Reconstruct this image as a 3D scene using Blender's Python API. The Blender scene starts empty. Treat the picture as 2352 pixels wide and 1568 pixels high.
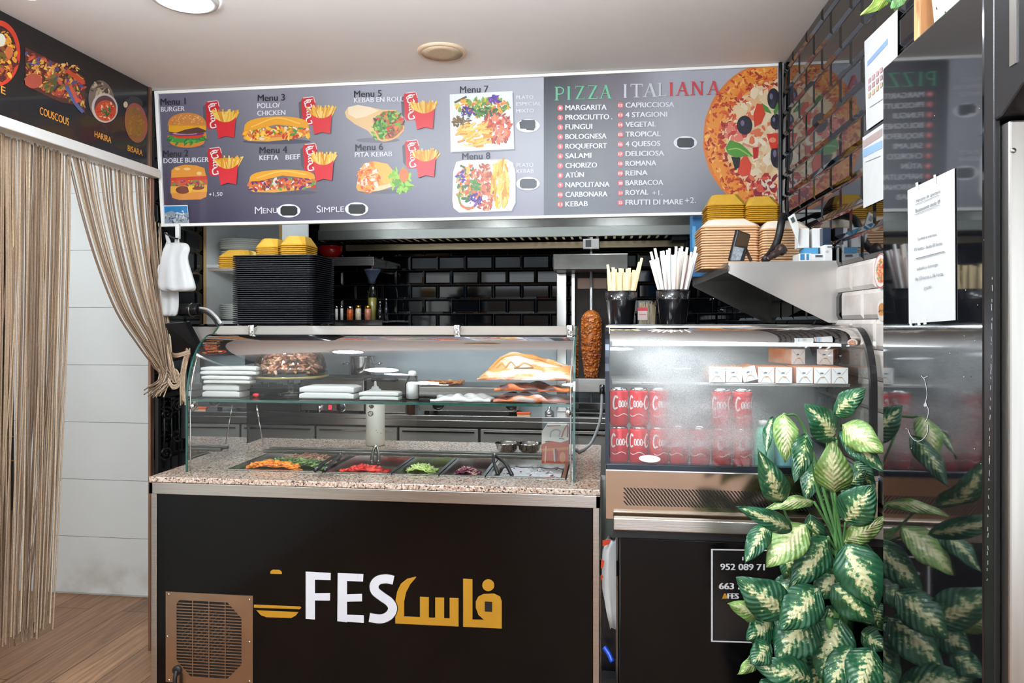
import bpy, bmesh, math, random
from mathutils import Vector, Matrix
SC = bpy.context.scene
COL = SC.collection
PI = math.pi
rnd = random.Random(7)

# ------------------------------------------------------------------ camera, world, exposure
F, CX, HZ, ZC, YAW = 1646.0, 1176.0, 740.0, 1.57, math.radians(7.3)
SN, CS = math.sin(YAW), math.cos(YAW)
cam_d = bpy.data.cameras.new('camera')
cam = bpy.data.objects.new('camera', cam_d); COL.objects.link(cam)
cam.location = (0, 0, ZC); cam.rotation_euler = (PI / 2, 0, YAW)
cam_d.sensor_width = 36; cam_d.lens = 36 * F / 2352; cam_d.shift_y = -(784 - HZ) / 2352
cam_d.clip_start = 0.02
SC.camera = cam
w = bpy.data.worlds.new('world'); SC.world = w; w.use_nodes = True
w.node_tree.nodes['Background'].inputs[0].default_value = (0.86, 0.93, 1.0, 1)
w.node_tree.nodes['Background'].inputs[1].default_value = 1.6
SC.view_settings.view_transform = 'Standard'; SC.view_settings.look = 'None'
SC.view_settings.gamma = 1; SC.view_settings.use_curve_mapping = False
SC.view_settings.exposure = 0.97
SC.cycles.use_denoising = True
SC.cycles.max_bounces = 10; SC.cycles.transparent_max_bounces = 24; SC.cycles.glossy_bounces = 5
SC.cycles.sample_clamp_indirect = 6
SC.cycles.caustics_reflective = False; SC.cycles.caustics_refractive = False
LAMP = 80.0
GLOBE_FILL = 50.0         # brightness of the added globe lamps that light the ceiling and side room
#         # brightness of the round ceiling lamps
LED = 6.0            # brightness of the light strip in the drinks cabinet

# ------------------------------------------------------------------ from a photo pixel to a place in the room
def ray(px, py):
    rx = (px - CX) / F
    return Vector((-SN + rx * CS, CS + rx * SN, (HZ - py) / F))
def PY(px, py, Y):
    d = ray(px, py); t = Y / d.y
    return Vector((d.x * t, Y, ZC + d.z * t))
def PX(px, py, X):
    d = ray(px, py); t = X / d.x
    return Vector((X, d.y * t, ZC + d.z * t))
def PZ(px, py, z):
    d = ray(px, py); t = (z - ZC) / d.z
    return Vector((d.x * t, d.y * t, z))
def PP(px, py, o, n):
    d = ray(px, py); c = Vector((0, 0, ZC)); t = (o - c).dot(n) / d.dot(n)
    return c + d * t
def xat(px, Y): return PY(px, HZ, Y).x
def zat(px, py, Y): return PY(px, py, Y).z

# ------------------------------------------------------------------ materials
def lin(c):
    c = c / 255.0
    return c / 12.92 if c <= 0.04045 else ((c + 0.055) / 1.055) ** 2.4
def rgb(r, g, b): return (lin(r), lin(g), lin(b), 1.0)
MATS = {}
def mat(name, col, rough=0.5, metal=0.0, noise=0.0, nscale=30.0, bump=0.0, bscale=80.0, coat=0.0, spec=0.5, stretch=None, col2=None, emit=0.0, trans=0.0, sss=0.0):
    if name in MATS: return MATS[name]
    m = bpy.data.materials.new(name); m.use_nodes = True; MATS[name] = m
    nt = m.node_tree; b = nt.nodes['Principled BSDF']; L = nt.links
    col = rgb(*col) if max(col[:3]) > 1 else tuple(col[:3]) + (1,)
    b.inputs['Base Color'].default_value = col
    b.inputs['Roughness'].default_value = rough; b.inputs['Metallic'].default_value = metal
    b.inputs['Specular IOR Level'].default_value = spec
    b.inputs['Coat Weight'].default_value = coat; b.inputs['Coat Roughness'].default_value = 0.03
    if trans: b.inputs['Transmission Weight'].default_value = trans
    if sss:
        b.inputs['Subsurface Weight'].default_value = sss; b.inputs['Subsurface Radius'].default_value = (.01, .006, .004)
    if emit:
        b.inputs['Emission Color'].default_value = col; b.inputs['Emission Strength'].default_value = emit
    tc = nt.nodes.new('ShaderNodeTexCoord'); mp = nt.nodes.new('ShaderNodeMapping')
    L.new(tc.outputs['Object'], mp.inputs[0])
    if stretch: mp.inputs['Scale'].default_value = stretch
    if noise or col2:
        n = nt.nodes.new('ShaderNodeTexNoise'); n.inputs['Scale'].default_value = nscale; n.inputs['Detail'].default_value = 5
        L.new(mp.outputs[0], n.inputs['Vector'])
        r = nt.nodes.new('ShaderNodeValToRGB'); L.new(n.outputs[0], r.inputs[0])
        c2 = rgb(*col2) if col2 else tuple(min(1, c * (1 - noise)) for c in col[:3]) + (1,)
        r.color_ramp.elements[0].position = 0.35; r.color_ramp.elements[1].position = 0.65
        r.color_ramp.elements[0].color = c2; r.color_ramp.elements[1].color = col
        L.new(r.outputs[0], b.inputs['Base Color'])
    if bump:
        n2 = nt.nodes.new('ShaderNodeTexNoise'); n2.inputs['Scale'].default_value = bscale; n2.inputs['Detail'].default_value = 3
        L.new(mp.outputs[0], n2.inputs['Vector'])
        bp = nt.nodes.new('ShaderNodeBump'); bp.inputs['Strength'].default_value = bump; bp.inputs['Distance'].default_value = 0.01
        L.new(n2.outputs[0], bp.inputs['Height']); L.new(bp.outputs[0], b.inputs['Normal'])
    return m
def printed(name='print', rough=0.35, coat=0.0):
    if name in MATS: return MATS[name]
    m = mat(name, (200, 200, 200), rough, coat=coat)
    nt = m.node_tree; a = nt.nodes.new('ShaderNodeVertexColor'); a.layer_name = 'Col'
    nt.links.new(a.outputs[0], nt.nodes['Principled BSDF'].inputs['Base Color'])
    return m
def glassy(name, tint=(0.97, 0.99, 0.98), rough=0.0, ior=1.5, fog=None):
    if name in MATS: return MATS[name]
    m = bpy.data.materials.new(name); m.use_nodes = True; MATS[name] = m
    nt = m.node_tree; nt.nodes.clear(); L = nt.links
    out = nt.nodes.new('ShaderNodeOutputMaterial'); mx = nt.nodes.new('ShaderNodeMixShader')
    t = nt.nodes.new('ShaderNodeBsdfTransparent'); t.inputs[0].default_value = tint + (1,)
    g = nt.nodes.new('ShaderNodeBsdfGlossy'); g.inputs['Roughness'].default_value = rough
    fr = nt.nodes.new('ShaderNodeFresnel'); fr.inputs[0].default_value = ior
    L.new(fr.outputs[0], mx.inputs[0]); L.new(t.outputs[0], mx.inputs[1]); L.new(g.outputs[0], mx.inputs[2])
    last = mx
    if fog: last = fog(nt, mx)
    L.new(last.outputs[0], out.inputs[0])
    return m
def emis(name, col, s):
    if name in MATS: return MATS[name]
    m = bpy.data.materials.new(name); m.use_nodes = True; MATS[name] = m
    nt = m.node_tree; nt.nodes.clear()
    e = nt.nodes.new('ShaderNodeEmission'); e.inputs[0].default_value = rgb(*col); e.inputs[1].default_value = s
    o = nt.nodes.new('ShaderNodeOutputMaterial'); nt.links.new(e.outputs[0], o.inputs[0])
    return m

M_STEEL = mat('brushed_steel', (196, 192, 186), 0.26, 1.0, noise=0.12, nscale=6, stretch=(1, 1, 40), bump=0.03, bscale=12)
M_STEEL2 = mat('polished_steel', (205, 203, 200), 0.12, 1.0, noise=0.06, nscale=8)
M_DSTEEL = mat('dull_steel', (120, 118, 112), 0.38, 1.0, noise=0.2, nscale=10)
M_BLACK = mat('black_plastic', (18, 18, 20), 0.32, noise=0.2, nscale=40)
M_MATTE = mat('matte_black', (14, 14, 15), 0.6, noise=0.3, nscale=30)
M_RUBBER = mat('black_rubber', (22, 22, 23), 0.5, noise=0.2, nscale=60)
M_WHITE = mat('white_plastic', (212, 211, 206), 0.35, noise=0.03, nscale=20)
M_PAPER = mat('white_paper', (192, 191, 188), 0.8, noise=0.04, nscale=25, bump=0.05, bscale=30)
M_CREAM = mat('cream_paint', (212, 206, 194), 0.5, noise=0.03, nscale=10)
M_WOODEDGE = mat('pale_wood', (196, 160, 105), 0.5, noise=0.25, nscale=20, stretch=(20, 20, 1))
M_GLASS = glassy('clear_glass', (0.955, 0.985, 0.97))
M_CLEAR = glassy('clear_plastic', (0.97, 0.97, 0.96), 0.03, 1.4)
M_EDGE = mat('green_glass_edge', (30, 78, 70), 0.12, coat=0.5, noise=0.3, nscale=30)
M_PRINT = printed('printed_vinyl', 0.38)
M_GLOSSPRINT = printed('glossy_print', 0.16)
M_PAPERPRINT = printed('printed_paper', 0.7)

# ------------------------------------------------------------------ mesh collecting
INK = 0.76            # how bright printed ink is beside the plain white of the room
class MB:
    def __init__(s): s.v = []; s.f = []; s.m = []; s.c = []; s.sm = []; s.cm = 0; s.cc = (1, 1, 1, 1); s.smooth = False
    def use(s, m=0, c=None, smooth=None):
        s.cm = m
        if c is not None: s.cc = rgb(*c[:3]) if max(c[:3]) > 1 else tuple(c[:3]) + (1,)
        if smooth is not None: s.smooth = smooth
        return s
    def add(s, vs, fs):
        b = len(s.v); s.v += [Vector(p) for p in vs]
        for f in fs:
            s.f.append([b + i for i in f]); s.m.append(s.cm); s.c.append(s.cc); s.sm.append(s.smooth)
        return s
    def quad(s, a, b, c, d): return s.add([a, b, c, d], [(0, 1, 2, 3)])
    def box(s, x0, x1, y0, y1, z0, z1):
        vs = [(x, y, z) for x in (x0, x1) for y in (y0, y1) for z in (z0, z1)]
        return s.add(vs, [(0, 1, 3, 2), (4, 6, 7, 5), (0, 4, 5, 1), (2, 3, 7, 6), (0, 2, 6, 4), (1, 5, 7, 3)])
    def obox(s, c, ax, ay, az):
        c, ax, ay, az = Vector(c), Vector(ax), Vector(ay), Vector(az)
        vs = [c + ax * i + ay * j + az * k for i in (-1, 1) for j in (-1, 1) for k in (-1, 1)]
        return s.add(vs, [(0, 1, 3, 2), (4, 6, 7, 5), (0, 4, 5, 1), (2, 3, 7, 6), (0, 2, 6, 4), (1, 5, 7, 3)])
    def ring(s, rings, close=True, cap0=False, cap1=False):
        n = len(rings[0]); vs = [p for r in rings for p in r]; fs = []
        for i in range(len(rings) - 1):
            for j in range(n if close else n - 1):
                k = (j + 1) % n
                fs.append((i * n + j, i * n + k, (i + 1) * n + k, (i + 1) * n + j))
        if cap0: fs.append(tuple(range(n))[::-1])
        if cap1: fs.append(tuple((len(rings) - 1) * n + j for j in range(n)))
        return s.add(vs, fs)
    def lathe(s, c, prof, n=24, axis='z', caps=True):
        c = Vector(c); rings = []
        for r, h in prof:
            R = []
            for j in range(n):
                a = 2 * PI * j / n; x, y = r * math.cos(a), r * math.sin(a)
                R.append(c + (Vector((x, y, h)) if axis == 'z' else Vector((x, h, y)) if axis == 'y' else Vector((h, x, y))))
            rings.append(R)
        return s.ring(rings, True, caps and prof[0][0] > 1e-6, caps and prof[-1][0] > 1e-6)
    def tube(s, pts, r, n=8, caps=True):
        pts = [Vector(p) for p in pts]; rings = []
        up = Vector((0, 0, 1)); last = None
        for i, p in enumerate(pts):
            t = (pts[min(i + 1, len(pts) - 1)] - pts[max(i - 1, 0)])
            if t.length < 1e-9: t = Vector((0, 0, 1))
            t.normalize()
            a = last if last is not None else (up if abs(t.z) < 0.9 else Vector((1, 0, 0)))
            u = (a - t * a.dot(t))
            if u.length < 1e-6: u = t.orthogonal()
            u.normalize(); last = u; v = t.cross(u)
            rr = r[i] if isinstance(r, (list, tuple)) else r
            rings.append([p + u * rr * math.cos(2 * PI * j / n) + v * rr * math.sin(2 * PI * j / n) for j in range(n)])
        return s.ring(rings, True, caps, caps)
    def prism(s, poly, vec):
        vec = Vector(vec); n = len(poly); vs = [Vector(p) for p in poly]; vs += [p + vec for p in vs]
        fs = [tuple(range(n)), tuple(range(2 * n - 1, n - 1, -1))]
        fs += [(i, i + n, (i + 1) % n + n, (i + 1) % n) for i in range(n)]
        return s.add(vs, fs)
    def ball(s, c, r, nu=12, nv=8, jit=0.0, rg=rnd, rot=None):
        c = Vector(c); r = Vector(r) if not isinstance(r, (int, float)) else Vector((r, r, r)); rings = []
        for i in range(1, nv):
            th = PI * i / nv; R = []
            for j in range(nu):
                a = 2 * PI * j / nu; k = 1 + (rg.uniform(-jit, jit) if jit else 0)
                p = Vector((math.sin(th) * math.cos(a) * r.x * k, math.sin(th) * math.sin(a) * r.y * k, math.cos(th) * r.z * k))
                if rot is not None: p = rot @ p
                R.append(c + p)
            rings.append(R)
        return s.ring(rings, True, True, True)
    def grid(s, fn, nu, nv):
        vs = [fn(i / nu, j / nv) for j in range(nv + 1) for i in range(nu + 1)]
        return s.add(vs, [(j * (nu + 1) + i, j * (nu + 1) + i + 1, (j + 1) * (nu + 1) + i + 1, (j + 1) * (nu + 1) + i) for j in range(nv) for i in range(nu)])
    def build(s, name, mats, parent=None, bevel=0.0, seg=2, fix=True, solid=0.0, sub=0, **props):
        off = Vector((0, 0, 0)); p = parent
        while p is not None: off += Vector(p.location); p = p.parent
        me = bpy.data.meshes.new(name)
        me.from_pydata([tuple(v - off) for v in s.v], [], s.f)
        for m in (mats if isinstance(mats, (list, tuple)) else [mats]): me.materials.append(m)
        at = me.color_attributes.new('Col', 'FLOAT_COLOR', 'CORNER')
        k = 0; buf = []
        for p_, c in zip(me.polygons, s.c):
            buf += list(c) * len(p_.vertices)
        at.data.foreach_set('color', buf)
        me.polygons.foreach_set('material_index', s.m); me.polygons.foreach_set('use_smooth', s.sm)
        if fix:
            bm = bmesh.new(); bm.from_mesh(me); bmesh.ops.recalc_face_normals(bm, faces=bm.faces); bm.to_mesh(me); bm.free()
        o = bpy.data.objects.new(name, me); COL.objects.link(o)
        if parent is not None: o.parent = parent
        if bevel:
            b = o.modifiers.new('bevel', 'BEVEL'); b.width = bevel; b.segments = seg; b.limit_method = 'ANGLE'; b.angle_limit = 0.6
        if solid:
            b = o.modifiers.new('solid', 'SOLIDIFY'); b.thickness = solid; b.offset = 0
        if sub:
            b = o.modifiers.new('sub', 'SUBSURF'); b.levels = sub; b.render_levels = sub
        for k_, v_ in props.items(): o[k_] = v_
        return o
def tag(o, label=None, cat=None, group=None, kind=None):
    if label: o['label'] = label
    if cat: o['category'] = cat
    if group: o['group'] = group
    if kind: o['kind'] = kind
    return o
def thing(name, loc, label, cat, group=None):
    o = bpy.data.objects.new(name, None); COL.objects.link(o); o.location = loc; o.empty_display_size = 0.05
    return tag(o, label, cat, group)
def kids(o): return [c for c in SC.objects if c.parent == o]
def dup(o, loc, rz=0.0, label=None, group=None, parent=None):
    c = o.copy(); COL.objects.link(c)
    if parent is None: c.location = loc; c.rotation_euler = (0, 0, rz)
    else: c.parent = parent
    for ch in kids(o): dup(ch, None, 0, None, None, c)
    if label: c['label'] = label
    if group: c['group'] = group
    return c
def struct(mb, name, m, **k):
    return tag(mb.build(name, m, **k), kind='structure')
def spline(pts, n=12):
    pts = [Vector(p) for p in pts]; P = [pts[0] * 2 - pts[1]] + pts + [pts[-1] * 2 - pts[-2]]; out = []
    for i in range(1, len(P) - 2):
        a, b, c, d = P[i - 1], P[i], P[i + 1], P[i + 2]
        for k in range(n):
            t = k / n
            out.append(0.5 * ((2 * b) + (c - a) * t + (2 * a - 5 * b + 4 * c - d) * t * t + (3 * b - a - 3 * c + d) * t ** 3))
    out.append(pts[-1]); return out

# ------------------------------------------------------------------ flat printed artwork on a plane: coloured shapes given in photo pixels, laid on the real board
_TXT = {}
def text_mesh(s, bold):
    k = (s, bold)
    if k not in _TXT:
        cu = bpy.data.curves.new('t', 'FONT'); cu.body = s; cu.size = 1; cu.resolution_u = 3; cu.offset = bold; cu.fill_mode = 'BOTH'
        ob = bpy.data.objects.new('t', cu); COL.objects.link(ob)
        dg = bpy.context.evaluated_depsgraph_get(); me = bpy.data.meshes.new_from_object(ob.evaluated_get(dg))
        _TXT[k] = ([v.co.copy() for v in me.vertices], [list(p.vertices) for p in me.polygons])
        bpy.data.objects.remove(ob); bpy.data.curves.remove(cu); bpy.data.meshes.remove(me)
    return _TXT[k]
class Art:
    STEP = 0.00012
    def __init__(s, fn, n, base=0.0005):
        s.fn = fn; s.n = Vector(n).normalized(); s.mb = MB(); s.k = 0; s.base = base
    def lift(s):
        s.k += 1; return s.n * (s.base + s.k * s.STEP)
    def poly(s, pts, col, up=True):
        h = s.lift() if up else s.n * (s.base + s.k * s.STEP)
        s.mb.use(0, col).add([s.fn(x, y) + h for x, y in pts], [tuple(range(len(pts)))])
    def ell(s, cx, cy, rx, ry, col, n=24, rot=0.0, jit=0.0, a0=0, a1=2 * PI, up=True):
        pts = []
        for i in range(n):
            a = a0 + (a1 - a0) * i / (n if abs(a1 - a0 - 2 * PI) < 1e-3 else n - 1); k = 1 + (rnd.uniform(-jit, jit) if jit else 0)
            x, y = rx * math.cos(a) * k, ry * math.sin(a) * k
            pts.append((cx + x * math.cos(rot) - y * math.sin(rot), cy + x * math.sin(rot) + y * math.cos(rot)))
        s.poly(pts, col, up)
    def chips(s, inside, box, n, size, cols, aspect=2.2, rg=rnd):
        x0, y0, x1, y1 = box; s.lift(); c = 0; t = 0
        while c < n and t < n * 20:
            t += 1; x, y = rg.uniform(x0, x1), rg.uniform(y0, y1)
            if not inside(x, y): continue
            c += 1; a = rg.uniform(0, PI); r = size * rg.uniform(.5, 1.2); q = r / aspect * rg.uniform(.7, 1.3)
            s.k += 0.02
            pts = []
            for i in range(6):
                b = 2 * PI * i / 6; k = rg.uniform(.7, 1.2); u, v = r * math.cos(b) * k, q * math.sin(b) * k
                pts.append((x + u * math.cos(a) - v * math.sin(a), y + u * math.sin(a) + v * math.cos(a)))
            s.poly(pts, rg.choice(cols), up=False)
    def stroke(s, pts, wd, col, n=8):
        P = spline([(p[0], p[1], 0) for p in pts], n) if len(pts) > 2 else [Vector((p[0], p[1], 0)) for p in pts]
        h = s.lift(); L = []
        for i, p in enumerate(P):
            t = P[min(i + 1, len(P) - 1)] - P[max(i - 1, 0)]; t = t.normalized() if t.length > 1e-9 else Vector((1, 0, 0))
            q = Vector((-t.y, t.x, 0)) * wd / 2; L.append((p + q, p - q))
        s.mb.use(0, col)
        for i in range(len(L) - 1):
            a, b = L[i]; c, d = L[i + 1]
            s.mb.add([s.fn(v.x, v.y) + h for v in (a, b, d, c)], [(0, 1, 2, 3)])
    def text(s, t, x0, y0, x1, y1, hgt, col, bold=0.0, upv=None):
        """baseline from (x0,y0) to (x1,y1) in pixels, capitals hgt pixels tall"""
        vs, fs = text_mesh(t, 0.0)
        xs = [v.x for v in vs]; a, b = min(xs), max(xs); cap = max(v.co.y if hasattr(v, 'co') else v.y for v in text_mesh('H', 0.0)[0])
        h = s.lift(); ux, uy = (x1 - x0) / (b - a), (y1 - y0) / (b - a)
        vx, vy = upv if upv else (0, -1)
        pts = [(x0 + (v.x - a) * ux + v.y / cap * hgt * vx, y0 + (v.x - a) * uy + v.y / cap * hgt * vy) for v in vs]
        bw = bold * 60
        for i, dx in enumerate((0,) if bw == 0 else (-bw, 0, bw)): s.mb.use(0, col).add([s.fn(p[0] + dx, p[1]) + h + s.n * (.00006 * i) for p in pts], fs)
        s.k += 1
    def build(s, name, parent=None, m=None, **k):
        s.mb.c = [tuple(x * INK for x in c[:3]) + (1,) for c in s.mb.c]
        o = s.mb.build(name, m or M_PRINT, parent, fix=False, **k)
        return o
# ================================================================== the room
XL, XR, YB, ZT = -2.15, 0.771, 5.05, 2.685
# floor: wood-look planks running away from the camera
def floor_mat():
    m = mat('floor_planks', (150, 110, 78), 0.42); nt = m.node_tree; L = nt.links; b = nt.nodes['Principled BSDF']
    tc = nt.nodes.new('ShaderNodeTexCoord'); mp = nt.nodes.new('ShaderNodeMapping'); mp.inputs['Rotation'].default_value = (0, 0, PI / 2)
    L.new(tc.outputs['Object'], mp.inputs[0])
    br = nt.nodes.new('ShaderNodeTexBrick'); br.offset = 0.37
    for k, v in (('Scale', 1), ('Mortar Size', 0.0022), ('Brick Width', 1.2), ('Row Height', 0.2), ('Bias', 0.0)): br.inputs[k].default_value = v
    br.inputs['Color1'].default_value = rgb(172, 130, 96); br.inputs['Color2'].default_value = rgb(146, 108, 78); br.inputs['Mortar'].default_value = rgb(74, 54, 40)
    L.new(mp.outputs[0], br.inputs['Vector'])
    mp2 = nt.nodes.new('ShaderNodeMapping'); mp2.inputs['Scale'].default_value = (22, 1.4, 1); L.new(tc.outputs['Object'], mp2.inputs[0])
    n = nt.nodes.new('ShaderNodeTexNoise'); n.inputs['Scale'].default_value = 2.2; n.inputs['Detail'].default_value = 6; n.inputs['Distortion'].default_value = 0.6
    L.new(mp2.outputs[0], n.inputs['Vector'])
    rp = nt.nodes.new('ShaderNodeValToRGB'); rp.color_ramp.elements[0].position = .3; rp.color_ramp.elements[1].position = .72
    rp.color_ramp.elements[0].color = (0.52, 0.50, 0.48, 1); rp.color_ramp.elements[1].color = (1.12, 1.1, 1.08, 1); L.new(n.outputs[0], rp.inputs[0])
    mx = nt.nodes.new('ShaderNodeMix'); mx.data_type = 'RGBA'; mx.blend_type = 'MULTIPLY'; mx.inputs[0].default_value = 1
    L.new(br.outputs[0], mx.inputs[6]); L.new(rp.outputs[0], mx.inputs[7]); L.new(mx.outputs[2], b.inputs['Base Color'])
    bp = nt.nodes.new('ShaderNodeBump'); bp.inputs['Strength'].default_value = .25; bp.inputs['Distance'].default_value = .002
    L.new(n.outputs[0], bp.inputs['Height']); L.new(bp.outputs[0], b.inputs['Normal'])
    return m
struct(MB().box(-6, 3.2, -3, 6.4, -0.05, 0), 'floor', floor_mat())
M_CEIL = mat('ceiling_paint', (238, 232, 226), 0.7, noise=0.025, nscale=3)
struct(MB().box(-6, 3.2, -3, 6.4, ZT, ZT + 0.05), 'ceiling', M_CEIL)
M_WALLW = mat('white_wall_paint', (226, 226, 220), 0.55, noise=0.02, nscale=6)
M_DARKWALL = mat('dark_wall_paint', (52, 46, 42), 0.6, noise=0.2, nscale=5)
# left wall: whole up to the doorway, a strip above it
struct(MB().box(XL - 0.1, XL, -3, 1.75, 0, ZT).box(XL - 0.1, XL, 1.75, 3.177, 2.27, ZT), 'wall_left', M_WALLW)
struct(MB().box(XL - 0.02, XL + 0.035, 1.7, 3.205, 2.262, 2.304), 'trim_1', M_WHITE, bevel=0.004)
M_BRONZE = mat('bronze_anodised', (150, 112, 90), 0.35, 0.8, noise=0.15, nscale=9)
struct(MB().box(XL - 0.012, XL + 0.002, 3.177, 3.207, 0, 2.262), 'trim_2', M_BRONZE, bevel=0.003)
# side room seen through the doorway: white panelled wall and a dim room past it
def panel_mat():
    m = mat('white_grooved_panel', (214, 215, 210), 0.42); nt = m.node_tree; L = nt.links; b = nt.nodes['Principled BSDF']
    tc = nt.nodes.new('ShaderNodeTexCoord'); mp = nt.nodes.new('ShaderNodeMapping'); mp.inputs['Scale'].default_value = (1, 1, 1.2); L.new(tc.outputs['Object'], mp.inputs[0])
    n = nt.nodes.new('ShaderNodeTexNoise'); n.inputs['Scale'].default_value = 3.5; n.inputs['Detail'].default_value = 6; L.new(mp.outputs[0], n.inputs['Vector'])
    sp = nt.nodes.new('ShaderNodeSeparateXYZ'); L.new(tc.outputs['Object'], sp.inputs[0])
    # scuffs close to the floor
    mr = nt.nodes.new('ShaderNodeMapRange'); mr.inputs[1].default_value = 0.0; mr.inputs[2].default_value = 0.3; mr.inputs[3].default_value = 1; mr.inputs[4].default_value = 0; L.new(sp.outputs[2], mr.inputs[0])
    rp = nt.nodes.new('ShaderNodeValToRGB'); rp.color_ramp.elements[0].position = .52; rp.color_ramp.elements[1].position = .7; L.new(n.outputs[0], rp.inputs[0])
    mu = nt.nodes.new('ShaderNodeMath'); mu.operation = 'MULTIPLY'; L.new(mr.outputs[0], mu.inputs[0]); L.new(rp.outputs[0], mu.inputs[1])
    mx = nt.nodes.new('ShaderNodeMix'); mx.data_type = 'RGBA'; mx.inputs[6].default_value = rgb(214, 215, 210); mx.inputs[7].default_value = rgb(176, 168, 156)
    L.new(mu.outputs[0], mx.inputs[0]); L.new(mx.outputs[2], b.inputs['Base Color'])
    return m
pm = MB(); YP = 3.785; z = 0.012
for z1 in [0.337 + .33 * k for k in range(8)]:
    z1 = min(z1, ZT); pm.box(-3.42, XL - 0.02, YP, YP + 0.03, z, z1 - 0.003); z = z1
struct(pm.box(-3.42, XL - 0.02, YP + 0.01, YP + 0.04, 0, ZT), 'wall_partition', panel_mat())
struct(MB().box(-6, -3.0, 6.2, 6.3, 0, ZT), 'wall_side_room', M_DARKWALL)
struct(MB().box(-6.1, -6, -3, 6.3, 0, ZT), 'wall_far_left', M_WALLW)
# black bevelled brick tiles
M_TILE = mat('black_glazed_tile', (8, 9, 11), 0.06, spec=0.5, noise=0.35, nscale=3)
M_GROUT = mat('dark_grout', (26, 26, 28), 0.8)
M_TILEL = mat('cream_glazed_tile', (206, 198, 190), 0.12, spec=0.6, noise=0.1, nscale=9, col2=(184, 172, 162))
def tiles(mb, fn, u0, u1, v0, v1, pu, pv, uo, vo, par=0, bev=0.014, h=0.007, pick=None):
    r0 = math.floor((v0 - vo) / pv); r1 = math.ceil((v1 - vo) / pv)
    for r in range(r0, r1):
        off = uo + (pu / 2 if (r + par) % 2 else 0)
        c0 = math.floor((u0 - off) / pu); c1 = math.ceil((u1 - off) / pu)
        for c in range(c0, c1):
            a, b = off + c * pu + .0012, off + (c + 1) * pu - .0012; d, e = vo + r * pv + .0012, vo + (r + 1) * pv - .0012
            full = (a, b, d, e); a, b, d, e = max(a, u0), min(b, u1), max(d, v0), min(e, v1)
            if b - a < .004 or e - d < .004: continue
            if pick: mb.use(pick((a + b) / 2, (d + e) / 2))
            g = min(bev, (b - a) / 2.2, (e - d) / 2.2)
            O = [fn(a, d, 0), fn(b, d, 0), fn(b, e, 0), fn(a, e, 0)]; I = [fn(a + g, d + g, h), fn(b - g, d + g, h), fn(b - g, e - g, h), fn(a + g, e - g, h)]
            mb.add(O + I, [(4, 5, 6, 7), (0, 1, 5, 4), (1, 2, 6, 5), (2, 3, 7, 6), (3, 0, 4, 7)])
    return mb
tb = MB(); tb.use(1).box(-3.0, 1.0, YB, YB + 0.1, 0, ZT); tb.use(0)
tiles(tb, lambda u, v, h: Vector((u, YB - h, v)), -2.89, XR, 0.9, ZT - .01, 0.2025, 0.1036, xat(1037.6, YB), zat(1100, 620, YB), par=1)
struct(tb, 'wall_back', [M_TILE, M_GROUT], fix=False)
tr = MB(); tr.use(1).box(XR, XR + 0.1, 1.75, YB + .1, 0, ZT); tr.use(0)
tiles(tr, lambda u, v, h: Vector((XR - h, u, v)), 1.75, YB, 0.9, ZT, 0.198, 0.0878, 2.849, 1.755, par=0, bev=.012, h=.006,
      pick=lambda u, v: 2 if (u < 2.52 and v < 1.755) else 0)
struct(tr, 'wall_right', [mat('black_mirror_tile', (10, 11, 13), .035, spec=1.0, noise=.3, nscale=3), M_GROUT, M_TILEL], fix=False)
struct(MB().box(XR, 3.2, 1.76, 1.86, 0, ZT), 'wall_front_right', M_WALLW)
# the street side behind the camera: solid on the left, open shop entrance on the right
struct(MB().box(-4.4, -0.7, -3.1, -3, 0, 2.2).box(-6, 3.2, -3.1, -3, 2.62, ZT), 'wall_street', mat('street_wall_paint', (140, 124, 110), 0.6, noise=.1, nscale=4))
struct(MB().box(3.2, 3.3, -3, 1.86, 0, ZT), 'wall_far_right', M_WALLW)
tl = MB(); tl.use(1).box(XL - 0.014, XL, 3.207, 3.85, 0, ZT); tl.use(0)
tiles(tl, lambda u, v, h: Vector((XL + h, u, v)), 3.207, 3.85, 0.9, ZT, 0.198, 0.1036, 3.25, zat(1100, 620, YB))
struct(tl, 'wall_kitchen_left', [M_TILE, M_GROUT], fix=False)
struct(MB().box(-3.0, -2.9, 3.85, YB + .1, 0, ZT).box(-2.9, XL - .014, 3.84, 3.85, 0, ZT), 'wall_kitchen_recess', M_GROUT)

# ------------------------------------------------------------------ ceiling lamps (round recessed fittings; several are behind the camera)
M_LAMP = emis('lamp_glow', (233, 244, 255), LAMP)
M_FILLK = emis('kitchen_fill_glow', (233, 244, 255), LAMP * 2.6)
def downlight(x, y, label, group=None, m=None):
    t = thing('ceiling_light', (x, y, ZT), label, 'ceiling light', group)
    MB().use(0, smooth=True).lathe((x, y, ZT), [(.088, -.006), (.092, -.014), (.108, -.012), (.112, -.001)], 40, caps=False).build('rim', M_WHITE, t)
    MB().use(0).lathe((x, y, ZT - .006), [(.0, 0.0), (.089, 0.0)], 40).build('diffuser', m or M_LAMP, t)
    return t
M_FILL = emis('fill_glow', (233, 244, 255), GLOBE_FILL)
def fill_pendant(x, y, z, r, label, group):  # unseen globe on a cord, added as fill light
    t = thing('globe_lamp', (x, y, z), label, 'hanging lamp', group)
    MB().use(0, smooth=True).ball((x, y, z), r, 20, 12).build('globe', M_FILL, t)
    MB().use(0, smooth=True).tube([(x, y, z + r * .98), (x, y, ZT)], .004, 6).build('cord', M_BLACK, t)
    MB().use(0, smooth=True).lathe((x, y, ZT - .03), [(0, 0), (.05, .005), (.05, .03)], 20).build('ceiling_cap', M_WHITE, t)
p = PZ(424, -6, ZT)
downlight(p.x, p.y, 'round glowing ceiling lamp cut by the top edge of the picture')
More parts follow.
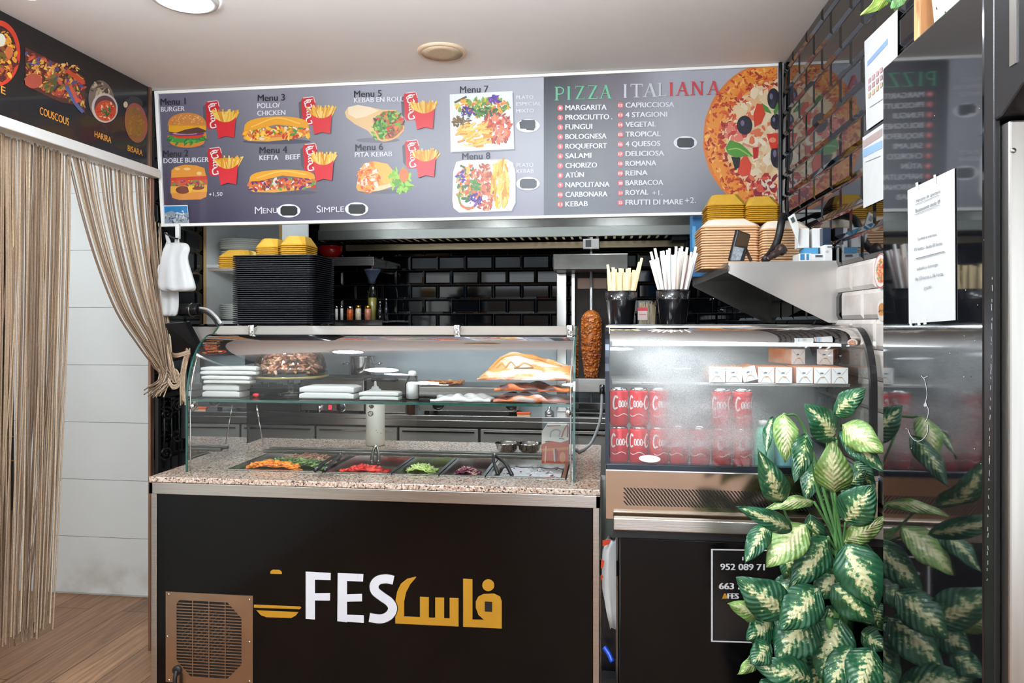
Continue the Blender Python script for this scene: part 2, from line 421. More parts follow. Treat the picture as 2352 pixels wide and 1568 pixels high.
for x, y in ((-1.42, .75), (-.35, .95), (.5, -.5), (-1.42, -.75), (-.2, -.75), (.9, -.8)):
    downlight(x, y, 'round white ceiling lamp out of frame above the customer side', 'ceiling lamps over the customer side')
for x, y in ((-3.0, 2.7), (-3.2, 1.2)):
    fill_pendant(x, y, 2.2, .085, 'unseen opal globe lamp added to brighten the side room beyond the doorway', 'lamps added to brighten the side room')  # lamps out of view, added to lighten the panelled wall
for x, y in ((-1.6, 3.75), (-.8, 3.75), (0.1, 3.75)):
    downlight(x, y, 'round white ceiling lamp added to light the kitchen, hidden by the menu board', 'ceiling lamps added to light the kitchen', M_FILLK)  # unseen lamps behind the board, added to light the kitchen
for x, y in ((-1.3, 1.45), (-.45, 1.45), (-1.3, .2), (-.2, .2)):
    fill_pendant(x, y, 2.4, .10, 'round opal globe lamp added out of frame to brighten the ceiling', 'globe lamps added to brighten the ceiling')  # globes added out of view to lift the ceiling brightness
fill_pendant(.05, 1.6, 2.5, .08, 'small opal globe lamp added out of frame to brighten the right ceiling', 'globe lamps added to brighten the ceiling')  # one more unseen globe, added for the right side of the ceiling
p = PZ(1015, 118, ZT)
t = thing('ceiling_speaker', (p.x, p.y, ZT), 'round beige speaker cover set in the ceiling above the menu board', 'speaker')
MB().use(0, smooth=True).lathe((p.x, p.y, ZT), [(.086, -.010), (.095, -.011), (.101, -.006), (.102, -.0005)], 40, caps=False).build('rim', mat('beige_rim', (216, 188, 158), .5), t)
MB().use(0, smooth=True).lathe((p.x, p.y, ZT), [(.001, -.0105), (.05, -.0105), (.087, -.0098)], 40).build('cover', mat('beige_mesh', (216, 190, 156), 0.7, noise=0.3, nscale=300), t)

# dim things beyond the string curtain
t = thing('tube_lamp', (PY(33, 500, 5.2).x, 5.2, zat(33, 580, 5.2)), 'slim glowing tube lamp with a gold end behind the curtain strings', 'lamp')
a, b = PY(31, 450, 5.2), PY(33, 568, 5.2)
MB().use(0, smooth=True).tube([a, b], .014, 10).build('glass_tube', emis('warm_tube', (255, 214, 150), 2.2), t)
MB().use(0, smooth=True).tube([b, b - Vector((0, 0, .035))], .022, 12).build('gold_cap', mat('gold_metal', (214, 160, 70), 0.3, 1.0), t)
MB().use(0).tube([a, (a.x, a.y, ZT)], .004, 6).build('cord', M_BLACK, t)
t = thing('bar_cabinet', (-4.2, 5.7, 0), 'dark cabinet in the dim room behind the curtain strings', 'cabinet')
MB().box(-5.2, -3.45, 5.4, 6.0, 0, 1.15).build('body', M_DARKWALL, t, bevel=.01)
MB().box(-5.25, -3.4, 5.36, 6.0, 1.15, 1.19).build('top', mat('brown_wood', (96, 66, 44), 0.4, noise=0.4, nscale=14), t, bevel=.006)
MB().tube([(-5.2, 5.38, .62), (-3.46, 5.38, .62)], .008, 8).tube([(-5.2, 5.38, .42), (-3.46, 5.38, .42)], .008, 8).build('rail', mat('brass', (200, 150, 60), 0.3, 1.0), t)
s = Art(lambda x, y: PY(x, y, 5.9), (0, -1, 0))
s.mb.box(PY(38, 0, 5.95).x, PY(80, 0, 5.95).x, 5.93, 5.95, zat(60, 860, 5.95), zat(60, 740, 5.95))
for k in range(4): s.stroke([(42, 775 + k * 12), (76, 770 + k * 12)], 5, (205, 60, 48))
tag(s.build('wall_sign', None), 'red lettered sign on the far wall behind the curtain strings', 'sign')
# ================================================================== menu board
BO = PY(360, 212, 3.21); BN = Vector((0, -.61, -.04)).normalized()
bfn = lambda x, y: PP(x, y, BO, BN)
board = thing('menu_board', PY(1080, 350, 3.235), 'long grey menu board with food pictures hung under the ceiling', 'menu board')
OUT = [(357, 210), (1799, 146), (1791, 490), (373, 521)]; INN = [(365, 217), (1791, 153), (1786, 483), (379, 514)]
mb = MB()
for i in range(4):
    j = (i + 1) % 4; q = [bfn(*OUT[i]), bfn(*OUT[j]), bfn(*INN[j]), bfn(*INN[i])]
    mb.prism([v + BN * .012 for v in q], BN * -.045)
mb.build('frame', mat('white_profile', (236, 234, 228), 0.4), board, bevel=.002)
def lerp(a, b, t): return tuple(x + (y - x) * t for x, y in zip(a, b))
def gradient_panel(name, q, cols, us, parent):
    """q: TL, TR, BR, BL pixels; cols: three rows (top, middle, bottom) of colours at positions us"""
    NU, NV = 40, 16; mb = MB()
    def P(u, v):
        a = lerp(q[0], q[1], u); b = lerp(q[3], q[2], u); return bfn(*lerp(a, b, v))
    mb.grid(P, NU, NV)
    back = [bfn(*c) - BN * .02 for c in q]; mb.add(back, [(0, 1, 2, 3)])
    o = mb.build(name, M_PRINT, parent, fix=False)
    def C(u, v):
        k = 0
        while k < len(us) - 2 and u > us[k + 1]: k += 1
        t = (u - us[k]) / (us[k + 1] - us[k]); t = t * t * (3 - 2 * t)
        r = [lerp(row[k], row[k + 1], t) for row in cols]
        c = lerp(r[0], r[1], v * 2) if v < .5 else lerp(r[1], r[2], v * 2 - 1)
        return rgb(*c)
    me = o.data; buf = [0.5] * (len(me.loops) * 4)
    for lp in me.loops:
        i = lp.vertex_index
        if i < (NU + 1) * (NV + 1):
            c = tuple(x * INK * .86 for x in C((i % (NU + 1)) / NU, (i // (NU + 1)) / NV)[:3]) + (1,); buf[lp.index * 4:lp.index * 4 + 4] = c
    me.color_attributes['Col'].data.foreach_set('color', buf)
    return o
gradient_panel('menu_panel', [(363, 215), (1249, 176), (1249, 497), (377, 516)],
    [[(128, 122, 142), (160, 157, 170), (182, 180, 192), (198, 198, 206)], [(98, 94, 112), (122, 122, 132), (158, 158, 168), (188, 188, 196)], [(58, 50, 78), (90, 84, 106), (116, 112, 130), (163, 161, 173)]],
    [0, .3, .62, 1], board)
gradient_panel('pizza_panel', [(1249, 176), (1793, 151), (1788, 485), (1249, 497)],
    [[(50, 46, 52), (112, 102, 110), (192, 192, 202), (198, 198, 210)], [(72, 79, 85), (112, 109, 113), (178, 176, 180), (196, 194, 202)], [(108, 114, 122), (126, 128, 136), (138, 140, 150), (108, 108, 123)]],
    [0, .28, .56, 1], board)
def art(name, m=None, base=.0006): 
    a = Art(bfn, BN, base); a.name = name; return a
def ellin(cx, cy, rx, ry): return lambda x, y: ((x - cx) / rx) ** 2 + ((y - cy) / ry) ** 2 < 1
GREEN = [(70, 140, 50), (120, 180, 60), (50, 110, 45), (160, 200, 90)]
MEAT = [(120, 66, 44), (168, 92, 60), (90, 46, 34), (190, 120, 80), (140, 76, 58)]
FRY = [(244, 186, 60), (250, 206, 96), (226, 150, 34), (255, 220, 130)]
def coke_fries(x, y, s=1.0):
    """can and chips picture with its top left corner at x, y"""
    a = art('can_picture')
    a.poly([(x - 6, y + 14), (x + 2, y + 8), (x + 2, y + 60), (x - 4, y + 52)], (92, 90, 100))
    a.poly([(x, y + 8), (x + 5, y + 1), (x + 27, y), (x + 32, y + 6), (x + 35, y + 58), (x + 30, y + 65), (x + 8, y + 66), (x + 3, y + 60)], (208, 36, 44))
    a.poly([(x + 27, y), (x + 30, y + 2), (x + 33, y + 14), (x + 31, y + 14)], (238, 190, 190))
    a.poly([(x + 4, y + 2), (x + 27, y - 1), (x + 28, y + 1), (x + 5, y + 4)], (225, 215, 215))
    # white script running up the can
    W = (245, 240, 238)
    a.stroke([(x + 22, y + 54), (x + 25, y + 60), (x + 14, y + 62), (x + 12, y + 52), (x + 20, y + 46)], 3.0, W)
    for k, yy in enumerate((44, 38, 32)):
        a.stroke([(x + 14, y + yy + 2), (x + 21, y + yy + 2), (x + 21, y + yy - 3), (x + 14, y + yy - 3), (x + 13, y + yy)], 2.2, W)
    a.stroke([(x + 17, y + 27), (x + 21, y + 24)], 2.0, W)
    a.stroke([(x + 22, y + 17), (x + 24, y + 23), (x + 12, y + 25), (x + 10, y + 16), (x + 19, y + 12)], 2.8, W)
    a.stroke([(x + 13, y + 12), (x + 21, y + 12), (x + 20, y + 7), (x + 12, y + 8), (x + 12, y + 11)], 2.0, W)
    a.stroke([(x + 10, y + 20), (x + 8, y + 12), (x + 26, y + 6)], 1.8, W)
    a.build('can_picture', board)
    a = art('fries_picture', base=.003)
    fx, fy = x + 24, y + 24
    a.poly([(fx - 4, fy + 12), (fx + 2, fy + 2), (fx + 22, fy + 1), (fx + 50, fy + 2), (fx + 50, fy + 14), (fx + 40, fy + 28), (fx + 10, fy + 28)], (230, 156, 44))
    for k in range(46):
        u = rnd.uniform(0, 1); bx = fx + 4 + u * 40; tx = bx + (u - .5) * 22 + rnd.uniform(-6, 6); ty = fy + rnd.uniform(-5, 10)
        a.stroke([(bx, fy + 25), (tx, ty)], 3.0, rnd.choice(FRY)); a.k -= .7
    a.k = 60
    a.poly([(fx + 1, fy + 18)] + [(fx + 1 + 46 * i / 8, fy + 18 + 9 * math.sin(PI * i / 8)) for i in range(1, 8)] + [(fx + 48, fy + 15), (fx + 44, fy + 62), (fx + 25, fy + 58), (fx + 8, fy + 64)], (226, 44, 54))
    a.build('fries_picture', board)
for x, y in ((472, 231), (477, 338), (692, 222), (696, 329), (927, 211), (930, 321)): coke_fries(x, y)
# burgers
a = art('burger_picture')
a.ell(428, 336, 44, 6, (88, 84, 98))
a.ell(430, 325, 40, 14, (222, 138, 50)); a.poly([(384, 312), (395, 322), (475, 322), (474, 304)], (222, 138, 50))
a.ell(430, 318, 46, 11, (70, 150, 62), jit=.08); a.chips(ellin(430, 320, 46, 12), (384, 308, 476, 334), 40, 6, [(52, 130, 50), (96, 180, 80), (40, 110, 44)])
a.ell(432, 312, 36, 6, (214, 64, 40)); a.ell(430, 307, 40, 5, (110, 50, 100)); a.ell(425, 307, 28, 2, (220, 190, 215))
a.ell(430, 300, 44, 8, (84, 52, 38), jit=.05); a.poly([(388, 286), (474, 286), (474, 300), (455, 292), (425, 298), (405, 305), (388, 302)], (240, 172, 40))
a.poly([(386, 288)] + [(430 - 44 * math.cos(PI * i / 14), 288 - 29 * math.sin(PI * i / 14) ** .8) for i in range(0, 15)] + [(474, 289)], (214, 138, 66))
a.chips(ellin(430, 276, 36, 12), (390, 260, 470, 288), 60, 2, [(240, 196, 130), (250, 214, 160)])
a.build('burger_picture', board)
a = art('double_burger_picture')
a.ell(436, 456, 42, 5, (78, 72, 92))
a.poly([(392, 440), (476, 438), (474, 452), (460, 458), (412, 459), (396, 454)], (228, 146, 60))
a.poly([(392, 428), (476, 424), (476, 440), (392, 444)], (236, 176, 60)); a.ell(420, 436, 16, 9, (120, 54, 34)); a.ell(454, 430, 16, 6, (130, 58, 40)); a.poly([(430, 425), (446, 427), (436, 444)], (250, 196, 60))
a.poly([(393, 412), (477, 410), (477, 424), (393, 428)], (214, 80, 50)); a.chips(lambda x, y: True, (394, 406, 476, 428), 50, 5, [(150, 180, 60), (90, 150, 50), (214, 60, 44), (130, 50, 90), (240, 180, 70)])
a.poly([(392, 406), (476, 402), (477, 412), (393, 416)], (206, 58, 40))
a.poly([(394, 408), (394, 392), (402, 384), (425, 378), (452, 380), (470, 386), (474, 404)], (236, 156, 56)); a.ell(430, 388, 8, 3, (252, 214, 150)); a.ell(408, 388, 6, 3, (250, 204, 130)); a.ell(458, 398, 6, 4, (250, 210, 140))
a.build('double_burger_picture', board)
def sub(name, x0, x1, yt, yb, fill, dy=0):
    a = art(name); xm = (x0 + x1) / 2; w = (x1 - x0) / 2
    a.ell(xm, yb + 1, w, 6, (86, 84, 96))
    bot = [(x0 + 6, yb - 16), (x0 + 2, yb - 6), (x0 + 14, yb), (x0 + 60, yb + 1), (x1 - 40, yb - 5), (x1 - 6, yb - 13), (x1 - 2, yb - 24)]
    a.poly(bot, (236, 170, 70))
    a.poly([(x0 - 2, yb - 14), (x0 + 4, yb - 26), (x1 - 8, yb - 34), (x1, yb - 24), (x1 - 10, yb - 14), (x0 + 30, yb - 5)], (226, 120, 60))
    a.chips(lambda x, y: abs(y - (yb - 19 - (x - xm) * .04)) < 12, (x0 + 2, yb - 34, x1 - 4, yb - 4), 130, 7, fill)
    top = [(x0 + 4, yb - 24)] + [(xm - (w - 4) * math.cos(PI * i / 14), yb - 26 - (yb - 30 - yt) * math.sin(PI * i / 14) ** .6 - i * .35) for i in range(15)] + [(x1 - 10, yb - 30), (xm, yb - 38), (x0 + 30, yb - 26)]
    a.poly(top, (240, 168, 40)); a.stroke([(x0 + 20, yb - 32), (xm, yt + 5), (x1 - 24, yb - 40)], 3, (250, 196, 90))
    a.build(name, board)
sub('chicken_sandwich_picture', 557, 714, 266, 324, [(250, 190, 40), (240, 160, 30), (255, 210, 80), (90, 150, 50), (200, 60, 30), (240, 220, 190)])
sub('kefta_sandwich_picture', 569, 728, 388, 441, [(200, 60, 44), (230, 100, 60), (90, 160, 60), (110, 40, 110), (230, 220, 200), (150, 60, 40)])
# roll and pita
a = art('wrap_picture')
a.ell(868, 322, 50, 6, (120, 118, 128))
a.poly([(792, 258), (800, 246), (822, 241), (850, 246), (878, 252), (910, 252), (925, 270), (929, 294), (915, 315), (885, 325), (862, 320), (845, 300), (815, 285), (796, 270)], (236, 196, 140))
a.poly([(800, 246), (822, 241), (850, 246), (870, 254), (840, 268), (818, 272), (800, 262)], (246, 222, 186))
a.poly([(858, 276), (880, 256), (912, 254), (926, 274), (926, 296), (910, 316), (880, 320), (860, 304)], (200, 110, 60))
a.chips(ellin(893, 287, 34, 30), (856, 252, 930, 322), 130, 7, MEAT + GREEN[:2] + [(220, 60, 40), (236, 130, 60)])
a.chips(ellin(872, 300, 16, 22), (854, 276, 892, 322), 50, 7, GREEN); a.chips(ellin(908, 268, 16, 12), (890, 254, 930, 282), 26, 6, GREEN)
a.stroke([(860, 300), (875, 322), (905, 318), (928, 298)], 4, (240, 180, 110)); a.build('wrap_picture', board)
a = art('pita_picture')
a.ell(880, 440, 56, 5, (104, 102, 112))
a.poly([(826, 392), (836, 376), (860, 370), (890, 376), (906, 396), (910, 425), (880, 436), (846, 442), (822, 438), (818, 430)], (240, 170, 80))
a.poly([(860, 372), (890, 376), (906, 396), (908, 424), (880, 420), (862, 400)], (246, 184, 84)); a.poly([(846, 438), (860, 430), (900, 420), (908, 426), (870, 438)], (248, 210, 160))
a.chips(ellin(846, 408, 26, 34), (820, 374, 872, 444), 90, 7, [(240, 130, 50), (246, 214, 190), (220, 90, 40), (250, 160, 80), (236, 226, 216)])
a.chips(ellin(920, 414, 24, 28), (896, 380, 946, 444), 70, 9, [(130, 190, 50), (160, 206, 70), (96, 160, 40)]); a.ell(928, 402, 11, 16, (240, 116, 40)); a.build('pita_picture', board)
# plates
def plate(name, q, rest):
    a = art(name); a.poly([(x + 3, y + 4) for x, y in q], (130, 130, 140)); a.poly(q, (240, 240, 244)); rest(a); a.build(name, board)
def p7(a):
    a.stroke([(1044, 236), (1072, 222)], 5, (90, 90, 40)); a.stroke([(1150, 262), (1166, 246)], 4, (90, 90, 40))
    a.chips(ellin(1110, 245, 62, 22), (1050, 218, 1170, 270), 120, 8, [(244, 170, 60), (240, 120, 50), (230, 210, 60), (130, 170, 60), (90, 140, 60)])
    a.chips(ellin(1115, 258, 26, 12), (1085, 244, 1145, 272), 36, 7, [(40, 90, 40), (60, 120, 50), (90, 140, 60)])
    a.chips(ellin(1074, 258, 16, 12), (1056, 244, 1092, 272), 36, 5, [(70, 40, 140), (100, 60, 160), (60, 30, 110)]); a.chips(ellin(1136, 228, 13, 9), (1120, 218, 1152, 240), 26, 5, [(70, 40, 140), (100, 60, 160)])
    a.chips(ellin(1060, 280, 20, 12), (1038, 266, 1082, 294), 50, 6, [(120, 92, 44), (150, 116, 60), (96, 76, 40)])
    a.chips(ellin(1140, 294, 34, 36), (1108, 262, 1176, 332), 150, 8, [(226, 96, 60), (236, 130, 90), (190, 70, 40), (160, 60, 44), (240, 150, 110)])
    for k in range(90):
        x, y = rnd.uniform(1046, 1116), rnd.uniform(288, 338)
        if not ellin(1082, 312, 40, 28)(x, y): continue
        g = rnd.uniform(-.9, .3); a.stroke([(x, y), (x + 18 * math.cos(g), y + 18 * math.sin(g))], 4, rnd.choice(FRY)); a.k -= .8
plate('mixed_plate_picture', [(1033, 217), (1177, 209), (1181, 342), (1035, 349)], p7)
def p8(a):
    a.stroke([(1057, 380), (1088, 394)], 5, (110, 100, 50)); a.stroke([(1052, 448), (1062, 474), (1088, 478)], 5, (130, 150, 60)); a.stroke([(1058, 470), (1075, 480), (1090, 474)], 5, (240, 110, 50))
    a.chips(ellin(1072, 420, 22, 44), (1050, 380, 1094, 470), 100, 8, [(240, 130, 60), (110, 150, 70), (230, 100, 60), (236, 180, 80), (60, 110, 60)])
    a.chips(ellin(1059, 406, 9, 14), (1050, 390, 1070, 424), 20, 5, [(90, 50, 150), (120, 80, 170)])
    a.chips(ellin(1112, 430, 24, 54), (1088, 378, 1138, 484), 160, 8, [(220, 120, 80), (200, 100, 70), (236, 160, 120), (170, 84, 60)])
    a.chips(ellin(1092, 458, 14, 14), (1076, 442, 1106, 474), 30, 6, [(90, 50, 150), (120, 80, 170), (70, 40, 120)]); a.chips(ellin(1092, 424, 13, 13), (1080, 408, 1108, 440), 20, 7, [(70, 130, 60), (100, 150, 70)])
    for k in range(120):
        x, y = rnd.uniform(1130, 1168), rnd.uniform(374, 476)
        if not ellin(1151, 426, 22, 52)(x, y): continue
        g = rnd.uniform(-2.2, -.9); a.stroke([(x - 5 * math.cos(g), y - 8 * math.sin(g)), (x + 8 * math.cos(g), y + 14 * math.sin(g))], 4.5, rnd.choice(FRY)); a.k -= .8
q8 = [(1048, 372), (1062, 368), (1165, 366), (1178, 374), (1184, 395), (1184, 465), (1175, 484), (1055, 488), (1042, 478), (1039, 460), (1041, 395)]
plate('kebab_plate_picture', q8, p8)
# half pizza at the right end
def pz(a):
    cx, cy, R = 1785, 318, 170
    def cut(pts): return [(min(x, 1789 - (y - 153) * .012), min(max(y, 154), 482)) for x, y in pts]
    ring = lambda r: cut([(cx + r * math.cos(PI * .5 + PI * i / 40) * (1 + rnd.uniform(-.006, .006)), cy + r * 1.04 * math.sin(PI * .5 + PI * i / 40)) for i in range(41)])
    a.poly(ring(R), (226, 126, 44)); a.poly(ring(R * .96), (240, 150, 56)); a.poly(ring(R * .80), (232, 120, 50)); a.poly(ring(R * .72), (240, 208, 160))
    inr = lambda lo, hi: (lambda x, y: lo < math.hypot(x - cx, (y - cy) / 1.04) / R < hi and x < 1784 and 158 < y < 478)
    box = (1612, 156, 1784, 480)
    a.chips(inr(.74, .97), box, 330, 7, [(200, 70, 30), (240, 160, 60), (226, 100, 40), (250, 184, 90), (170, 50, 30), (244, 140, 40)])
    a.chips(inr(.56, .76), box, 170, 9, [(196, 52, 40), (224, 84, 44), (240, 170, 90), (160, 44, 40), (244, 210, 170)])
    a.chips(inr(0, .66), box, 150, 13, [(246, 224, 188), (242, 212, 168), (236, 190, 140), (232, 120, 80), (250, 234, 206)], 1.6)
    a.chips(ellin(1765, 440, 40, 36), box, 60, 9, [(190, 50, 50), (224, 90, 70), (240, 220, 200), (150, 40, 50)], 1.5)
    a.chips(ellin(1690, 300, 30, 20), box, 26, 10, [(206, 70, 60), (236, 130, 110)], 1.5)
    for (x, y, rx, ry) in ((1710, 288, 18, 22), (1776, 227, 14, 24), (1782, 280, 13, 18), (1784, 358, 15, 28)):
        pts = [(x + rx * math.cos(2 * PI * i / 24), y + ry * math.sin(2 * PI * i / 24)) for i in range(24)]
        a.poly(cut(pts), (34, 28, 44)); a.ell(x - 5, y - 5, rx * .25, ry * .3, (120, 112, 140))
    a.poly([(1730, 262), (1738, 238), (1752, 240), (1757, 262), (1748, 284), (1732, 292)], (226, 70, 40)); a.poly([(1760, 308), (1786, 306), (1786, 340), (1770, 342)], (222, 60, 44)); a.ell(1774, 322, 8, 6, (240, 150, 110))
    a.poly([(1696, 376), (1712, 352), (1726, 378), (1722, 402), (1704, 406), (1694, 396)], (226, 74, 50)); a.poly([(1679, 360), (1700, 362), (1698, 384), (1688, 390)], (30, 32, 34))
    a.poly([(1666, 340), (1676, 322), (1700, 330), (1716, 344), (1730, 360), (1712, 358), (1690, 362), (1672, 354)], (84, 150, 54)); a.stroke([(1672, 344), (1695, 342), (1722, 358)], 3, (150, 200, 100))
    a.poly([(1748, 236), (1762, 246), (1772, 262), (1756, 256)], (90, 150, 60)); a.poly([(1776, 256), (1786, 234), (1788, 250), (1778, 268)], (80, 140, 56))
    a.stroke([(1705, 330), (1735, 340), (1748, 332)], 5, (220, 150, 120)); a.poly([(1728, 340), (1742, 338), (1740, 362), (1730, 366)], (206, 40, 40))
a = art('pizza_picture'); pz(a); a.build('pizza_picture', board)
# lettering: one part per caption
DK = (34, 32, 38); WH = (238, 236, 240)
def caption(*rows, name='menu_caption'):
    a = art(name, base=.004)
    for r in rows: a.text(*r)
    a.build(name, board)
MT = [('Menu 1', 370, 242, 427, 240), ('Menu 2', 376, 361, 433, 359), ('Menu 3', 593, 233, 655, 231), ('Menu 4', 597, 353, 660, 351), ('Menu 5', 814, 224, 877, 222), ('Menu 6', 817, 347, 880, 344), ('Menu 7', 1057, 214, 1122, 212), ('Menu 8', 1062, 367, 1126, 365)]
SUBT = [('BURGER', 371, 257, 425, 255, 11), ('DOBLE BURGER', 377, 375, 480, 372, 11), ('POLLO/', 592, 249, 643, 247, 11), ('CHICKEN', 592, 266, 656, 264, 11), ('KEFTA', 597, 368, 640, 367, 11), ('BEEF', 657, 367, 690, 365, 11),
        ('KEBAB EN ROLL', 814, 236, 927, 233, 11), ('PITA KEBAB', 816, 361, 901, 359, 11), ('PLATO', 1186, 228, 1225, 227, 8), ('ESPECIAL', 1186, 243, 1243, 242, 8), ('MIXTO', 1186, 259, 1226, 258, 8), ('PLATO', 1187, 384, 1225, 383, 9), ('KEBAB', 1187, 398, 1226, 397, 9), ('+1,50', 481, 451, 512, 450, 9)]
for r in MT: caption((*r, 15, DK, .006))
for r in SUBT: caption((*r, WH, .006 if r[5] > 9 else .002), name='dish_caption')
caption(('M', 586, 491, 603, 491, 16, WH, .0), ('ENU', 605, 490, 638, 489, 12, WH, .0)); caption(('S', 728, 488, 738, 488, 16, WH, .0), ('IMPLE', 740, 488, 791, 486, 12, WH, .0))
L1 = ['MARGARITA', 'PROSCIUTTO', 'FUNGUI', 'BOLOGNESA', 'ROQUEFORT', 'SALAMI', 'CHORIZO', 'ATÚN', 'NAPOLITANA', 'CARBONARA', 'KEBAB']; E1 = [1393, 1399, 1360, 1393, 1394, 1358, 1371, 1341, 1400, 1395, 1350]
L2 = ['CAPRICCIOSA', '4 STAGIONI', 'VEGETAL', 'TROPICAL', '4 QUESOS', 'DELICIOSA', 'ROMANA', 'REINA', 'BARBACOA', 'ROYAL', 'FRUTTI DI MARE']; E2 = [1548, 1532, 1506, 1517, 1516, 1525, 1507, 1487, 1523, 1489, 1568]
for i in range(11):
    for L, E, x, y, rx_, nx in ((L1, E1, 1299, 253.5 + i * 22.1, 1287, i + 1), (L2, E2, 1437, 247.5 + i * 22.3, 1425, i + 12)):
        a = art('pizza_name', base=.004); a.text(L[i], x, y, E[i], y - 1.4, 11.5, WH, .008); n = str(nx)
        a.ell(rx_, y - 5, 6.6, 6.8, (226, 96, 100)); a.text(n, rx_ - 2.0 * len(n), y - 2, rx_ + 2.0 * len(n), y - 2, 6, (250, 214, 214), .01)
        if nx == 2: a.text('.', 1404, 274, 1406, 274, 12, WH, .01)
        if nx == 21: a.text('+1.', 1498, 449, 1521, 448, 11, WH)
        if nx == 22: a.text('+2.', 1573, 467, 1598, 466, 13, WH)
        a.build('pizza_name', board)
T = art('title', base=.004)
# serif title
def serif(ch, x, y, wd, h, c, dy):
    th, tn, se = wd * .2, wd * .08, 1.6
    def R(x0, y0, x1, y1): T.poly([(x + x0 * wd, y - y0 * h), (x + x1 * wd, y - y0 * h), (x + x1 * wd, y - y1 * h), (x + x0 * wd, y - y1 * h)], c)
    sf = .05
    def stem(u, k=.14): R(u - k / 2 * 1.0, 0, u + k / 2, 1); R(u - .2, 0, u + .2, sf); R(u - .2, 1 - sf, u + .2, 1)
    def diag(u0, v0, u1, v1, k): T.poly([(x + (u0 - k / 2) * wd, y - v0 * h), (x + (u0 + k / 2) * wd, y - v0 * h), (x + (u1 + k / 2) * wd, y - v1 * h), (x + (u1 - k / 2) * wd, y - v1 * h)], c)
    if ch == 'I': stem(.5, .3); 
    if ch == 'P':
        stem(.25, .2); pts = [(.3, .95), (.6, .97), (.88, .86), (.92, .72), (.84, .55), (.6, .46), (.3, .47)]
        T.stroke([(x + a * wd, y - b * h) for a, b in pts], 2.6, c)
    if ch == 'Z': R(.06, .94, .94, 1); R(.06, 0, .94, .06); diag(.17, 0, .83, 1, .2); R(.06, .8, .11, 1); R(.89, 0, .94, .2)
    if ch == 'A': diag(.1, 0, .5, 1, .08); diag(.86, 0, .5, 1, .2); R(.25, .33, .72, .38); R(-.05, 0, .25, sf); R(.66, 0, 1.05, sf)
    if ch == 'T': stem(.5, .16); R(.04, .93, .96, 1); R(.04, .78, .09, 1); R(.91, .78, .96, 1)
    if ch == 'L': stem(.25, .18); R(.05, 0, .9, .06); R(.85, 0, .9, .22)
    if ch == 'N': diag(.18, 0, .18, 1, .08); diag(.82, 0, .82, 1, .08); diag(.8, 0, .2, 1, .2); R(0, 0, .34, sf); R(.02, 1 - sf, .3, 1); R(.68, 1 - sf, .98, 1)
GR, RD = (96, 190, 140), (218, 56, 66)
for ch, x, wd, y, h, c in (('P', 1273, 23, 231, 31, GR), ('I', 1298, 17, 230, 31, GR), ('Z', 1320, 24, 229, 31, GR), ('Z', 1349, 25, 228, 31, GR), ('A', 1378, 26, 227, 31, GR),
        (None,) * 6, ('I', 1428, 16, 225, 31, (214, 212, 218)), ('T', 1447, 30, 224, 31, (214, 212, 218)), ('A', 1478, 30, 223, 31, (214, 212, 218)), ('L', 1510, 22, 222, 31, (214, 212, 218)),
        ('I', 1533, 16, 221, 31, RD), ('A', 1553, 28, 220, 31, RD), ('N', 1585, 32, 219, 31, RD), ('A', 1624, 28, 218, 31, RD)):
    if ch is None: T.build('pizza_title', board); T = art('title', base=.004); continue
    serif(ch, x, y, wd, h, c, 0)
T.build('pizza_title', board)
for (x, y, c) in ((664, 484, (22, 20, 20)), (820, 480, (22, 20, 20)), (1213, 289, (62, 62, 66)), (1213, 422, (66, 68, 72)), (1574, 328, (52, 54, 56))):
    a = art('price_oval', base=.004); a.ell(x, y, 27, 15.5, (236, 236, 240), 32); 
    if y == 289: a.poly([(1193, 281), (1198, 279), (1198, 275), (1207, 276), (1228, 276), (1230, 281), (1230, 293), (1226, 300), (1210, 299), (1208, 296), (1195, 296)], c)
    else: a.poly([(x - 19, y - 6), (x - 14, y - 11), (x + 14, y - 11), (x + 20, y - 6), (x + 20, y + 6), (x + 14, y + 11), (x - 14, y + 11), (x - 19, y + 6)], c)
    a.build('price_oval', board)
a = art('holiday_photo_sticker', base=.004)
a.poly([(376, 472), (432, 471), (436, 513), (380, 514)], (228, 232, 236)); a.poly([(378, 474), (431, 473), (433, 492), (379, 494)], (40, 130, 190)); a.poly([(379, 490), (395, 484), (412, 492), (433, 488), (435, 512), (380, 513)], (150, 160, 170))
a.chips(lambda x, y: True, (381, 494, 434, 511), 46, 4, [(200, 196, 190), (226, 224, 220), (90, 110, 100), (70, 90, 120)]); a.chips(lambda x, y: True, (408, 482, 424, 500), 12, 4, [(226, 226, 226), (200, 210, 220)]); a.build('photo_sticker', board)

# ------------------------------------------------------------------ dark food sign above the doorway (left wall)
LX = XL + .012
lfn = lambda x, y: PX(x, y, LX); LN = (1, 0, 0)
y0_, y1_ = 1.6, lfn(341, 300).y
sign = thing('food_sign', (XL, 2.6, 2.5), 'black sign with dishes on the left wall above the string curtain', 'sign')
MB().box(XL + .001, LX, y0_, y1_, 2.306, ZT - .002).build('panel', mat('black_gloss_board', (17, 17, 19), 0.2, coat=.3), sign)
MB().box(XL + .001, LX + .008, y1_, y1_ + .014, 2.306, ZT - .002).build('edge_strip', M_BRONZE, sign)
def lart(nm, f):
    a = Art(lfn, LN, .0008); f(a); a.build(nm, sign, M_GLOSSPRINT)
def f1(a):
    a.ell(-6, 122, 52, 76, (214, 66, 44), 40); a.ell(-8, 124, 46, 66, (60, 36, 28), 40)
    a.chips(ellin(-8, 126, 44, 62), (0, 66, 40, 190), 110, 10, [(226, 150, 50), (150, 70, 40), (90, 40, 40), (240, 180, 70), (110, 90, 40), (190, 90, 50)]); a.ell(0, 92, 12, 15, (226, 226, 200)); a.ell(20, 120, 9, 14, (206, 110, 60))
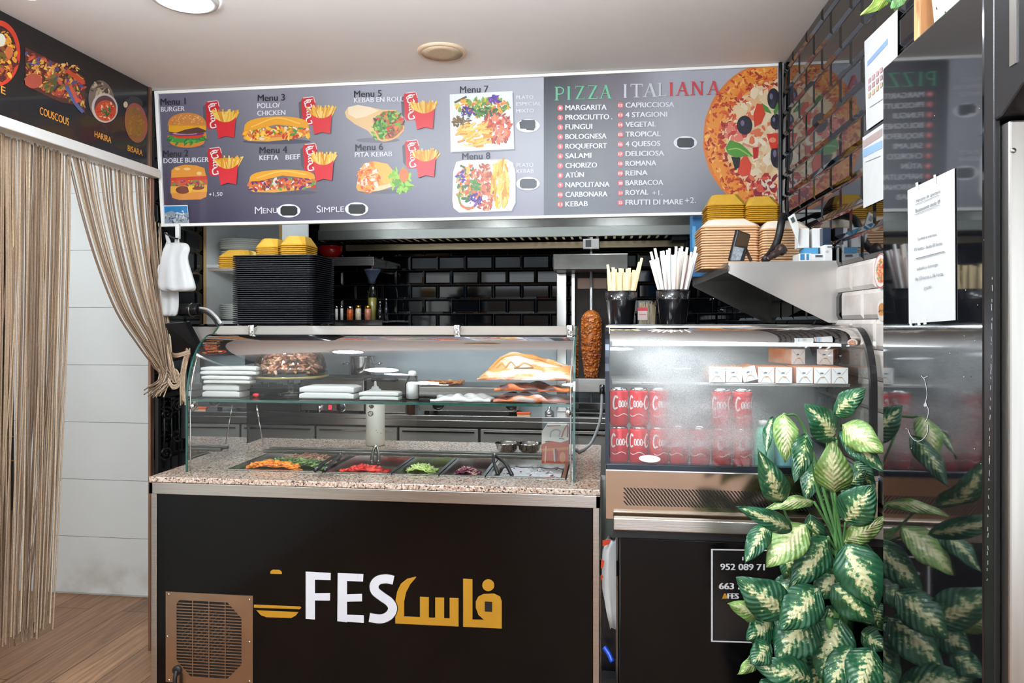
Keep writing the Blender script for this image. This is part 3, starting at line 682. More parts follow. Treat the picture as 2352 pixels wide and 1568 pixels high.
lart('tajine_picture', f1)
def f2(a):
    q = [(57, 108), (120, 140), (150, 150), (195, 178), (195, 262), (168, 240), (140, 235), (110, 222), (58, 196)]
    a.poly(q, (90, 46, 34))
    ins = lambda x, y: 58 < x < 194 and 112 + (x - 57) * .5 < y < 192 + (x - 57) * .38
    a.chips(ins, (57, 106, 195, 262), 200, 8, [(206, 130, 60), (190, 70, 50), (150, 60, 50), (226, 170, 80), (80, 80, 130), (120, 110, 50), (214, 90, 70)])
    a.ell(76, 186, 20, 17, (184, 84, 66)); a.stroke([(150, 196), (172, 236), (190, 258)], 8, (90, 100, 150)); a.stroke([(160, 196), (178, 236)], 8, (214, 90, 66)); a.stroke([(150, 160), (192, 190)], 10, (206, 80, 50)); a.chips(ellin(115, 195, 14, 24), (100, 172, 130, 222), 20, 8, [(120, 110, 50), (90, 90, 46)])
    a.chips(ellin(125, 158, 60, 12), (66, 130, 180, 190), 60, 6, [(240, 190, 110), (226, 150, 70), (120, 60, 40)])
lart('couscous_picture', f2)
def f3(a):
    a.ell(233, 232, 30, 48, (120, 104, 92), 30, rot=-.15); a.chips(ellin(230, 208, 20, 22), (206, 184, 254, 232), 26, 7, [(180, 160, 130), (90, 80, 70), (200, 180, 150), (70, 56, 46)])
    a.ell(240, 248, 30, 34, (206, 190, 178), 30, rot=-.2); a.ell(241, 248, 25, 29, (96, 60, 60), 30, rot=-.2); a.ell(242, 254, 24, 24, (206, 78, 40), 30, rot=-.2)
    a.chips(ellin(242, 254, 21, 22), (218, 230, 266, 280), 50, 4, [(226, 120, 60), (240, 200, 160), (180, 50, 34)]); a.chips(ellin(243, 256, 9, 13), (232, 240, 256, 270), 20, 5, [(50, 90, 50), (80, 120, 60)])
lart('harira_picture', f3)
def f4(a):
    a.ell(306, 240, 22, 18, (70, 64, 60), 20, jit=.1); a.ell(288, 240, 5, 7, (220, 200, 160)); a.ell(312, 282, 26, 46, (168, 88, 78), 30, rot=-.12); a.ell(310, 284, 22, 40, (150, 104, 44), 30, rot=-.12); a.chips(ellin(310, 284, 20, 36), (290, 248, 332, 322), 30, 5, [(166, 118, 54), (140, 96, 40)])
lart('bisara_picture', f4)
for q in (('NE', -18, 204, 12, 218, 17), ('COUSCOUS', 91, 262, 158, 289, 17), ('HARIRA', 217, 314, 255, 329, 14), ('BISARA', 293, 346, 327, 358, 13)): lart('lettering', lambda a: a.text(*q, (236, 160, 60), .004))
# ================================================================== serving counter on the left
YC = 2.457; YPAN = 2.472; CX0, CX1 = -1.668, -0.012; ZW = 1.0
def granite():
    m = mat('pink_granite', (190, 168, 150), 0.18, spec=.6); nt = m.node_tree; L = nt.links; b = nt.nodes['Principled BSDF']
    tc = nt.nodes.new('ShaderNodeTexCoord')
    v = nt.nodes.new('ShaderNodeTexVoronoi'); v.inputs['Scale'].default_value = 190; v.inputs['Randomness'].default_value = 1; L.new(tc.outputs['Object'], v.inputs['Vector'])
    r = nt.nodes.new('ShaderNodeValToRGB'); r.color_ramp.interpolation = 'CONSTANT'; e = r.color_ramp.elements
    for i, (p_, c) in enumerate(((0, (182, 160, 142)), (.3, (150, 118, 100)), (.42, (196, 180, 164)), (.62, (84, 70, 62)), (.7, (166, 140, 122)), (.86, (208, 194, 180)), (.95, (60, 50, 46)))):
        q = e[i] if i < 2 else e.new(p_); q.position = p_; q.color = rgb(*c)
    sp = nt.nodes.new('ShaderNodeSeparateColor'); L.new(v.outputs['Color'], sp.inputs[0]); L.new(sp.outputs[0], r.inputs[0]); L.new(r.outputs[0], b.inputs['Base Color'])
    return m
M_GRAN = granite()
WELL = (-1.455, -0.135, 2.60, 2.95); CYB = 3.36
wt = MB(); x0, x1, y0, y1 = WELL
for q in ((CX0, CX1, YC, y0), (CX0, CX1, y1, CYB), (CX0, x0, y0, y1), (x1, CX1, y0, y1)): wt.box(q[0], q[1], q[2], q[3], ZW - .02, ZW)
tag(wt.build('granite_worktop', M_GRAN, bevel=.002), 'speckled pink granite worktop on the black counter with the gold and white logo', 'worktop')
cnt = thing('serving_counter', ((CX0 + CX1) / 2, 2.9, 0), 'black fronted counter with a white and gold logo under the granite top', 'counter')
mb = MB().box(CX0 + .02, CX1 - .02, YPAN + .012, CYB - .02, 0.02, .90)
for q in ((CX0 + .02, CX1 - .02, YPAN + .012, y0 - .01), (CX0 + .02, CX1 - .02, y1 + .01, CYB - .02), (CX0 + .02, x0 - .01, y0 - .01, y1 + .01), (x1 + .01, CX1 - .02, y0 - .01, y1 + .01)): mb.box(*q, .90, ZW - .021)
mb.build('cabinet_body', M_MATTE, cnt)
pxl = lambda px: xat(px, YPAN)
xa, xb, xc, xd = pxl(347.5), pxl(361), pxl(1362), pxl(1377)
M_PANEL = mat('black_gloss_panel', (5, 5, 6), 0.16, spec=.24, noise=.3, nscale=4)
MB().box(xb, xc, YPAN, YPAN + .012, 0.02, .936).build('front_panel', M_PANEL, cnt, bevel=.001)
zs = .937
MB().box(CX0, CX1, YC, YC + .02, zs, ZW - .021).box(CX0, CX0 + .015, YC, CYB, zs, ZW - .021).box(CX1 - .015, CX1, YC, CYB, zs, ZW - .021).build('edge_strip', M_STEEL, cnt, bevel=.0015)
for a, b in ((xa, xb), (xc, xd)): MB().box(a, b, YPAN - .003, YPAN + .3, 0, zs).build('corner_trim', M_STEEL, cnt, bevel=.002)
# logo
pfn = lambda x, y: PY(x, y, YPAN)
def K(pts): return [(330 + x * .455, 1080 + y * .455) for x, y in pts]
def logo(nm, f):
    a = Art(pfn, (0, -1, 0), .0006); f(a); a.build(nm, cnt, printed('logo_vinyl', .4))
GO = (196, 140, 30); WHT = (232, 232, 238)
def l_gold(a):
    a.poly(K([(1375, 535), (1330, 546), (1298, 572), (1280, 610), (1272, 650), (1270, 772), (1315, 774), (1315, 660), (1325, 615), (1345, 575), (1375, 540)]), GO)
    a.poly(K([(1300, 735), (1590, 748), (1590, 787), (1270, 772)]), GO); a.poly(K([(1395, 636), (1440, 638), (1440, 760), (1395, 758)]), GO)
    a.poly(K([(1472, 640), (1517, 641), (1517, 764), (1472, 762)]), GO); a.poly(K([(1545, 642), (1590, 643), (1590, 770), (1545, 768)]), GO)
    a.poly(K([(1613, 545), (1660, 548), (1660, 790), (1613, 788)]), GO); a.poly(K([(1613, 750), (1808, 754), (1808, 797), (1613, 788)]), GO)
    a.poly(K([(1722, 756), (1690, 728), (1677, 692), (1677, 660), (1690, 635), (1716, 622), (1770, 620), (1800, 635), (1808, 660), (1808, 770)]), GO)
    a.poly(K([(1722, 660), (1760, 662), (1760, 713), (1722, 711)]), (12, 12, 13)); a.ell(*K([(1740, 578)])[0], 13.8, 13.8, GO, 28)
logo('gold_lettering', l_gold)
def l_tag(a):
    a.poly(K([(557, 676), (792, 686), (796, 692), (788, 700), (557, 692)]), GO); a.poly(K([(569, 705), (782, 714), (768, 732), (745, 744), (620, 740), (592, 730)]), GO); a.poly(K([(640, 521), (641, 507), (652, 500), (686, 501), (697, 509), (699, 522)]), GO)
logo('tagine_emblem', l_tag)
def l_fes(a):
    a.poly(K([(818, 510), (865, 512), (865, 752), (818, 748)]), WHT); a.poly(K([(818, 510), (945, 517), (944, 553), (818, 549)]), WHT); a.poly(K([(850, 619), (942, 618), (941, 656), (850, 655)]), WHT)
    a.poly(K([(980, 517), (1027, 519), (1027, 766), (978, 760)]), WHT); a.poly(K([(980, 517), (1110, 522), (1108, 560), (980, 556)]), WHT); a.poly(K([(1000, 625), (1103, 622), (1103, 660), (1000, 662)]), WHT); a.poly(K([(979, 725), (1112, 730), (1112, 768), (978, 760)]), WHT)
    S_ = [(1262, 553), (1225, 546), (1186, 553), (1165, 577), (1170, 608), (1205, 637), (1242, 664), (1257, 696), (1240, 730), (1198, 748), (1140, 741)]
    a.stroke(K(S_), 54 * .455, (10, 10, 11), 10); a.stroke(K(S_), 45 * .455, WHT, 10)
logo('white_lettering', l_fes)
# vent grille plate, bottom left
g = pfn; gx0, gx1 = pxl(382), pxl(582); gz1, gz0 = pfn(480, 1362).z, pfn(480, 1571).z
mb = MB(); ix0, ix1, iz1, iz0 = pxl(407), pxl(556), pfn(480, 1380).z, pfn(480, 1554).z; yv = YPAN - .004
for q in ((gx0, gx1, iz1, gz1), (gx0, gx1, gz0, iz0), (gx0, ix0, iz0, iz1), (ix1, gx1, iz0, iz1)): mb.box(q[0], q[1], yv, YPAN, q[2], q[3])
for k in (1, 2, 3): xx = ix0 + (ix1 - ix0) * k / 4; mb.box(xx - .002, xx + .002, yv, YPAN - .001, iz0, iz1)
for k in range(1, 25): zz = iz0 + (iz1 - iz0) * k / 25; mb.box(ix0, ix1, yv + .0003, YPAN - .001, zz - .0019, zz + .0019)
for (a, b, s1, s2) in ((ix0, iz1, 1, -1), (ix1, iz1, -1, -1), (ix0, iz0, 1, 1), (ix1, iz0, -1, 1)):
    c = .055 if s1 < 0 or s2 > 0 else .012
    mb.prism([(a, yv + .0002, b), (a + s1 * c, yv + .0002, b), (a, yv + .0002, b + s2 * c)], (0, .003, 0))
vg = mb.build('vent_grille', mat('bronze_steel', (176, 150, 128), 0.3, 1.0, noise=.1, nscale=6, bump=.02, bscale=40), cnt)
mb = MB(); cxm, czm = (ix0 + ix1) / 2 - .01, (iz0 + iz1) / 2 + .01
for k in range(14): 
    t_ = -.1 + .2 * k / 13; h_ = math.sqrt(max(0, .1 ** 2 - t_ ** 2)); 
    if h_ > .01: mb.obox((cxm + t_ * .7, YPAN - .0008, czm - t_ * .7 ), (h_ * .7, 0, h_ * .7), (0, .0003, 0), (.0012, 0, -.0012))
mb.build('fan_guard', M_DSTEEL, cnt)
mb = MB(); mb.box(ix0, ix1, YPAN - .0004, YPAN - .0001, iz0, iz1); mb.build('vent_hole', M_MATTE, vg)
for x, y in ((389, 1364), (574, 1376), (386, 1460), (574, 1473), (390, 1560), (574, 1563)):
    q = pfn(x, y); MB().use(0, smooth=True).lathe((q.x, yv, q.z), [(.0045, 0), (.004, -.0015), (0, -.002)], 12, 'y').build('screw', M_STEEL2, vg)
q = pfn(409, 1537)
MB().use(0, smooth=True).lathe((q.x, yv, q.z), [(.017, 0), (.017, -.006), (.008, -.009), (0, -.009)], 20, 'y').build('cable_gland', M_RUBBER, cnt)
MB().use(0, smooth=True).tube(spline([(q.x, yv - .006, q.z), (q.x + .003, yv - .02, q.z - .03), (q.x + .004, yv - .018, q.z - .12), (q.x + .03, yv - .012, .05), (q.x + .05, yv - .012, .03)], 6), .0075, 10).build('power_cable', M_RUBBER, cnt)

# ================================================================== curved glass display case on the counter
GX0, GX1, GY, ZSH, ZTOP, GYT = -1.580, -.105, 2.556, 1.276, 1.556, 2.79
case = thing('glass_display_case', ((GX0 + GX1) / 2, 2.8, ZW), 'curved glass display case standing on the granite worktop', 'display case')
prof = [(GY, ZW + .001), (GY, 1.12), (GY, 1.255)]
for i in range(1, 13):
    a = PI / 2 * i / 12; prof.append((GY + (GYT - .045 - GY) * (1 - math.cos(a)), 1.255 + (1.524 - 1.255) * math.sin(a)))
mb = MB().use(0, smooth=True); mb.ring([[(x, y, z) for y, z in prof] for x in (GX0 + .006, GX1 - .006)], close=False)
mb.build('curved_front', M_GLASS, case, fix=False)
side = prof + [(GYT, ZTOP), (2.98, ZTOP), (3.02, 1.3), (3.02, ZW + .001)]
for x in (GX0, GX1):
    MB().add([(x, y, z) for y, z in side], [tuple(range(len(side)))]).build('side_pane', M_GLASS, case, fix=False)
    e = MB(); sg = 1 if x < -1 else -1
    for i in range(len(side) - 4):
        (ya, za), (yb, zb) = side[i], side[i + 1]
        e.add([(x - .004, ya, za), (x + .004, ya, za), (x + .004, yb, zb), (x - .004, yb, zb), (x - .004, ya + .004, za), (x + .004, ya + .004, za), (x + .004, yb + .004, zb), (x - .004, yb + .004, zb)], [(0, 1, 2, 3), (4, 7, 6, 5), (0, 3, 7, 4), (1, 5, 6, 2)])
    e.build('pane_edge', M_EDGE, case)
    e = MB().use(0, smooth=True); e.tube([(x + sg * .012, y + .006, z) for y, z in prof], .0028, 6); e.build('pane_bead', M_STEEL2, case)
MB().box(GX0 + .006, GX1 - .006, GY + .012, 2.86, ZSH - .008, ZSH).build('glass_shelf', M_GLASS, case)
MB().box(GX0 + .006, GX1 - .006, GY + .009, GY + .0125, ZSH - .009, ZSH + .0005).build('shelf_edge', M_EDGE, case)
MB().box(GX0, GX1, GYT, 3.04, ZTOP - .008, ZTOP).build('top_glass', M_GLASS, case)
mb = MB().prism([(GX0, GYT - .045, 1.522), (GX0, GYT, ZTOP - .001), (GX0, GYT + .004, ZTOP - .006), (GX0, GYT - .04, 1.517)], (GX1 - GX0, 0, 0))
mb.build('top_rail', mat('satin_rail', (214, 208, 198), 0.22, .55, noise=.1, nscale=5, stretch=(.4, 4, 4)), case)
for x in (PY(590, 760, GYT).x, PY(1055, 752, GYT).x, PY(1310, 755, GYT).x):
    MB().use(0, smooth=True).box(x - .012, x + .012, GYT - .05, GYT - .02, 1.515, ZTOP + .004).lathe((x, GYT - .052, 1.532), [(.008, .012), (.008, -.006), (0, -.008)], 12, 'y').build('clamp', M_STEEL2, case, bevel=.003)
for x in (GX0 + .02, GX1 - .02):
    MB().use(0, smooth=True).lathe((x, GY + .024, ZSH - .045), [(.011, 0), (.011, .032), (.015, .034), (.015, .037)], 14).lathe((x, GY + .006, ZSH - .028), [(.011, .02), (.011, -.006), (.007, -.009), (0, -.009)], 14, 'y').build('shelf_bracket', M_STEEL2, case)
for y_ in (2.975, 3.03): MB().box(GX0 + .1, GX1 - .02, y_, y_ + .022, ZW + .0005, ZW + .012).build('sliding_track', M_DSTEEL, case, bevel=.002)
for px_, py0, py1, Y in ((597, 930, 1022, 3.0), (530, 960, 1030, 3.0)):
    MB().use(0, smooth=True).tube([PY(px_ - 8, py0, Y), PY(px_ + 8, py1, Y)], .003, 6).build('support_rod', M_STEEL2, case)

# ---------------------------------------------------------------- pans sunk in the worktop and what they hold
M_PAN = mat('pan_steel', (206, 204, 200), 0.16, 1.0, noise=.08, nscale=20)
def pan(x0, x1, label, y0=2.604, y1=2.945, dz=.0):
    t = thing('food_pan', ((x0 + x1) / 2, (y0 + y1) / 2, .9), label, 'food pan', 'steel food pans in the glass counter')
    mb = MB(); z = ZW + .004 + dz; w = .012; i = .02
    o = [(x0, y0), (x1, y0), (x1, y1), (x0, y1)]; n = [(x0 + w, y0 + w), (x1 - w, y0 + w), (x1 - w, y1 - w), (x0 + w, y1 - w)]; f = [(x0 + i, y0 + i), (x1 - i, y0 + i), (x1 - i, y1 - i), (x0 + i, y1 - i)]
    mb.ring([[(a, b, z - .004) for a, b in o], [(a, b, z) for a, b in o], [(a, b, z) for a, b in n], [(a, b, .905) for a, b in f]], True, False, True)
    mb.build('pan_shell', M_PAN, t)
    MB().box(x0 + .002, x1 - .002, y0 + .001, y0 + .003, z - .02, z - .002).build('pan_rim', M_PAN, t)
    return t
def heap(name, x0, x1, y0, y1, z0, h, cols, label, cat, n=260, size=.011, asp=(1, .45, .35), seed=1, back=.0, rough=.45):
    rg = random.Random(seed); mb = MB(); ms = [mat(f'{name}_{k}', c, rough, noise=.25, nscale=60, sss=.0) for k, c in enumerate(cols)]
    nx = ny = 10
    hh = lambda u, v: z0 + h * (math.sin(PI * min(max(u, 0), 1)) ** .5) * (math.sin(PI * min(max(v * .8 + .12, 0), 1)) ** .5) - back * v
    mb.use(0, smooth=True).grid(lambda u, v: (x0 + (x1 - x0) * u, y0 + (y1 - y0) * v, hh(u, v) + rg.uniform(-.003, .003)), nx, ny)
    b = [(x0, y0, z0 - .03), (x1, y0, z0 - .03), (x1, y1, z0 - .03), (x0, y1, z0 - .03)]
    mb.ring([b, [(x0, y0, z0), (x1, y0, z0), (x1, y1, z0), (x0, y1, z0)]], True, True, False)
    for k in range(n):
        u, v = .05 + .9 * rg.random(), .06 + .88 * rg.random() ** 1.1
        c = (x0 + (x1 - x0) * u, y0 + (y1 - y0) * v, hh(u, v) + rg.uniform(0, .004)); s = size * rg.uniform(.6, 1.3)
        R = Matrix.Rotation(rg.uniform(0, PI), 3, 'Z') @ Matrix.Rotation(rg.uniform(-.7, .7), 3, 'Y')
        mb.use(rg.randrange(len(cols)), smooth=True).ball(c, (s * asp[0], s * asp[1], s * asp[2]), 6, 4, .15, rg, R)
    return tag(mb.build(name, ms), label, cat, kind='stuff')
pan(-1.445, -1.06, 'wide steel pan of carrot and green leaves at the left end of the well')
heap('sliced_carrot', -1.395, -1.17, 2.642, 2.685, .992, .03, [(232, 130, 40), (240, 150, 46), (220, 108, 30)], 'orange sliced carrot at the front of the leftmost pan', 'food', 120, .014, (1, .6, .35), 3)
heap('green_salad', -1.40, -1.10, 2.715, 2.80, .985, .03, [(78, 112, 50), (56, 92, 40), (110, 136, 66), (46, 74, 36)], 'dark green chopped salad in the middle of the leftmost pan', 'food', 200, .014, (1, .6, .2), 4)
heap('sliced_onion', -1.35, -1.11, 2.838, 2.90, .98, .035, [(170, 120, 92), (150, 98, 76), (186, 146, 112)], 'brownish cooked onion at the back of the leftmost pan', 'food', 120, .012, (1, .4, .3), 5)
pan(-1.055, -.79, 'steel pan of tomato second from the left in the well')
heap('sliced_tomato', -1.005, -.84, 2.648, 2.77, .985, .032, [(206, 44, 34), (222, 66, 48), (190, 34, 30)], 'red chopped tomato in the second pan', 'food', 90, .017, (1, .8, .4), 6, back=.03, rough=.25)
pan(-.785, -.61, 'steel pan heaped with pale green lettuce')
heap('shredded_lettuce', -.745, -.65, 2.64, 2.79, .99, .042, [(190, 208, 120), (206, 220, 150), (160, 190, 90), (214, 226, 170)], 'pale green shredded lettuce heaped in its pan', 'food', 420, .016, (1, .14, .12), 7, back=.035)
pan(-.605, -.435, 'steel pan of purple cabbage right of the lettuce pan')
heap('red_cabbage', -.562, -.478, 2.64, 2.79, .985, .04, [(120, 44, 76), (190, 140, 140), (96, 30, 62), (206, 170, 150)], 'purple and pale shredded cabbage in its pan', 'food', 360, .013, (1, .2, .16), 8, back=.035)
pan(-.43, -.14, 'nearly empty white bottomed pan at the right end of the well')
MB_ = MB().box(-.405, -.165, 2.63, 2.92, .95, .975)
heap('beetroot_scraps', -.405, -.165, 2.632, 2.915, .972, .006, [(206, 204, 206), (214, 214, 214), (196, 190, 196), (120, 30, 60)], 'pale leftovers with dark red beetroot bits in the right pan', 'food', 60, .009, (1, .5, .3), 9)
def tongs(loc, a, b, spread, label, m):
    t = thing('serving_tongs', loc, label, 'tongs', 'tongs lying in the food pans'); a, b = Vector(a), Vector(b)
    for s in (-1, 1):
        mid = (a + b) / 2 + Vector((s * spread, 0, .006))
        MB().use(0, smooth=True).tube(spline([a + Vector((s * .004, 0, 0)), mid, b + Vector((s * spread * 1.2, 0, 0))], 6), [.006] * 8 + [.008] * 5, 8).build('arm', m, t)
    MB().use(0, smooth=True).ball(a, .009, 10, 6).build('hinge', M_STEEL2, t)
    return t
tongs((-1.03, 2.75, 1.03), PZ(780, 1045, 1.03), PZ(735, 1080, 1.03), .015, 'black handled tongs lying across the carrot pan and the tomato pan', M_BLACK)
tongs((-.88, 2.9, 1.02), PY(863, 1026, 2.86), PY(862, 1062, 2.80), .012, 'dark tongs standing behind the tomato pan', M_DSTEEL)
tongs((-.37, 2.75, 1.02), PY(1136, 1046, 2.86), PY(1160, 1090, 2.68), .022, 'black tongs leaning in the right end pan', M_BLACK)
tongs((-1.0, 2.66, 1.03), PY(755, 1078, 2.70), PY(735, 1096, 2.63), .006, 'steel tongs beside the tomato pan near the front glass', M_STEEL2)
for px_, lab in ((1150, 'small steel bowl behind the right end pan, left of two'), (1205, 'small steel bowl behind the right end pan, right of two')):
    q = PZ(px_, 1058, ZW); t = thing('steel_bowl', (q.x, 3.12, ZW), lab, 'bowl', 'steel bowls behind the pans')
    MB().use(0, smooth=True).lathe((q.x, 3.12, ZW), [(.03, .001), (.045, .015), (.052, .04), (.055, .041), (.05, .038), (.043, .015), (0, .006)], 24).build('bowl_body', M_PAN, t)
    MB().use(0, smooth=True).lathe((q.x, 3.12, ZW + .04), [(.052, 0), (.056, .001), (.052, .003)], 24, caps=False).build('bowl_rim', M_STEEL2, t)

# ---------------------------------------------------------------- things on the glass shelf
def cloth_pack(px0, px1, py0, py1, Y, z, label, sag=.004, dep=.1, seed=0, cut=.0):
    rg = random.Random(seed); a, b = max(xat(px0, Y), GX0 + .022), xat(px1, Y); h = (py1 - py0) / F * Y * 1.02
    t = thing('napkin_pack', ((a + b) / 2, Y + dep / 2, z), label, 'napkin pack', 'white napkin packs on the glass shelf')
    N = 2
    for k in range(N):
        z0 = z + h * k / N + .0004; z1 = z + h * (k + 1) / N; jx = rg.uniform(0, .006); jy = rg.uniform(0, .006)
        mb = MB().use(0, smooth=True); n = 10; rings = []
        for i in range(n + 1):
            u = i / n; x = a + jx + (b - a - jx) * u; s = sag * math.sin(u * PI * 1.3 + seed)
            hh = (z1 - z0) * (1 - .25 * (u < .05) - .25 * (u > .95)); zz = z0 + max(0, s) * k
            rings.append([(x, Y + jy, zz + hh * .2), (x, Y + jy + .004, zz), (x, Y + dep, zz), (x, Y + dep, zz + hh), (x, Y + jy + .004, zz + hh), (x, Y + jy, zz + hh * .8)])
        mb.ring(rings, True, True, True); mb.build('napkin_fold', M_PAPER, t, bevel=.001)
    return t
cloth_pack(441, 548, 876, 908, 2.62, ZSH + .001, 'bottom white napkin pack at the left end of the glass shelf', .0, .09, 1)
cloth_pack(462, 572, 857, 876, 2.60, ZSH + .001 + 34 / F * 2.62 * 1.03, 'middle white napkin pack at the left end of the glass shelf', .001, .055, 2)
cloth_pack(446, 586, 838, 857, 2.60, ZSH + .002 + 55 / F * 2.62 * 1.02, 'topmost white napkin pack at the left end of the glass shelf', .002, .055, 5)
cloth_pack(686, 812, 884, 914, 2.62, ZSH + .001, 'tall white napkin pack in the middle of the glass shelf', .0, .1, 4)
cloth_pack(796, 914, 897, 917, 2.60, ZSH + .001, 'flat white napkin pack in front of the white sauce bottle', .0, .06, 6) if False else cloth_pack(822, 914, 897, 917, 2.60, ZSH + .001, 'flat white napkin pack in front of the white sauce bottle', .0, .06, 6)
MB_r = MB().use(0, smooth=True)
q = PY(588, 903, 2.66); tag(MB_r.ball((q.x, 2.66, ZSH + .009), (.014, .01, .0085), 12, 8).build('bottle_cap', mat('red_plastic', (206, 30, 40), .3)), 'small red cap on the glass shelf beside the napkins', 'cap')
# domed cake stand with meat
q = PY(668, 860, 2.76); cx_, cy_ = q.x, 2.76; zp = PY(668, 862, 2.76).z
t = thing('cake_stand', (cx_, cy_, ZSH), 'clear domed stand holding cooked meat on the glass shelf', 'food stand')
MB().use(0, smooth=True).lathe((cx_, cy_, ZSH), [(.05, .001), (.05, .006), (.016, .012), (.011, .03), (.012, zp - ZSH - .012), (.03, zp - ZSH - .006)], 28).build('stand_foot', M_CLEAR, t)
MB().use(0, smooth=True).lathe((cx_, cy_, zp), [(.0, -.006), (.145, -.006), (.15, -.001), (.15, .003), (.0, .002)], 40).build('plate', mat('amber_glass_plate', (150, 132, 80), .1, coat=.4), t)
MB().use(0, smooth=True).lathe((cx_, cy_, zp + .004), [(.146, 0), (.144, .025), (.132, .068), (.108, .102), (.072, .122), (.03, .130), (0, .131)], 40).build('dome', M_CLEAR, t)
rg = random.Random(21); mb = MB(); ms = [mat(f'cooked_meat_{k}', c, .45, noise=.35, nscale=90) for k, c in enumerate([(226, 166, 130), (208, 140, 104), (234, 184, 150), (186, 116, 84), (232, 172, 90)])]
for k in range(330):
    a, rr = rg.uniform(0, 2 * PI), math.sqrt(rg.random()) * .118; hm = .100 * max(0, 1 - (rr / .135) ** 2) ** .6; zz = hm * (rg.random() ** .4)
    if rr > .1: zz *= .5
    R = Matrix.Rotation(rg.uniform(0, PI), 3, 'Z') @ Matrix.Rotation(rg.uniform(-.8, .8), 3, 'Y')
    mb.use(4 if zz < .012 and rg.random() < .5 else rg.randrange(4), smooth=True).ball((cx_ + rr * math.cos(a), cy_ + rr * math.sin(a), zp + .0135 + zz), (.017 * rg.uniform(.6, 1.2), .007, .005), 7, 5, .2, rg, R)
tag(mb.build('meat_heap', ms), 'heap of pinkish brown cooked meat under the clear dome', 'food', kind='stuff')
# salt shaker on the shelf
q = PY(947, 915, 2.66); zb = ZSH + .001
t = thing('salt_shaker', (q.x, 2.66, zb), 'clear shaker of white salt on the glass shelf', 'shaker')
MB().use(0, smooth=True).lathe((q.x, 2.66, zb), [(.024, 0), (.026, .004), (.026, .06), (.015, .082), (.014, .09)], 24).build('jar', M_CLEAR, t)
MB().use(0, smooth=True).lathe((q.x, 2.66, zb + .004), [(.023, 0), (.023, .055), (.018, .062), (0, .064)], 24).build('salt', mat('white_salt', (236, 236, 234), .8), t)
MB().use(0, smooth=True).lathe((q.x, 2.66, zb + .09), [(.0155, 0), (.016, .012), (.012, .018), (0, .02)], 24).build('cap', M_WHITE, t)
# flat plastic bag and orange paper bags
def soft_sheet(name, q, Y, z, lift, m, label, cat, seed, group=None, hz=.012, parent=None):
    """a crumpled flat bag lying on the shelf: q gives x0, x1, depth"""
    rg = random.Random(seed); x0, x1, dep = q; ph = [rg.uniform(0, 6) for _ in range(6)]
    def top(u, v): return z + hz * (1 + .5 * math.sin(u * 9 + ph[0]) * math.sin(v * 5 + ph[1]) + .3 * math.sin(u * 23 + ph[2] + v * 6)) * (math.sin(PI * min(1, max(0, u * .96 + .02))) ** .35) + lift(u, v)
    mb = MB().use(0, smooth=True); nu, nv = 26, 10
    fx = lambda u, v: x0 + (x1 - x0) * u + .006 * math.sin(v * 7 + ph[3]); fy = lambda u, v: Y + dep * v + .005 * math.sin(u * 11 + ph[4])
    mb.grid(lambda u, v: (fx(u, v), fy(u, v), top(u, v)), nu, nv)
    mb.grid(lambda u, v: (fx(u, v), fy(u, v), max(z + lift(u, v) * .92, z)), nu, nv)
    n = (nu + 1) * (nv + 1); b = 0
    ed = [i for i in range(nu + 1)] + [j * (nu + 1) + nu for j in range(1, nv + 1)] + [nv * (nu + 1) + i for i in range(nu - 1, -1, -1)] + [j * (nu + 1) for j in range(nv - 1, 0, -1)]
    for i in range(len(ed)):
        k = ed[i]; l = ed[(i + 1) % len(ed)]; mb.f.append([k, l, n + l, n + k]); mb.m.append(0); mb.c.append((1, 1, 1, 1)); mb.sm.append(True)
    return mb
M_FILM = mat('white_film', (226, 226, 222), .25, noise=.1, nscale=30)
mb = soft_sheet('bag', (xat(990, 2.6), xat(1128, 2.6), .12), 2.60, ZSH + .001, lambda u, v: 0, None, '', '', 3, hz=.016)
tag(mb.build('plastic_bag', M_FILM), 'flat crumpled white plastic bag on the glass shelf left of the orange bags', 'bag')
def bagmat(nm, c1, c2, c3):
    m = mat(nm, c1, .45); nt = m.node_tree; L = nt.links; tc = nt.nodes.new('ShaderNodeTexCoord'); n = nt.nodes.new('ShaderNodeTexNoise'); n.inputs['Scale'].default_value = 14; n.inputs['Detail'].default_value = 4
    mp = nt.nodes.new('ShaderNodeMapping'); mp.inputs['Scale'].default_value = (.7, 1, 3); L.new(tc.outputs['Object'], mp.inputs[0]); L.new(mp.outputs[0], n.inputs['Vector'])
    r = nt.nodes.new('ShaderNodeValToRGB'); r.color_ramp.interpolation = 'EASE'; e = r.color_ramp.elements; e[0].position = .42; e[0].color = rgb(*c2); e[1].position = .5; e[1].color = rgb(*c1); q = e.new(.62); q.color = rgb(*c3)
    L.new(n.outputs[0], r.inputs[0]); L.new(r.outputs[0], nt.nodes['Principled BSDF'].inputs['Base Color']); return m
BG1 = bagmat('orange_bag_print', (222, 118, 60), (110, 70, 66), (190, 186, 184)); BG2 = bagmat('orange_bag_print_dark', (206, 100, 52), (92, 62, 60), (232, 150, 70)); BG3 = bagmat('pale_bag_print', (224, 190, 160), (230, 150, 80), (232, 222, 214))
xb0, xb1 = xat(1135, 2.6), xat(1314, 2.6)
for k, (m, lab, hz) in enumerate(((BG1, 'bottom orange printed paper bag at the right end of the glass shelf', .019), (BG2, 'middle orange and brown paper bag at the right end of the glass shelf', .017))):
    mb = soft_sheet('b', (xb0 + .004 * k, xb1, .16), 2.60, ZSH + .001 + .040 * k, lambda u, v: .004 * math.sin(u * 6), None, '', '', 30 + k, hz=hz)
    tag(mb.build('paper_bag', m), lab, 'paper bag', 'orange paper bags on the glass shelf')
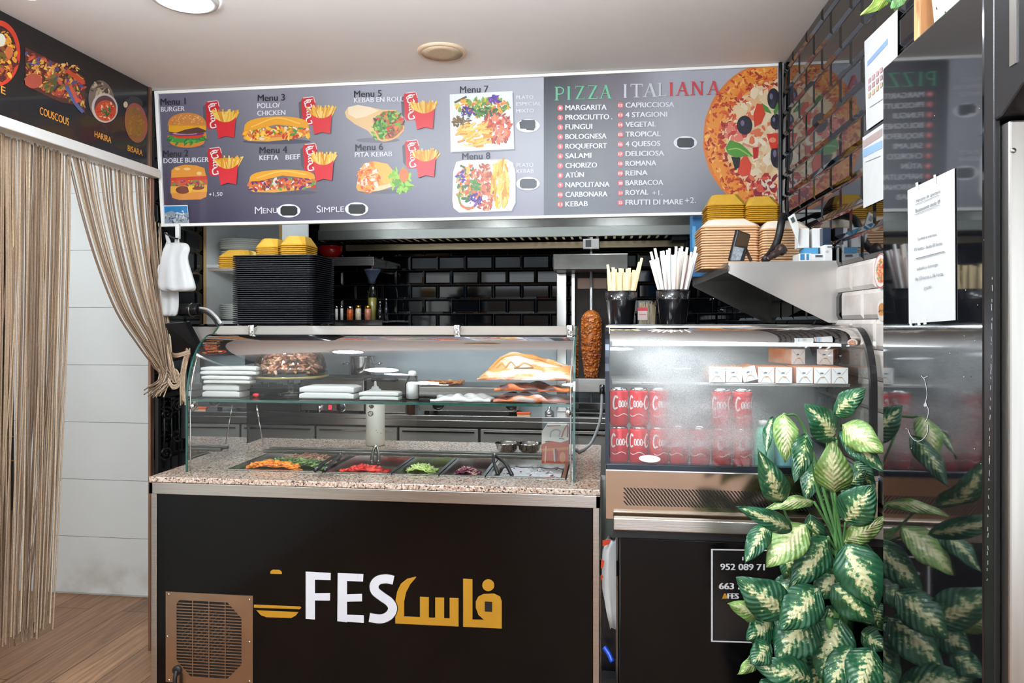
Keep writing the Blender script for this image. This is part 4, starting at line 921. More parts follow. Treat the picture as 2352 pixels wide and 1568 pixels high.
t = thing('paper_bag', (xb0, 2.62, ZSH + .082), 'topmost orange paper bag, its white printed flap standing up', 'paper bag', 'orange paper bags on the glass shelf')
SIL = [(1096, 872), (1106, 858), (1128, 838), (1146, 818), (1164, 810), (1200, 812), (1240, 822), (1290, 836), (1315, 846)]
nu, nv = 28, 8
def sil(u):
    x = 1096 + 219 * u; k = 0
    while k < len(SIL) - 2 and x > SIL[k + 1][0]: k += 1
    a, b = SIL[k], SIL[k + 1]; return x, a[1] + (b[1] - a[1]) * (x - a[0]) / (b[0] - a[0])
zb_ = ZSH + .083
def bagp(u, v):
    x, y = sil(u); p = PY(x, y, 2.62); zt_ = max(p.z, zb_ + .004); s = v
    return Vector((p.x, 2.612 + .07 * s + .006 * math.sin(u * 17 + v * 3), zb_ + (zt_ - zb_) * (s ** .7) + .0025 * math.sin(u * 31 + v * 9)))
mb = MB().use(0, smooth=True); mb.grid(bagp, nu, nv); mb.grid(lambda u, v: Vector((bagp(u, 1).x, bagp(u, 1).y + .09 * v, bagp(u, 1).z - (bagp(u, 1).z - zb_) * v)), nu, 4)
mb.build('bag_body', BG3, t, solid=.0012)
mb = soft_sheet('b', (xat(1098, 2.62), xb1, .16), 2.605, ZSH + .0815, lambda u, v: 0, None, '', '', 40, hz=.008); mb.build('bag_fold', BG1, t)
def bf(x, y):
    u = (x - 1096) / 219; yt = sil(u)[1]; v = min(1, max(0, (872 - y) / max(872 - yt, 1))) ** 1.4; return bagp(u, v)
a = Art(bf, (0, -1, .45), .004)
a.stroke([(1116, 852), (1132, 838), (1150, 824), (1166, 817), (1200, 819), (1240, 829), (1290, 843)], 4, (236, 160, 70)); a.stroke([(1138, 846), (1150, 836), (1160, 844), (1172, 834), (1184, 844), (1200, 836), (1222, 842)], 3, (206, 150, 84)); a.stroke([(1180, 849), (1225, 847)], 2.4, (90, 84, 80))
a.build('bag_print', t)
# squeeze bottle standing on the worktop behind the pans
q = PZ(862, 1022, ZW); k_ = q.y / F; 
t = thing('squeeze_bottle', (q.x, q.y, ZW), 'tall white sauce squeeze bottle standing behind the food pans', 'bottle')
R_ = 22.5 * k_
MB().use(0, smooth=True).lathe((q.x, q.y, ZW), [(R_ * .9, .0005), (R_, .006), (R_, 118 * k_), (R_ * .9, 124 * k_), (R_ * .62, 128 * k_)], 32).build('bottle_body', mat('ivory_plastic', (226, 222, 208), .4, noise=.03, nscale=30), t)
MB().use(0, smooth=True).lathe((q.x, q.y, ZW + 128 * k_), [(R_ * .62, 0), (R_ * .62, 5 * k_), (R_ * .4, 6 * k_), (R_ * .38, 10 * k_), (R_ * .16, 13 * k_), (R_ * .1, 24 * k_), (0, 24 * k_)], 24).build('nozzle', M_WHITE, t)
a = Art(lambda x, y: Vector((PY(x, y, q.y).x, q.y - math.sqrt(max(0, (R_ * 1.004) ** 2 - (PY(x, y, q.y).x - q.x) ** 2)), PY(x, y, q.y).z)), (0, -1, 0), .0005)
a.ell(858, 947, 7, 6, (120, 106, 96), jit=.1); a.ell(860, 931, 6, 4, (96, 84, 76), jit=.2); a.ell(858, 947, 3, 3, (206, 200, 190)); a.stroke([(870, 985), (882, 985)], 2, (140, 136, 128)); a.stroke([(872, 990), (880, 993)], 2, (180, 176, 168))
a.build('bottle_label', t)
# orange and white food carton
q = PZ(1275, 1062, ZW); k_ = q.y / F
t = thing('food_carton', (q.x, q.y, ZW), 'orange and white chicken carton standing behind the right end pan', 'carton')
x0, x1 = PY(1244, 1000, q.y).x, PY(1306, 1000, q.y).x; zt_ = PY(1275, 976, q.y).z
mb = MB().prism([(x0, q.y, ZW + .001), (x1, q.y, ZW + .001), (x1, q.y, zt_ - .004), (x1 - .012, q.y, zt_), (x0 + .02, q.y, zt_), (x0, q.y, zt_ - .03)], (0, .05, 0)); mb.build('box_body', mat('carton_white', (226, 220, 208), .5), t)
a = Art(lambda x, y: PY(x, y, q.y), (0, -1, 0), .0006); ins = lambda x, y: 1245 < x < 1306
a.poly([(1244, 1020), (1264, 1012), (1288, 1016), (1306, 1010), (1306, 1064), (1244, 1064)], (206, 86, 44)); a.poly([(1244, 1030), (1306, 1026), (1306, 1032), (1244, 1036)], (226, 140, 60)); a.ell(1276, 1044, 6, 14, (150, 60, 40)); a.ell(1292, 1050, 7, 12, (232, 150, 90)); a.stroke([(1252, 1062), (1254, 1024)], 3, (232, 190, 160)); a.stroke([(1274, 1060), (1272, 1030)], 4, (220, 200, 180))
a.stroke([(1264, 1004), (1266, 992), (1276, 986), (1286, 990), (1284, 1002)], 3, (180, 190, 186)); a.stroke([(1290, 1004), (1294, 992), (1300, 980), (1304, 978), (1303, 1004)], 3, (206, 90, 50)); a.stroke([(1256, 978), (1288, 977)], 2.4, (206, 60, 50)); a.stroke([(1252, 1014), (1262, 1013)], 2, (60, 50, 48)); a.stroke([(1284, 1006), (1296, 1008)], 2, (90, 120, 90))
a.build('carton_print', t)
# ================================================================== string curtain in the left doorway (two tied parts)
M_S = [mat(f'curtain_string_{k}', c, .75, noise=.2, nscale=120) for k, c in enumerate([(176, 150, 122), (150, 124, 98), (198, 176, 148), (122, 98, 78), (164, 138, 112)])]
ZR = 2.262; XCUR = XL - .05
def cw(px_, py_): return PX(px_, py_, XCUR + .15 * max(0, min(1.2, (py_ - 420) / 420)))
def strand(mb, pts, rg, r=.0027, n=5, dx=0.0):
    mb.use(rg.randrange(5), smooth=True); P = []
    for p_ in pts: P.append(Vector(p_) + Vector((dx, 0, 0)))
    mb.tube(P, r, n, False)
rg = random.Random(5)
mb = MB()
ya, yb = 2.02, cw(158, 360).y
N = 150
for k in range(N):
    u = (k + rg.random()) / N; y = ya + (yb - ya) * u
    zb = .36 - .25 * max(0, .35 - u) + rg.uniform(-.03, .05) if u < .35 else .36 + rg.uniform(-.02, .06)
    # the strings drift towards the left at the bottom
    dr = -.13 * max(0, u - .3) ** 1.2 - .02 * rg.random(); k1 = rg.uniform(-.012, .012); dx = rg.uniform(-.022, .022)
    if rg.random() < .06: dr -= rg.uniform(.08, .2)
    pts = [(XCUR, y, ZR)]
    for i in range(1, 9):
        s = i / 8; pts.append((XCUR, y + dr * s ** 1.6 + k1 * math.sin(s * 5), ZR + (zb - ZR) * s))
    strand(mb, pts, rg, .0033, 5, dx)
tag(mb.build('string_curtain', M_S), 'beige string curtain hanging straight on the left side of the doorway', 'string curtain', kind='stuff')
mb = MB(); KN = [(372, 838), (366, 815)]
def swag(n, pa, pb, mids, end, spread, sd, dx0=0):
    rg = random.Random(sd)
    for k in range(n):
        u = (k + rg.random() * .8) / n
        top = (pa[0] + (pb[0] - pa[0]) * u, pa[1] + (pb[1] - pa[1]) * u); T = cw(*top); pts = [(XCUR, T.y, ZR)]
        for (lx, ly), (rx_, ry) in mids:
            q = cw(lx + (rx_ - lx) * u, ly + (ry - ly) * u); pts.append(tuple(q))
        q = cw(end[0] + spread * (u - .5) + rg.uniform(-2, 2), end[1] + rg.uniform(-4, 4)); pts.append(tuple(q))
        strand(mb, spline(pts, 5), rg, .0029, 5, dx0 + rg.uniform(-.01, .014))
swag(26, (156, 358), (255, 390), [((186, 480), (262, 480)), ((222, 600), (284, 600)), ((268, 715), (312, 700)), ((318, 792), (346, 770))], (366, 842), 22, 1)
swag(18, (254, 388), (304, 404), [((262, 480), (308, 480)), ((286, 600), (326, 590)), ((316, 700), (346, 700)), ((346, 780), (366, 770))], (374, 842), 16, 2, .006)
swag(22, (304, 404), (361, 418), [((312, 500), (361, 500)), ((330, 620), (366, 620)), ((350, 730), (378, 720)), ((362, 790), (384, 780))], (380, 846), 18, 3, .012)
# the bundle is knotted in front of the jamb; tails and loops hang out of it
rg = random.Random(8); LP = lambda x, y, d=0: PY(x, y, 3.04 + d)
for k in range(44):
    s_ = cw(376 + rg.uniform(-20, 14), 842); m_ = cw(378 + rg.uniform(-15, 15), 868); e = cw(352 + rg.uniform(-18, 16), 900 + rg.uniform(-14, 14))
    strand(mb, spline([tuple(s_), tuple(m_), tuple(e)], 5), rg, .0031, 5, rg.uniform(-.02, .03))
for k in range(26):
    w_ = rg.uniform(-10, 10); h_ = rg.uniform(-7, 7)
    strand(mb, spline([tuple(cw(384 + w_ * .3, 790 + h_)), LP(391 + w_ * .4, 828 + h_), LP(402 + w_ * .6, 868 + h_ + abs(w_) * .8), LP(418 + w_ * .5, 864 + h_), LP(427 + w_ * .3, 832 + h_), LP(436, 806 + h_)], 6), rg, .0031, 5, 0)
for k in range(20):
    w_ = rg.uniform(-8, 8)
    strand(mb, spline([LP(436 - abs(w_), 806 + w_), LP(424 + w_ * .8, 838), LP(420 + w_ * .8, 880), LP(422 + w_, 912 + rg.uniform(-10, 20))], 6), rg, .0031, 5, 0)
for k in range(12):
    h_ = rg.uniform(-4, 4); strand(mb, spline([tuple(cw(388, 812 + h_)), LP(406, 816 + h_), LP(436, 808 + h_)], 6), rg, .0031, 5, 0)
for k in range(10):
    h_ = rg.uniform(-5, 5); strand(mb, spline([LP(386, 872 + h_), LP(398, 888 + h_), LP(412, 880 + h_), LP(408, 856 + h_), LP(392, 846 + h_)], 6), rg, .0031, 5, 0)
tag(mb.build('string_curtain', M_S), 'beige string curtain swept aside and knotted by the counter', 'string curtain', kind='stuff')

# ================================================================== tall drinks fridge, right foreground
YF1, XF = 1.60, 0.5837; YF0 = XF / .5014; ZF = 2.105
M_FR = mat('black_gloss_enamel', (15, 16, 19), .045, spec=.7, noise=.2, nscale=3, bump=.012, bscale=5, coat=.5)
fr = thing('drinks_fridge', (XF + .3, (YF0 + YF1) / 2, 0), 'tall glossy black drinks fridge cut by the right edge of the picture', 'fridge')
MB().box(XF, XF + .62, YF0 + .03, YF1, 0.02, ZF).build('fridge_body', M_FR, fr, bevel=.004)
MB().box(XF + .012, XF + .6, YF0 + .05, YF1 - .03, 0, .03).build('plinth', M_MATTE, fr)
xx = lambda px_, Y: xat(px_, Y)
MB().box(XF, xx(2299, YF0), YF0, YF0 + .03, .08, ZF).build('front_frame', M_BLACK, fr, bevel=.002)
dr_ = MB().box(xx(2300, YF0), xx(2300, YF0) + .028, YF0 - .022, YF0 + .03, .09, 1.868); drf = dr_.build('door_frame', mat('aluminium', (186, 182, 176), .3, 1.0, noise=.1, nscale=4, stretch=(20, 20, 1)), fr, bevel=.003)
MB().box(xx(2300, YF0) + .028, XF + .6, YF0 - .01, YF0 - .004, .09, 1.868).build('door_glass', mat('dark_fridge_glass', (10, 11, 13), .04, coat=.5), fr)
MB().box(XF + .57, XF + .6, YF0 - .022, YF0 + .03, .09, 1.868).build('door_frame', MATS['aluminium'], fr, bevel=.003)
MB().use(0, smooth=True).lathe((xx(2308, YF0), YF0 - .022, zat(2308, 354, YF0)), [(.004, 0), (.004, -.0015), (0, -.002)], 12, 'y').build('screw', M_STEEL2, drf)
mb = MB().prism([(XF + .001, YF0 + .03, 1.871), (XF + .001, YF0 + .03, ZF), (XF + .001, YF0 - .09, ZF), (XF + .001, YF0 - .10, 1.96), (XF + .001, YF0 - .075, 1.905), (XF + .001, YF0 - .02, 1.875)], (.6, 0, 0))
mb.build('light_canopy', M_BLACK, fr, bevel=.004)
MB().box(XF - .0006, XF + .0014, YF0 - .06, YF0 - .042, 1.94, ZF).build('canopy_trim', MATS['aluminium'], fr)
p = PY(2340, 305, YF0 - .012); q = PY(2400, 415, YF0 - .012)
a = Art(lambda x, y: PY(x, y, YF0 - .0105), (0, -1, 0), .0004); a.poly([(2341, 304), (2420, 300), (2420, 420), (2341, 416)], (232, 234, 236)); a.ell(2356, 318, 14, 10, (70, 140, 190)); a.poly([(2341, 345), (2420, 343), (2420, 345), (2341, 347)], (150, 154, 160)); a.build('fridge_sticker', fr, M_PAPERPRINT)
# scuffs on the enamel: pale scratch lines
ff = lambda x, y: PX(x, y, XF); a = Art(ff, (-1, 0, 0), .0004); W = (176, 178, 182)
a.stroke([(2116, 862), (2124, 872), (2128, 888), (2130, 905), (2127, 925), (2133, 940), (2131, 958), (2126, 968)], 1.6, W); a.stroke([(2086, 985), (2092, 1000), (2104, 1012), (2118, 1010), (2130, 995), (2132, 975)], 1.6, W); a.poly([(2122, 930), (2127, 920), (2131, 932), (2124, 934)], W); a.stroke([(2122, 868), (2132, 864)], 1.4, W)
rg = random.Random(4)
for k in range(34): y = 640 + k * 21 + rg.uniform(-8, 8); x = 2281 - (y - 640) * .008; a.stroke([(x + rg.uniform(-1, 1), y), (x + rg.uniform(-1, 1), y + rg.uniform(4, 16))], 1.3, W)
for k in range(14): x, y = rg.uniform(2040, 2270), rg.uniform(180, 1100); a.ell(x, y, 1.2, 1.0, W, 6)
a.build('scratches', fr, M_PRINT)
# notice taped on the fridge side
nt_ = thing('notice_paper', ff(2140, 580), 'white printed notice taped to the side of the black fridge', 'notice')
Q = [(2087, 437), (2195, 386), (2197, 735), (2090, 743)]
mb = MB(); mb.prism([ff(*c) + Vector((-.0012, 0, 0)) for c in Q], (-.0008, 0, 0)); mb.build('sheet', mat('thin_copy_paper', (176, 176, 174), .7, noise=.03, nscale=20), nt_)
a = Art(ff, (-1, 0, 0), .0022); G = (110, 112, 116)
for s_, x0, y0, x1, y1, h in (('Horario de apertura', 2107, 466, 2163, 443, 9), ('Restaurante desde 09', 2106, 489, 2163, 466, 9), ('Lunes a viernes', 2112, 552, 2155, 541, 7), ('13 horas - hasta 00 horas', 2104, 577, 2168, 562, 8), ('sabado y domingo', 2110, 621, 2158, 610, 7), ('de 13 horas a 06 horas', 2106, 645, 2171, 632, 8), ('gracias', 2127, 665, 2144, 661, 8)): a.text(s_, x0, y0, x1, y1, h, G, .0)
a.stroke([(2107, 470), (2163, 447)], 1.2, G); a.stroke([(2106, 493), (2163, 470)], 1.2, G); a.stroke([(2109, 594), (2175, 577)], 2, G)
a.build('lettering', nt_, M_PAPERPRINT)
for (x0, y0, x1, y1) in ((2092, 735, 2096, 748), (2110, 734, 2116, 746), (2124, 732, 2130, 744), (2148, 402, 2153, 420), (2106, 420, 2112, 434)):
    b_ = Art(ff, (-1, 0, 0), .0026); b_.poly([(x0, y0), (x1, y0 - 2), (x1 + 2, y1), (x0 + 1, y1 + 1)], (226, 228, 230)); b_.build('tape', nt_, M_GLOSSPRINT)
# planter basket with a hanging leaf on top of the fridge
bk = thing('planter_box', (XF + .1, 1.4, ZF), 'cream perforated planter with a wooden corner on top of the fridge', 'planter')
x0, x1, y0, y1 = XF + .035, XF + .30, 1.18, 1.50; zz = ZF + .30
mb = MB(); mb.ring([[(x0 + .02, y0 + .02, ZF + .001), (x1 - .02, y0 + .02, ZF + .001), (x1 - .02, y1 - .02, ZF + .001), (x0 + .02, y1 - .02, ZF + .001)], [(x0, y0, zz), (x1, y0, zz), (x1, y1, zz), (x0, y1, zz)], [(x0 + .006, y0 + .006, zz), (x1 - .006, y0 + .006, zz), (x1 - .006, y1 - .006, zz), (x0 + .006, y1 - .006, zz)], [(x0 + .02, y0 + .02, zz - .05), (x1 - .02, y0 + .02, zz - .05), (x1 - .02, y1 - .02, zz - .05), (x0 + .02, y1 - .02, zz - .05)]], True, True, True)
mb.build('planter_body', M_CREAM, bk)
rg = random.Random(3); mb = MB()
for i in range(9):
    for j in range(8):
        y = y0 + .03 + .032 * i; z = ZF + .03 + .034 * j + (i % 2) * .012; s = (z - ZF) / .3; x = x0 + .02 * (1 - s) - .0004
        mb.prism([(x, y, z), (x, y + .003, z + .011), (x, y + .008, z + .013), (x, y + .005, z + .002)], (.001, 0, 0))
mb.build('slots', M_MATTE, bk)
MB().box(x0 - .002, x0 + .028, y1 + .004, y1 + .03, ZF + .001, zz).build('wooden_corner', mat('orange_wood', (206, 146, 96), .5, noise=.2, nscale=12, stretch=(8, 8, 1)), bk, bevel=.003)
# ================================================================== refrigerated display case on its own black base (right)
DX0, DX1, DY, DZ0, DZV, DZG, DZT = .006, .748, 2.08, 1.001, 1.144, 1.165, 1.562
# base cabinet
bs = thing('base_cabinet', (.4, 2.4, 0), 'black base cabinet with a steel front lip under the chilled drinks case', 'cabinet')
bx0 = xat(1425, 2.06)
MB().box(bx0, .76, 2.06, 2.085, 0.03, .957).build('front_panel', M_PANEL, bs, bevel=.002)
MB().box(bx0 + .005, .76, 2.085, 2.68, 0.0, .98).build('cabinet_body', M_MATTE, bs)
MB().box(xat(1409, 2.06), .76, 2.066, 2.085, .957, .985).build('recess_strip', M_RUBBER, bs)
MB().box(xat(1409, 2.05), .76, 2.045, 2.07, .983, 1.018).box(xat(1409, 2.05), .76, 2.06, 2.68, .98, 1.0).build('steel_lip', M_STEEL, bs, bevel=.003)
# black sign on the base
sg = thing('contact_sign', PY(1720, 1370, 2.058), 'black phone number sign with a white outline on the base cabinet', 'sign')
sf = lambda x, y: PY(x, y, 2.0575)
MB().prism([PY(x, y, 2.059) for x, y in ((1633, 1260), (1850, 1263), (1850, 1480), (1633, 1473))], (0, -.0012, 0)).build('sign_panel', mat('sign_black', (14, 13, 14), .25), sg)
a = Art(sf, (0, -1, 0), .0006); W = (226, 226, 228)
for q in ([(1633, 1260), (1850, 1263), (1850, 1266), (1633, 1263)], [(1633, 1470), (1850, 1477), (1850, 1480), (1633, 1473)], [(1633, 1260), (1637, 1260), (1637, 1473), (1633, 1473)], [(1846, 1263), (1850, 1263), (1850, 1480), (1846, 1480)]): a.poly(q, W)
a.build('outline', sg)
a = Art(sf, (0, -1, 0), .0006)
a.text('952 089 71', 1655, 1308, 1756, 1309, 14, W, .014); a.text('663 7', 1652, 1352, 1705, 1353, 14, W, .02); a.text('FES', 1671, 1374, 1696, 1374, 12, W, .02)
a.poly([(1658, 1374), (1663, 1362), (1667, 1362), (1671, 1374)], GO); a.stroke([(1706, 1278), (1706, 1286)], 3, W); a.text('phone', 1712, 1400, 1732, 1400, 5, (206, 60, 40)) if False else a.ell(1706, 1401, 6, 5, (206, 60, 40))
a.poly([(1702, 1322), (1712, 1322), (1712, 1331), (1702, 1331)], (70, 150, 130))
a.build('lettering', sg)
# case
dc = thing('chilled_drinks_case', (.377, 2.35, DZ0), 'curved front chilled drinks case with cans and cartons, misted glass', 'display fridge')
M_VENT = mat('polished_steel_panel', (206, 190, 174), .12, 1.0, noise=.06, nscale=5)
MB().prism([(DX0, DY + .008, DZ0 + .002), (DX0, DY, DZV), (DX0, DY + .02, DZV), (DX0, DY + .02, DZ0 + .002)], (DX1 - DX0, 0, 0)).build('vent_panel', M_VENT, dc, bevel=.001)
MB().box(DX0, DX1, DY + .02, 2.66, DZ0, DZV).build('case_body', M_BLACK, dc)
mb = MB(); vz0, vz1, vx0, vx1 = zat(1500, 1163, DY), zat(1500, 1122, DY), xat(1431, DY), xat(1760, DY) + .20
n = 62; w_ = (vx1 - vx0) / n
for r in range(4):
    for k in range(n):
        x = vx0 + k * w_ + r * 0.0; h_ = (vz1 - vz0) / 4; zt = vz1 - r * h_
        q_ = lambda z_: DY + .008 * (DZV - z_) / (DZV - DZ0) - .0004; mb.prism([(x, q_(zt), zt), (x + .0048, q_(zt), zt), (x + .0048 + .011, q_(zt - h_), zt - h_), (x + .011, q_(zt - h_), zt - h_)], (0, .0006, 0))
mb.build('vent_slots', M_MATTE, dc)
a = Art(lambda x, y: PY(x, y, DY + .002), (0, -1, 0), .0012); a.ell(1995, 1098, 27, 10, (200, 212, 220), 30); a.ell(1998, 1099, 23, 8.4, (52, 120, 190), 30)
a.stroke([(1980, 1102), (1983, 1096), (1987, 1102), (1990, 1096), (1994, 1101), (1998, 1096), (2001, 1102), (2006, 1097), (2010, 1101), (2016, 1098)], 1.8, (232, 238, 244)); a.build('oval_badge', dc, M_GLOSSPRINT)
M_FRM = mat('dark_anodised', (52, 56, 62), .25, .9, noise=.1, nscale=8)
MB().box(DX0, DX1, DY - .004, DY + .03, DZV, DZG).build('glass_sill', M_FRM, dc, bevel=.003)
MB().box(DX0, DX1, DY - .006, DY - .003, DZV + .001, DZV + .004).build('sill_trim', M_STEEL2, dc)
pr = [(DY, DZG), (DY, 1.30), (DY, 1.385)]
for i in range(1, 13):
    a_ = PI / 2 * i / 12; pr.append((DY + .135 * (1 - math.cos(a_)), 1.385 + (DZT - .006 - 1.385) * math.sin(a_)))
def fog(nt, mx):
    """condensation: white mist in cloudy patches with clear drips"""
    L = nt.links; tc = nt.nodes.new('ShaderNodeTexCoord')
    def blob(cx, cz, rx, rz, k):
        mp = nt.nodes.new('ShaderNodeMapping'); mp.vector_type = 'POINT'; mp.inputs['Location'].default_value = (-cx / rx, 0, -cz / rz); mp.inputs['Scale'].default_value = (1 / rx, 0, 1 / rz)
        L.new(tc.outputs['Object'], mp.inputs[0]); ln = nt.nodes.new('ShaderNodeVectorMath'); ln.operation = 'LENGTH'; L.new(mp.outputs[0], ln.inputs[0])
        mr = nt.nodes.new('ShaderNodeMapRange'); mr.interpolation_type = 'SMOOTHSTEP'; mr.inputs[1].default_value = 1.0; mr.inputs[2].default_value = .25; mr.inputs[3].default_value = 0; mr.inputs[4].default_value = k
        L.new(ln.outputs['Value'], mr.inputs[0]); return mr.outputs[0]
    x0 = .377; z0 = DZ0
    bl = [blob(*q) for q in ((.20 - x0, 1.43 - z0, .17, .085, 1.0), (.30 - x0, 1.46 - z0, .12, .06, .4), (.13 - x0, 1.485 - z0, .16, .06, .5), (.27 - x0, 1.29 - z0, .23, .12, .8), (.48 - x0, 1.44 - z0, .22, .06, .2), (.34 - x0, 1.22 - z0, .30, .08, .36), (.36 - x0, 1.33 - z0, .4, .13, .22))]
    s = bl[0]
    for b in bl[1:]:
        m = nt.nodes.new('ShaderNodeMath'); m.operation = 'ADD'; m.use_clamp = True; L.new(s, m.inputs[0]); L.new(b, m.inputs[1]); s = m.outputs[0]
    n = nt.nodes.new('ShaderNodeTexNoise'); n.inputs['Scale'].default_value = 7; n.inputs['Detail'].default_value = 6; L.new(tc.outputs['Object'], n.inputs['Vector'])
    sp = nt.nodes.new('ShaderNodeTexNoise'); sp.inputs['Scale'].default_value = 420; sp.inputs['Detail'].default_value = 1; L.new(tc.outputs['Object'], sp.inputs['Vector'])
    r = nt.nodes.new('ShaderNodeMapRange'); r.inputs[1].default_value = .3; r.inputs[2].default_value = .7; r.inputs[3].default_value = .55; r.inputs[4].default_value = 1.15; L.new(n.outputs[0], r.inputs[0])
    r2 = nt.nodes.new('ShaderNodeMapRange'); r2.inputs[1].default_value = .35; r2.inputs[2].default_value = .65; r2.inputs[3].default_value = .75; r2.inputs[4].default_value = 1.1; L.new(sp.outputs[0], r2.inputs[0])
    for q in (r, r2):
        m = nt.nodes.new('ShaderNodeMath'); m.operation = 'MULTIPLY'; m.use_clamp = True; L.new(s, m.inputs[0]); L.new(q.outputs[0], m.inputs[1]); s = m.outputs[0]
    d = nt.nodes.new('ShaderNodeBsdfDiffuse'); d.inputs[0].default_value = (.74, .77, .76, 1); tl_ = nt.nodes.new('ShaderNodeBsdfTranslucent'); tl_.inputs[0].default_value = (.78, .8, .79, 1)
    dm = nt.nodes.new('ShaderNodeMixShader'); dm.inputs[0].default_value = .62; L.new(d.outputs[0], dm.inputs[1]); L.new(tl_.outputs[0], dm.inputs[2])
    fm = nt.nodes.new('ShaderNodeMixShader'); L.new(s, fm.inputs[0]); L.new(mx.outputs[0], fm.inputs[1]); L.new(dm.outputs[0], fm.inputs[2])
    return fm
M_FOG = glassy('misted_glass', (0.97, 0.98, 0.975), fog=fog)
mb = MB().use(0, smooth=True); mb.ring([[(x, y, z) for y, z in pr] for x in (DX0 + .012, DX1 - .016)], close=False); mb.build('curved_front', M_FOG, dc, fix=False)
sd = pr + [(2.64, DZT - .006), (2.64, DZG)]
for x, w2, m in ((DX0 + .004, .006, M_FRM), (DX1 - .012, .009, M_BLACK)):
    fr_ = MB().use(0, smooth=False)
    R = [[(x - w2, y - .003, z), (x + w2, y - .003, z), (x + w2, y + .012, z - .004), (x - w2, y + .012, z - .004)] for y, z in pr]; R.append([(x - w2, 2.64, DZT), (x + w2, 2.64, DZT), (x + w2, 2.64, DZT - .016), (x - w2, 2.64, DZT - .016)])
    fr_.ring(R, True, True, True); fr_.build('end_frame', m, dc)
    MB().add([(x, y, z) for y, z in sd], [tuple(range(len(sd)))]).build('side_pane', M_GLASS, dc, fix=False)
MB().box(DX0, DX1, 2.205, 2.235, DZT - .03, DZT - .001).build('top_rail', M_STEEL2, dc, bevel=.004)
MB().box(DX0 + .01, DX1 - .01, 2.235, 2.64, DZT - .007, DZT - .001).build('top_glass', M_GLASS, dc)
MB().box(DX0, DX1, 2.64, 2.66, DZG, DZT).build('back_frame', mat('pale_liner', (206, 210, 210), .35), dc)
MB().box(DX0 + .02, DX1 - .02, 2.10, 2.63, DZV + .001, DZV + .008).build('case_floor', mat('grey_liner', (150, 154, 156), .3, .4), dc)
lb = MB().box(DX0 + .02, xat(1928, 2.2), 2.185, 2.205, DZT - .062, DZT - .048); lb.build('led_strip', emis('cold_led', (232, 246, 255), LED), dc)
MB().box(DX0 + .02, DX1 - .03, 2.183, 2.225, DZT - .048, DZT - .042).build('led_housing', M_WHITE, dc)
mb = MB().use(0, smooth=True); SZ = 1.379
for k in range(9): y = 2.25 + .042 * k; mb.tube([(DX0 + .02, y, SZ), (DX1 - .02, y, SZ)], .0022, 6)
for k in range(30): x = DX0 + .03 + .0232 * k; mb.tube([(x, 2.25, SZ - .003), (x, 2.60, SZ - .003)], .0014, 5)
mb.tube([(DX0 + .02, 2.25, SZ + .004), (DX1 - .02, 2.25, SZ + .004)], .0032, 6); mb.build('wire_shelf', M_WHITE, dc)
a = Art(lambda x, y: PY(x, y, DY), (0, -1, 0), .0012); a.ell(1492, 1053, 25, 8.5, (240, 240, 238), 30, rot=.06); a.build('oval_sticker', dc, M_PAPERPRINT)
for px_ in (1918, 1938): MB().use(0).box(xat(px_, 2.35) - .004, xat(px_, 2.35) + .004, 2.505, 2.515, SZ + .006, DZT - .03).build('shelf_post', M_WHITE, dc)

# cans
M_CANR = mat('red_can', (206, 20, 30), .22, .25, noise=.08, nscale=14)
def make_can(loc):
    t = thing('drink_can', loc, 'x', 'can', 'red drink cans in the chilled case')
    z, r = loc[2], .0285; c = (loc[0], loc[1], z)
    MB().use(0, smooth=True).lathe(c, [(.021, .0), (.023, .002), (r, .010), (r, .100), (.0262, .106)], 24).build('can_body', M_CANR, t)
    MB().use(0, smooth=True).lathe(c, [(.0262, .106), (.0245, .1085), (.0245, .1105), (.0225, .1105), (.022, .108), (0, .108)], 24).build('can_lid', M_STEEL2, t)
    def cf(u, v): a_ = -PI / 2 + u; return Vector((loc[0] + (r + .0003) * math.cos(a_), loc[1] + (r + .0003) * math.sin(a_), z + v))
    a = Art(cf, (0, -1, 0), .0001); W = (240, 236, 234); s = .062
    def sc(pts): return [((x - .36) * 2.5, s + .006 + (y - .5) * .05) for x, y in pts]
    def st(pts, w): 
        P = spline([(p_[0], p_[1], 0) for p_ in sc(pts)], 6); n_ = a.n * .0001; 
        for i in range(len(P) - 1):
            d_ = (P[i + 1] - P[i]); d_ = Vector((d_.x * r, d_.y, 0)).normalized(); o = Vector((-d_.y / r, d_.x, 0)) * w / 2
            a.mb.use(0, W).add([cf((P[i] + o).x, (P[i] + o).y), cf((P[i + 1] + o).x, (P[i + 1] + o).y), cf((P[i + 1] - o).x, (P[i + 1] - o).y), cf((P[i] - o).x, (P[i] - o).y)], [(0, 1, 2, 3)])
    st([(.20, .82), (.12, .95), (.02, .6), (.06, .2), (.2, .28)], .005)
    for k in (.27, .39, .52): st([(k + .06, .62), (k, .66), (k - .01, .36), (k + .06, .34), (k + .07, .6)], .003)
    st([(.60, .45), (.66, .5)], .003); st([(.88, .84), (.80, .96), (.70, .6), (.75, .2), (.9, .3)], .005); st([(.96, .6), (.92, .4), (1.0, .4), (1.0, .62)], .003)
    for k in range(8): a.mb.use(0, W).add([cf(-.8 + k * .2, s - .026 - .004 * math.sin(k * .9)), cf(-.6 + k * .2, s - .026 - .004 * math.sin((k + 1) * .9)), cf(-.6 + k * .2, s - .028 - .004 * math.sin((k + 1) * .9)), cf(-.8 + k * .2, s - .028 - .004 * math.sin(k * .9))], [(0, 1, 2, 3)])
    a.build('can_lettering', t)
    return t
cx_ = [1420, 1463, 1507, 1557, 1606, 1655, 1703]; zf = DZV + .009; YCAN = 2.145
c0 = None; CAX = []
for px_ in cx_: CAX.append(max(xat(px_, YCAN) + .002, (CAX[-1] + .0578) if CAX else .0402))
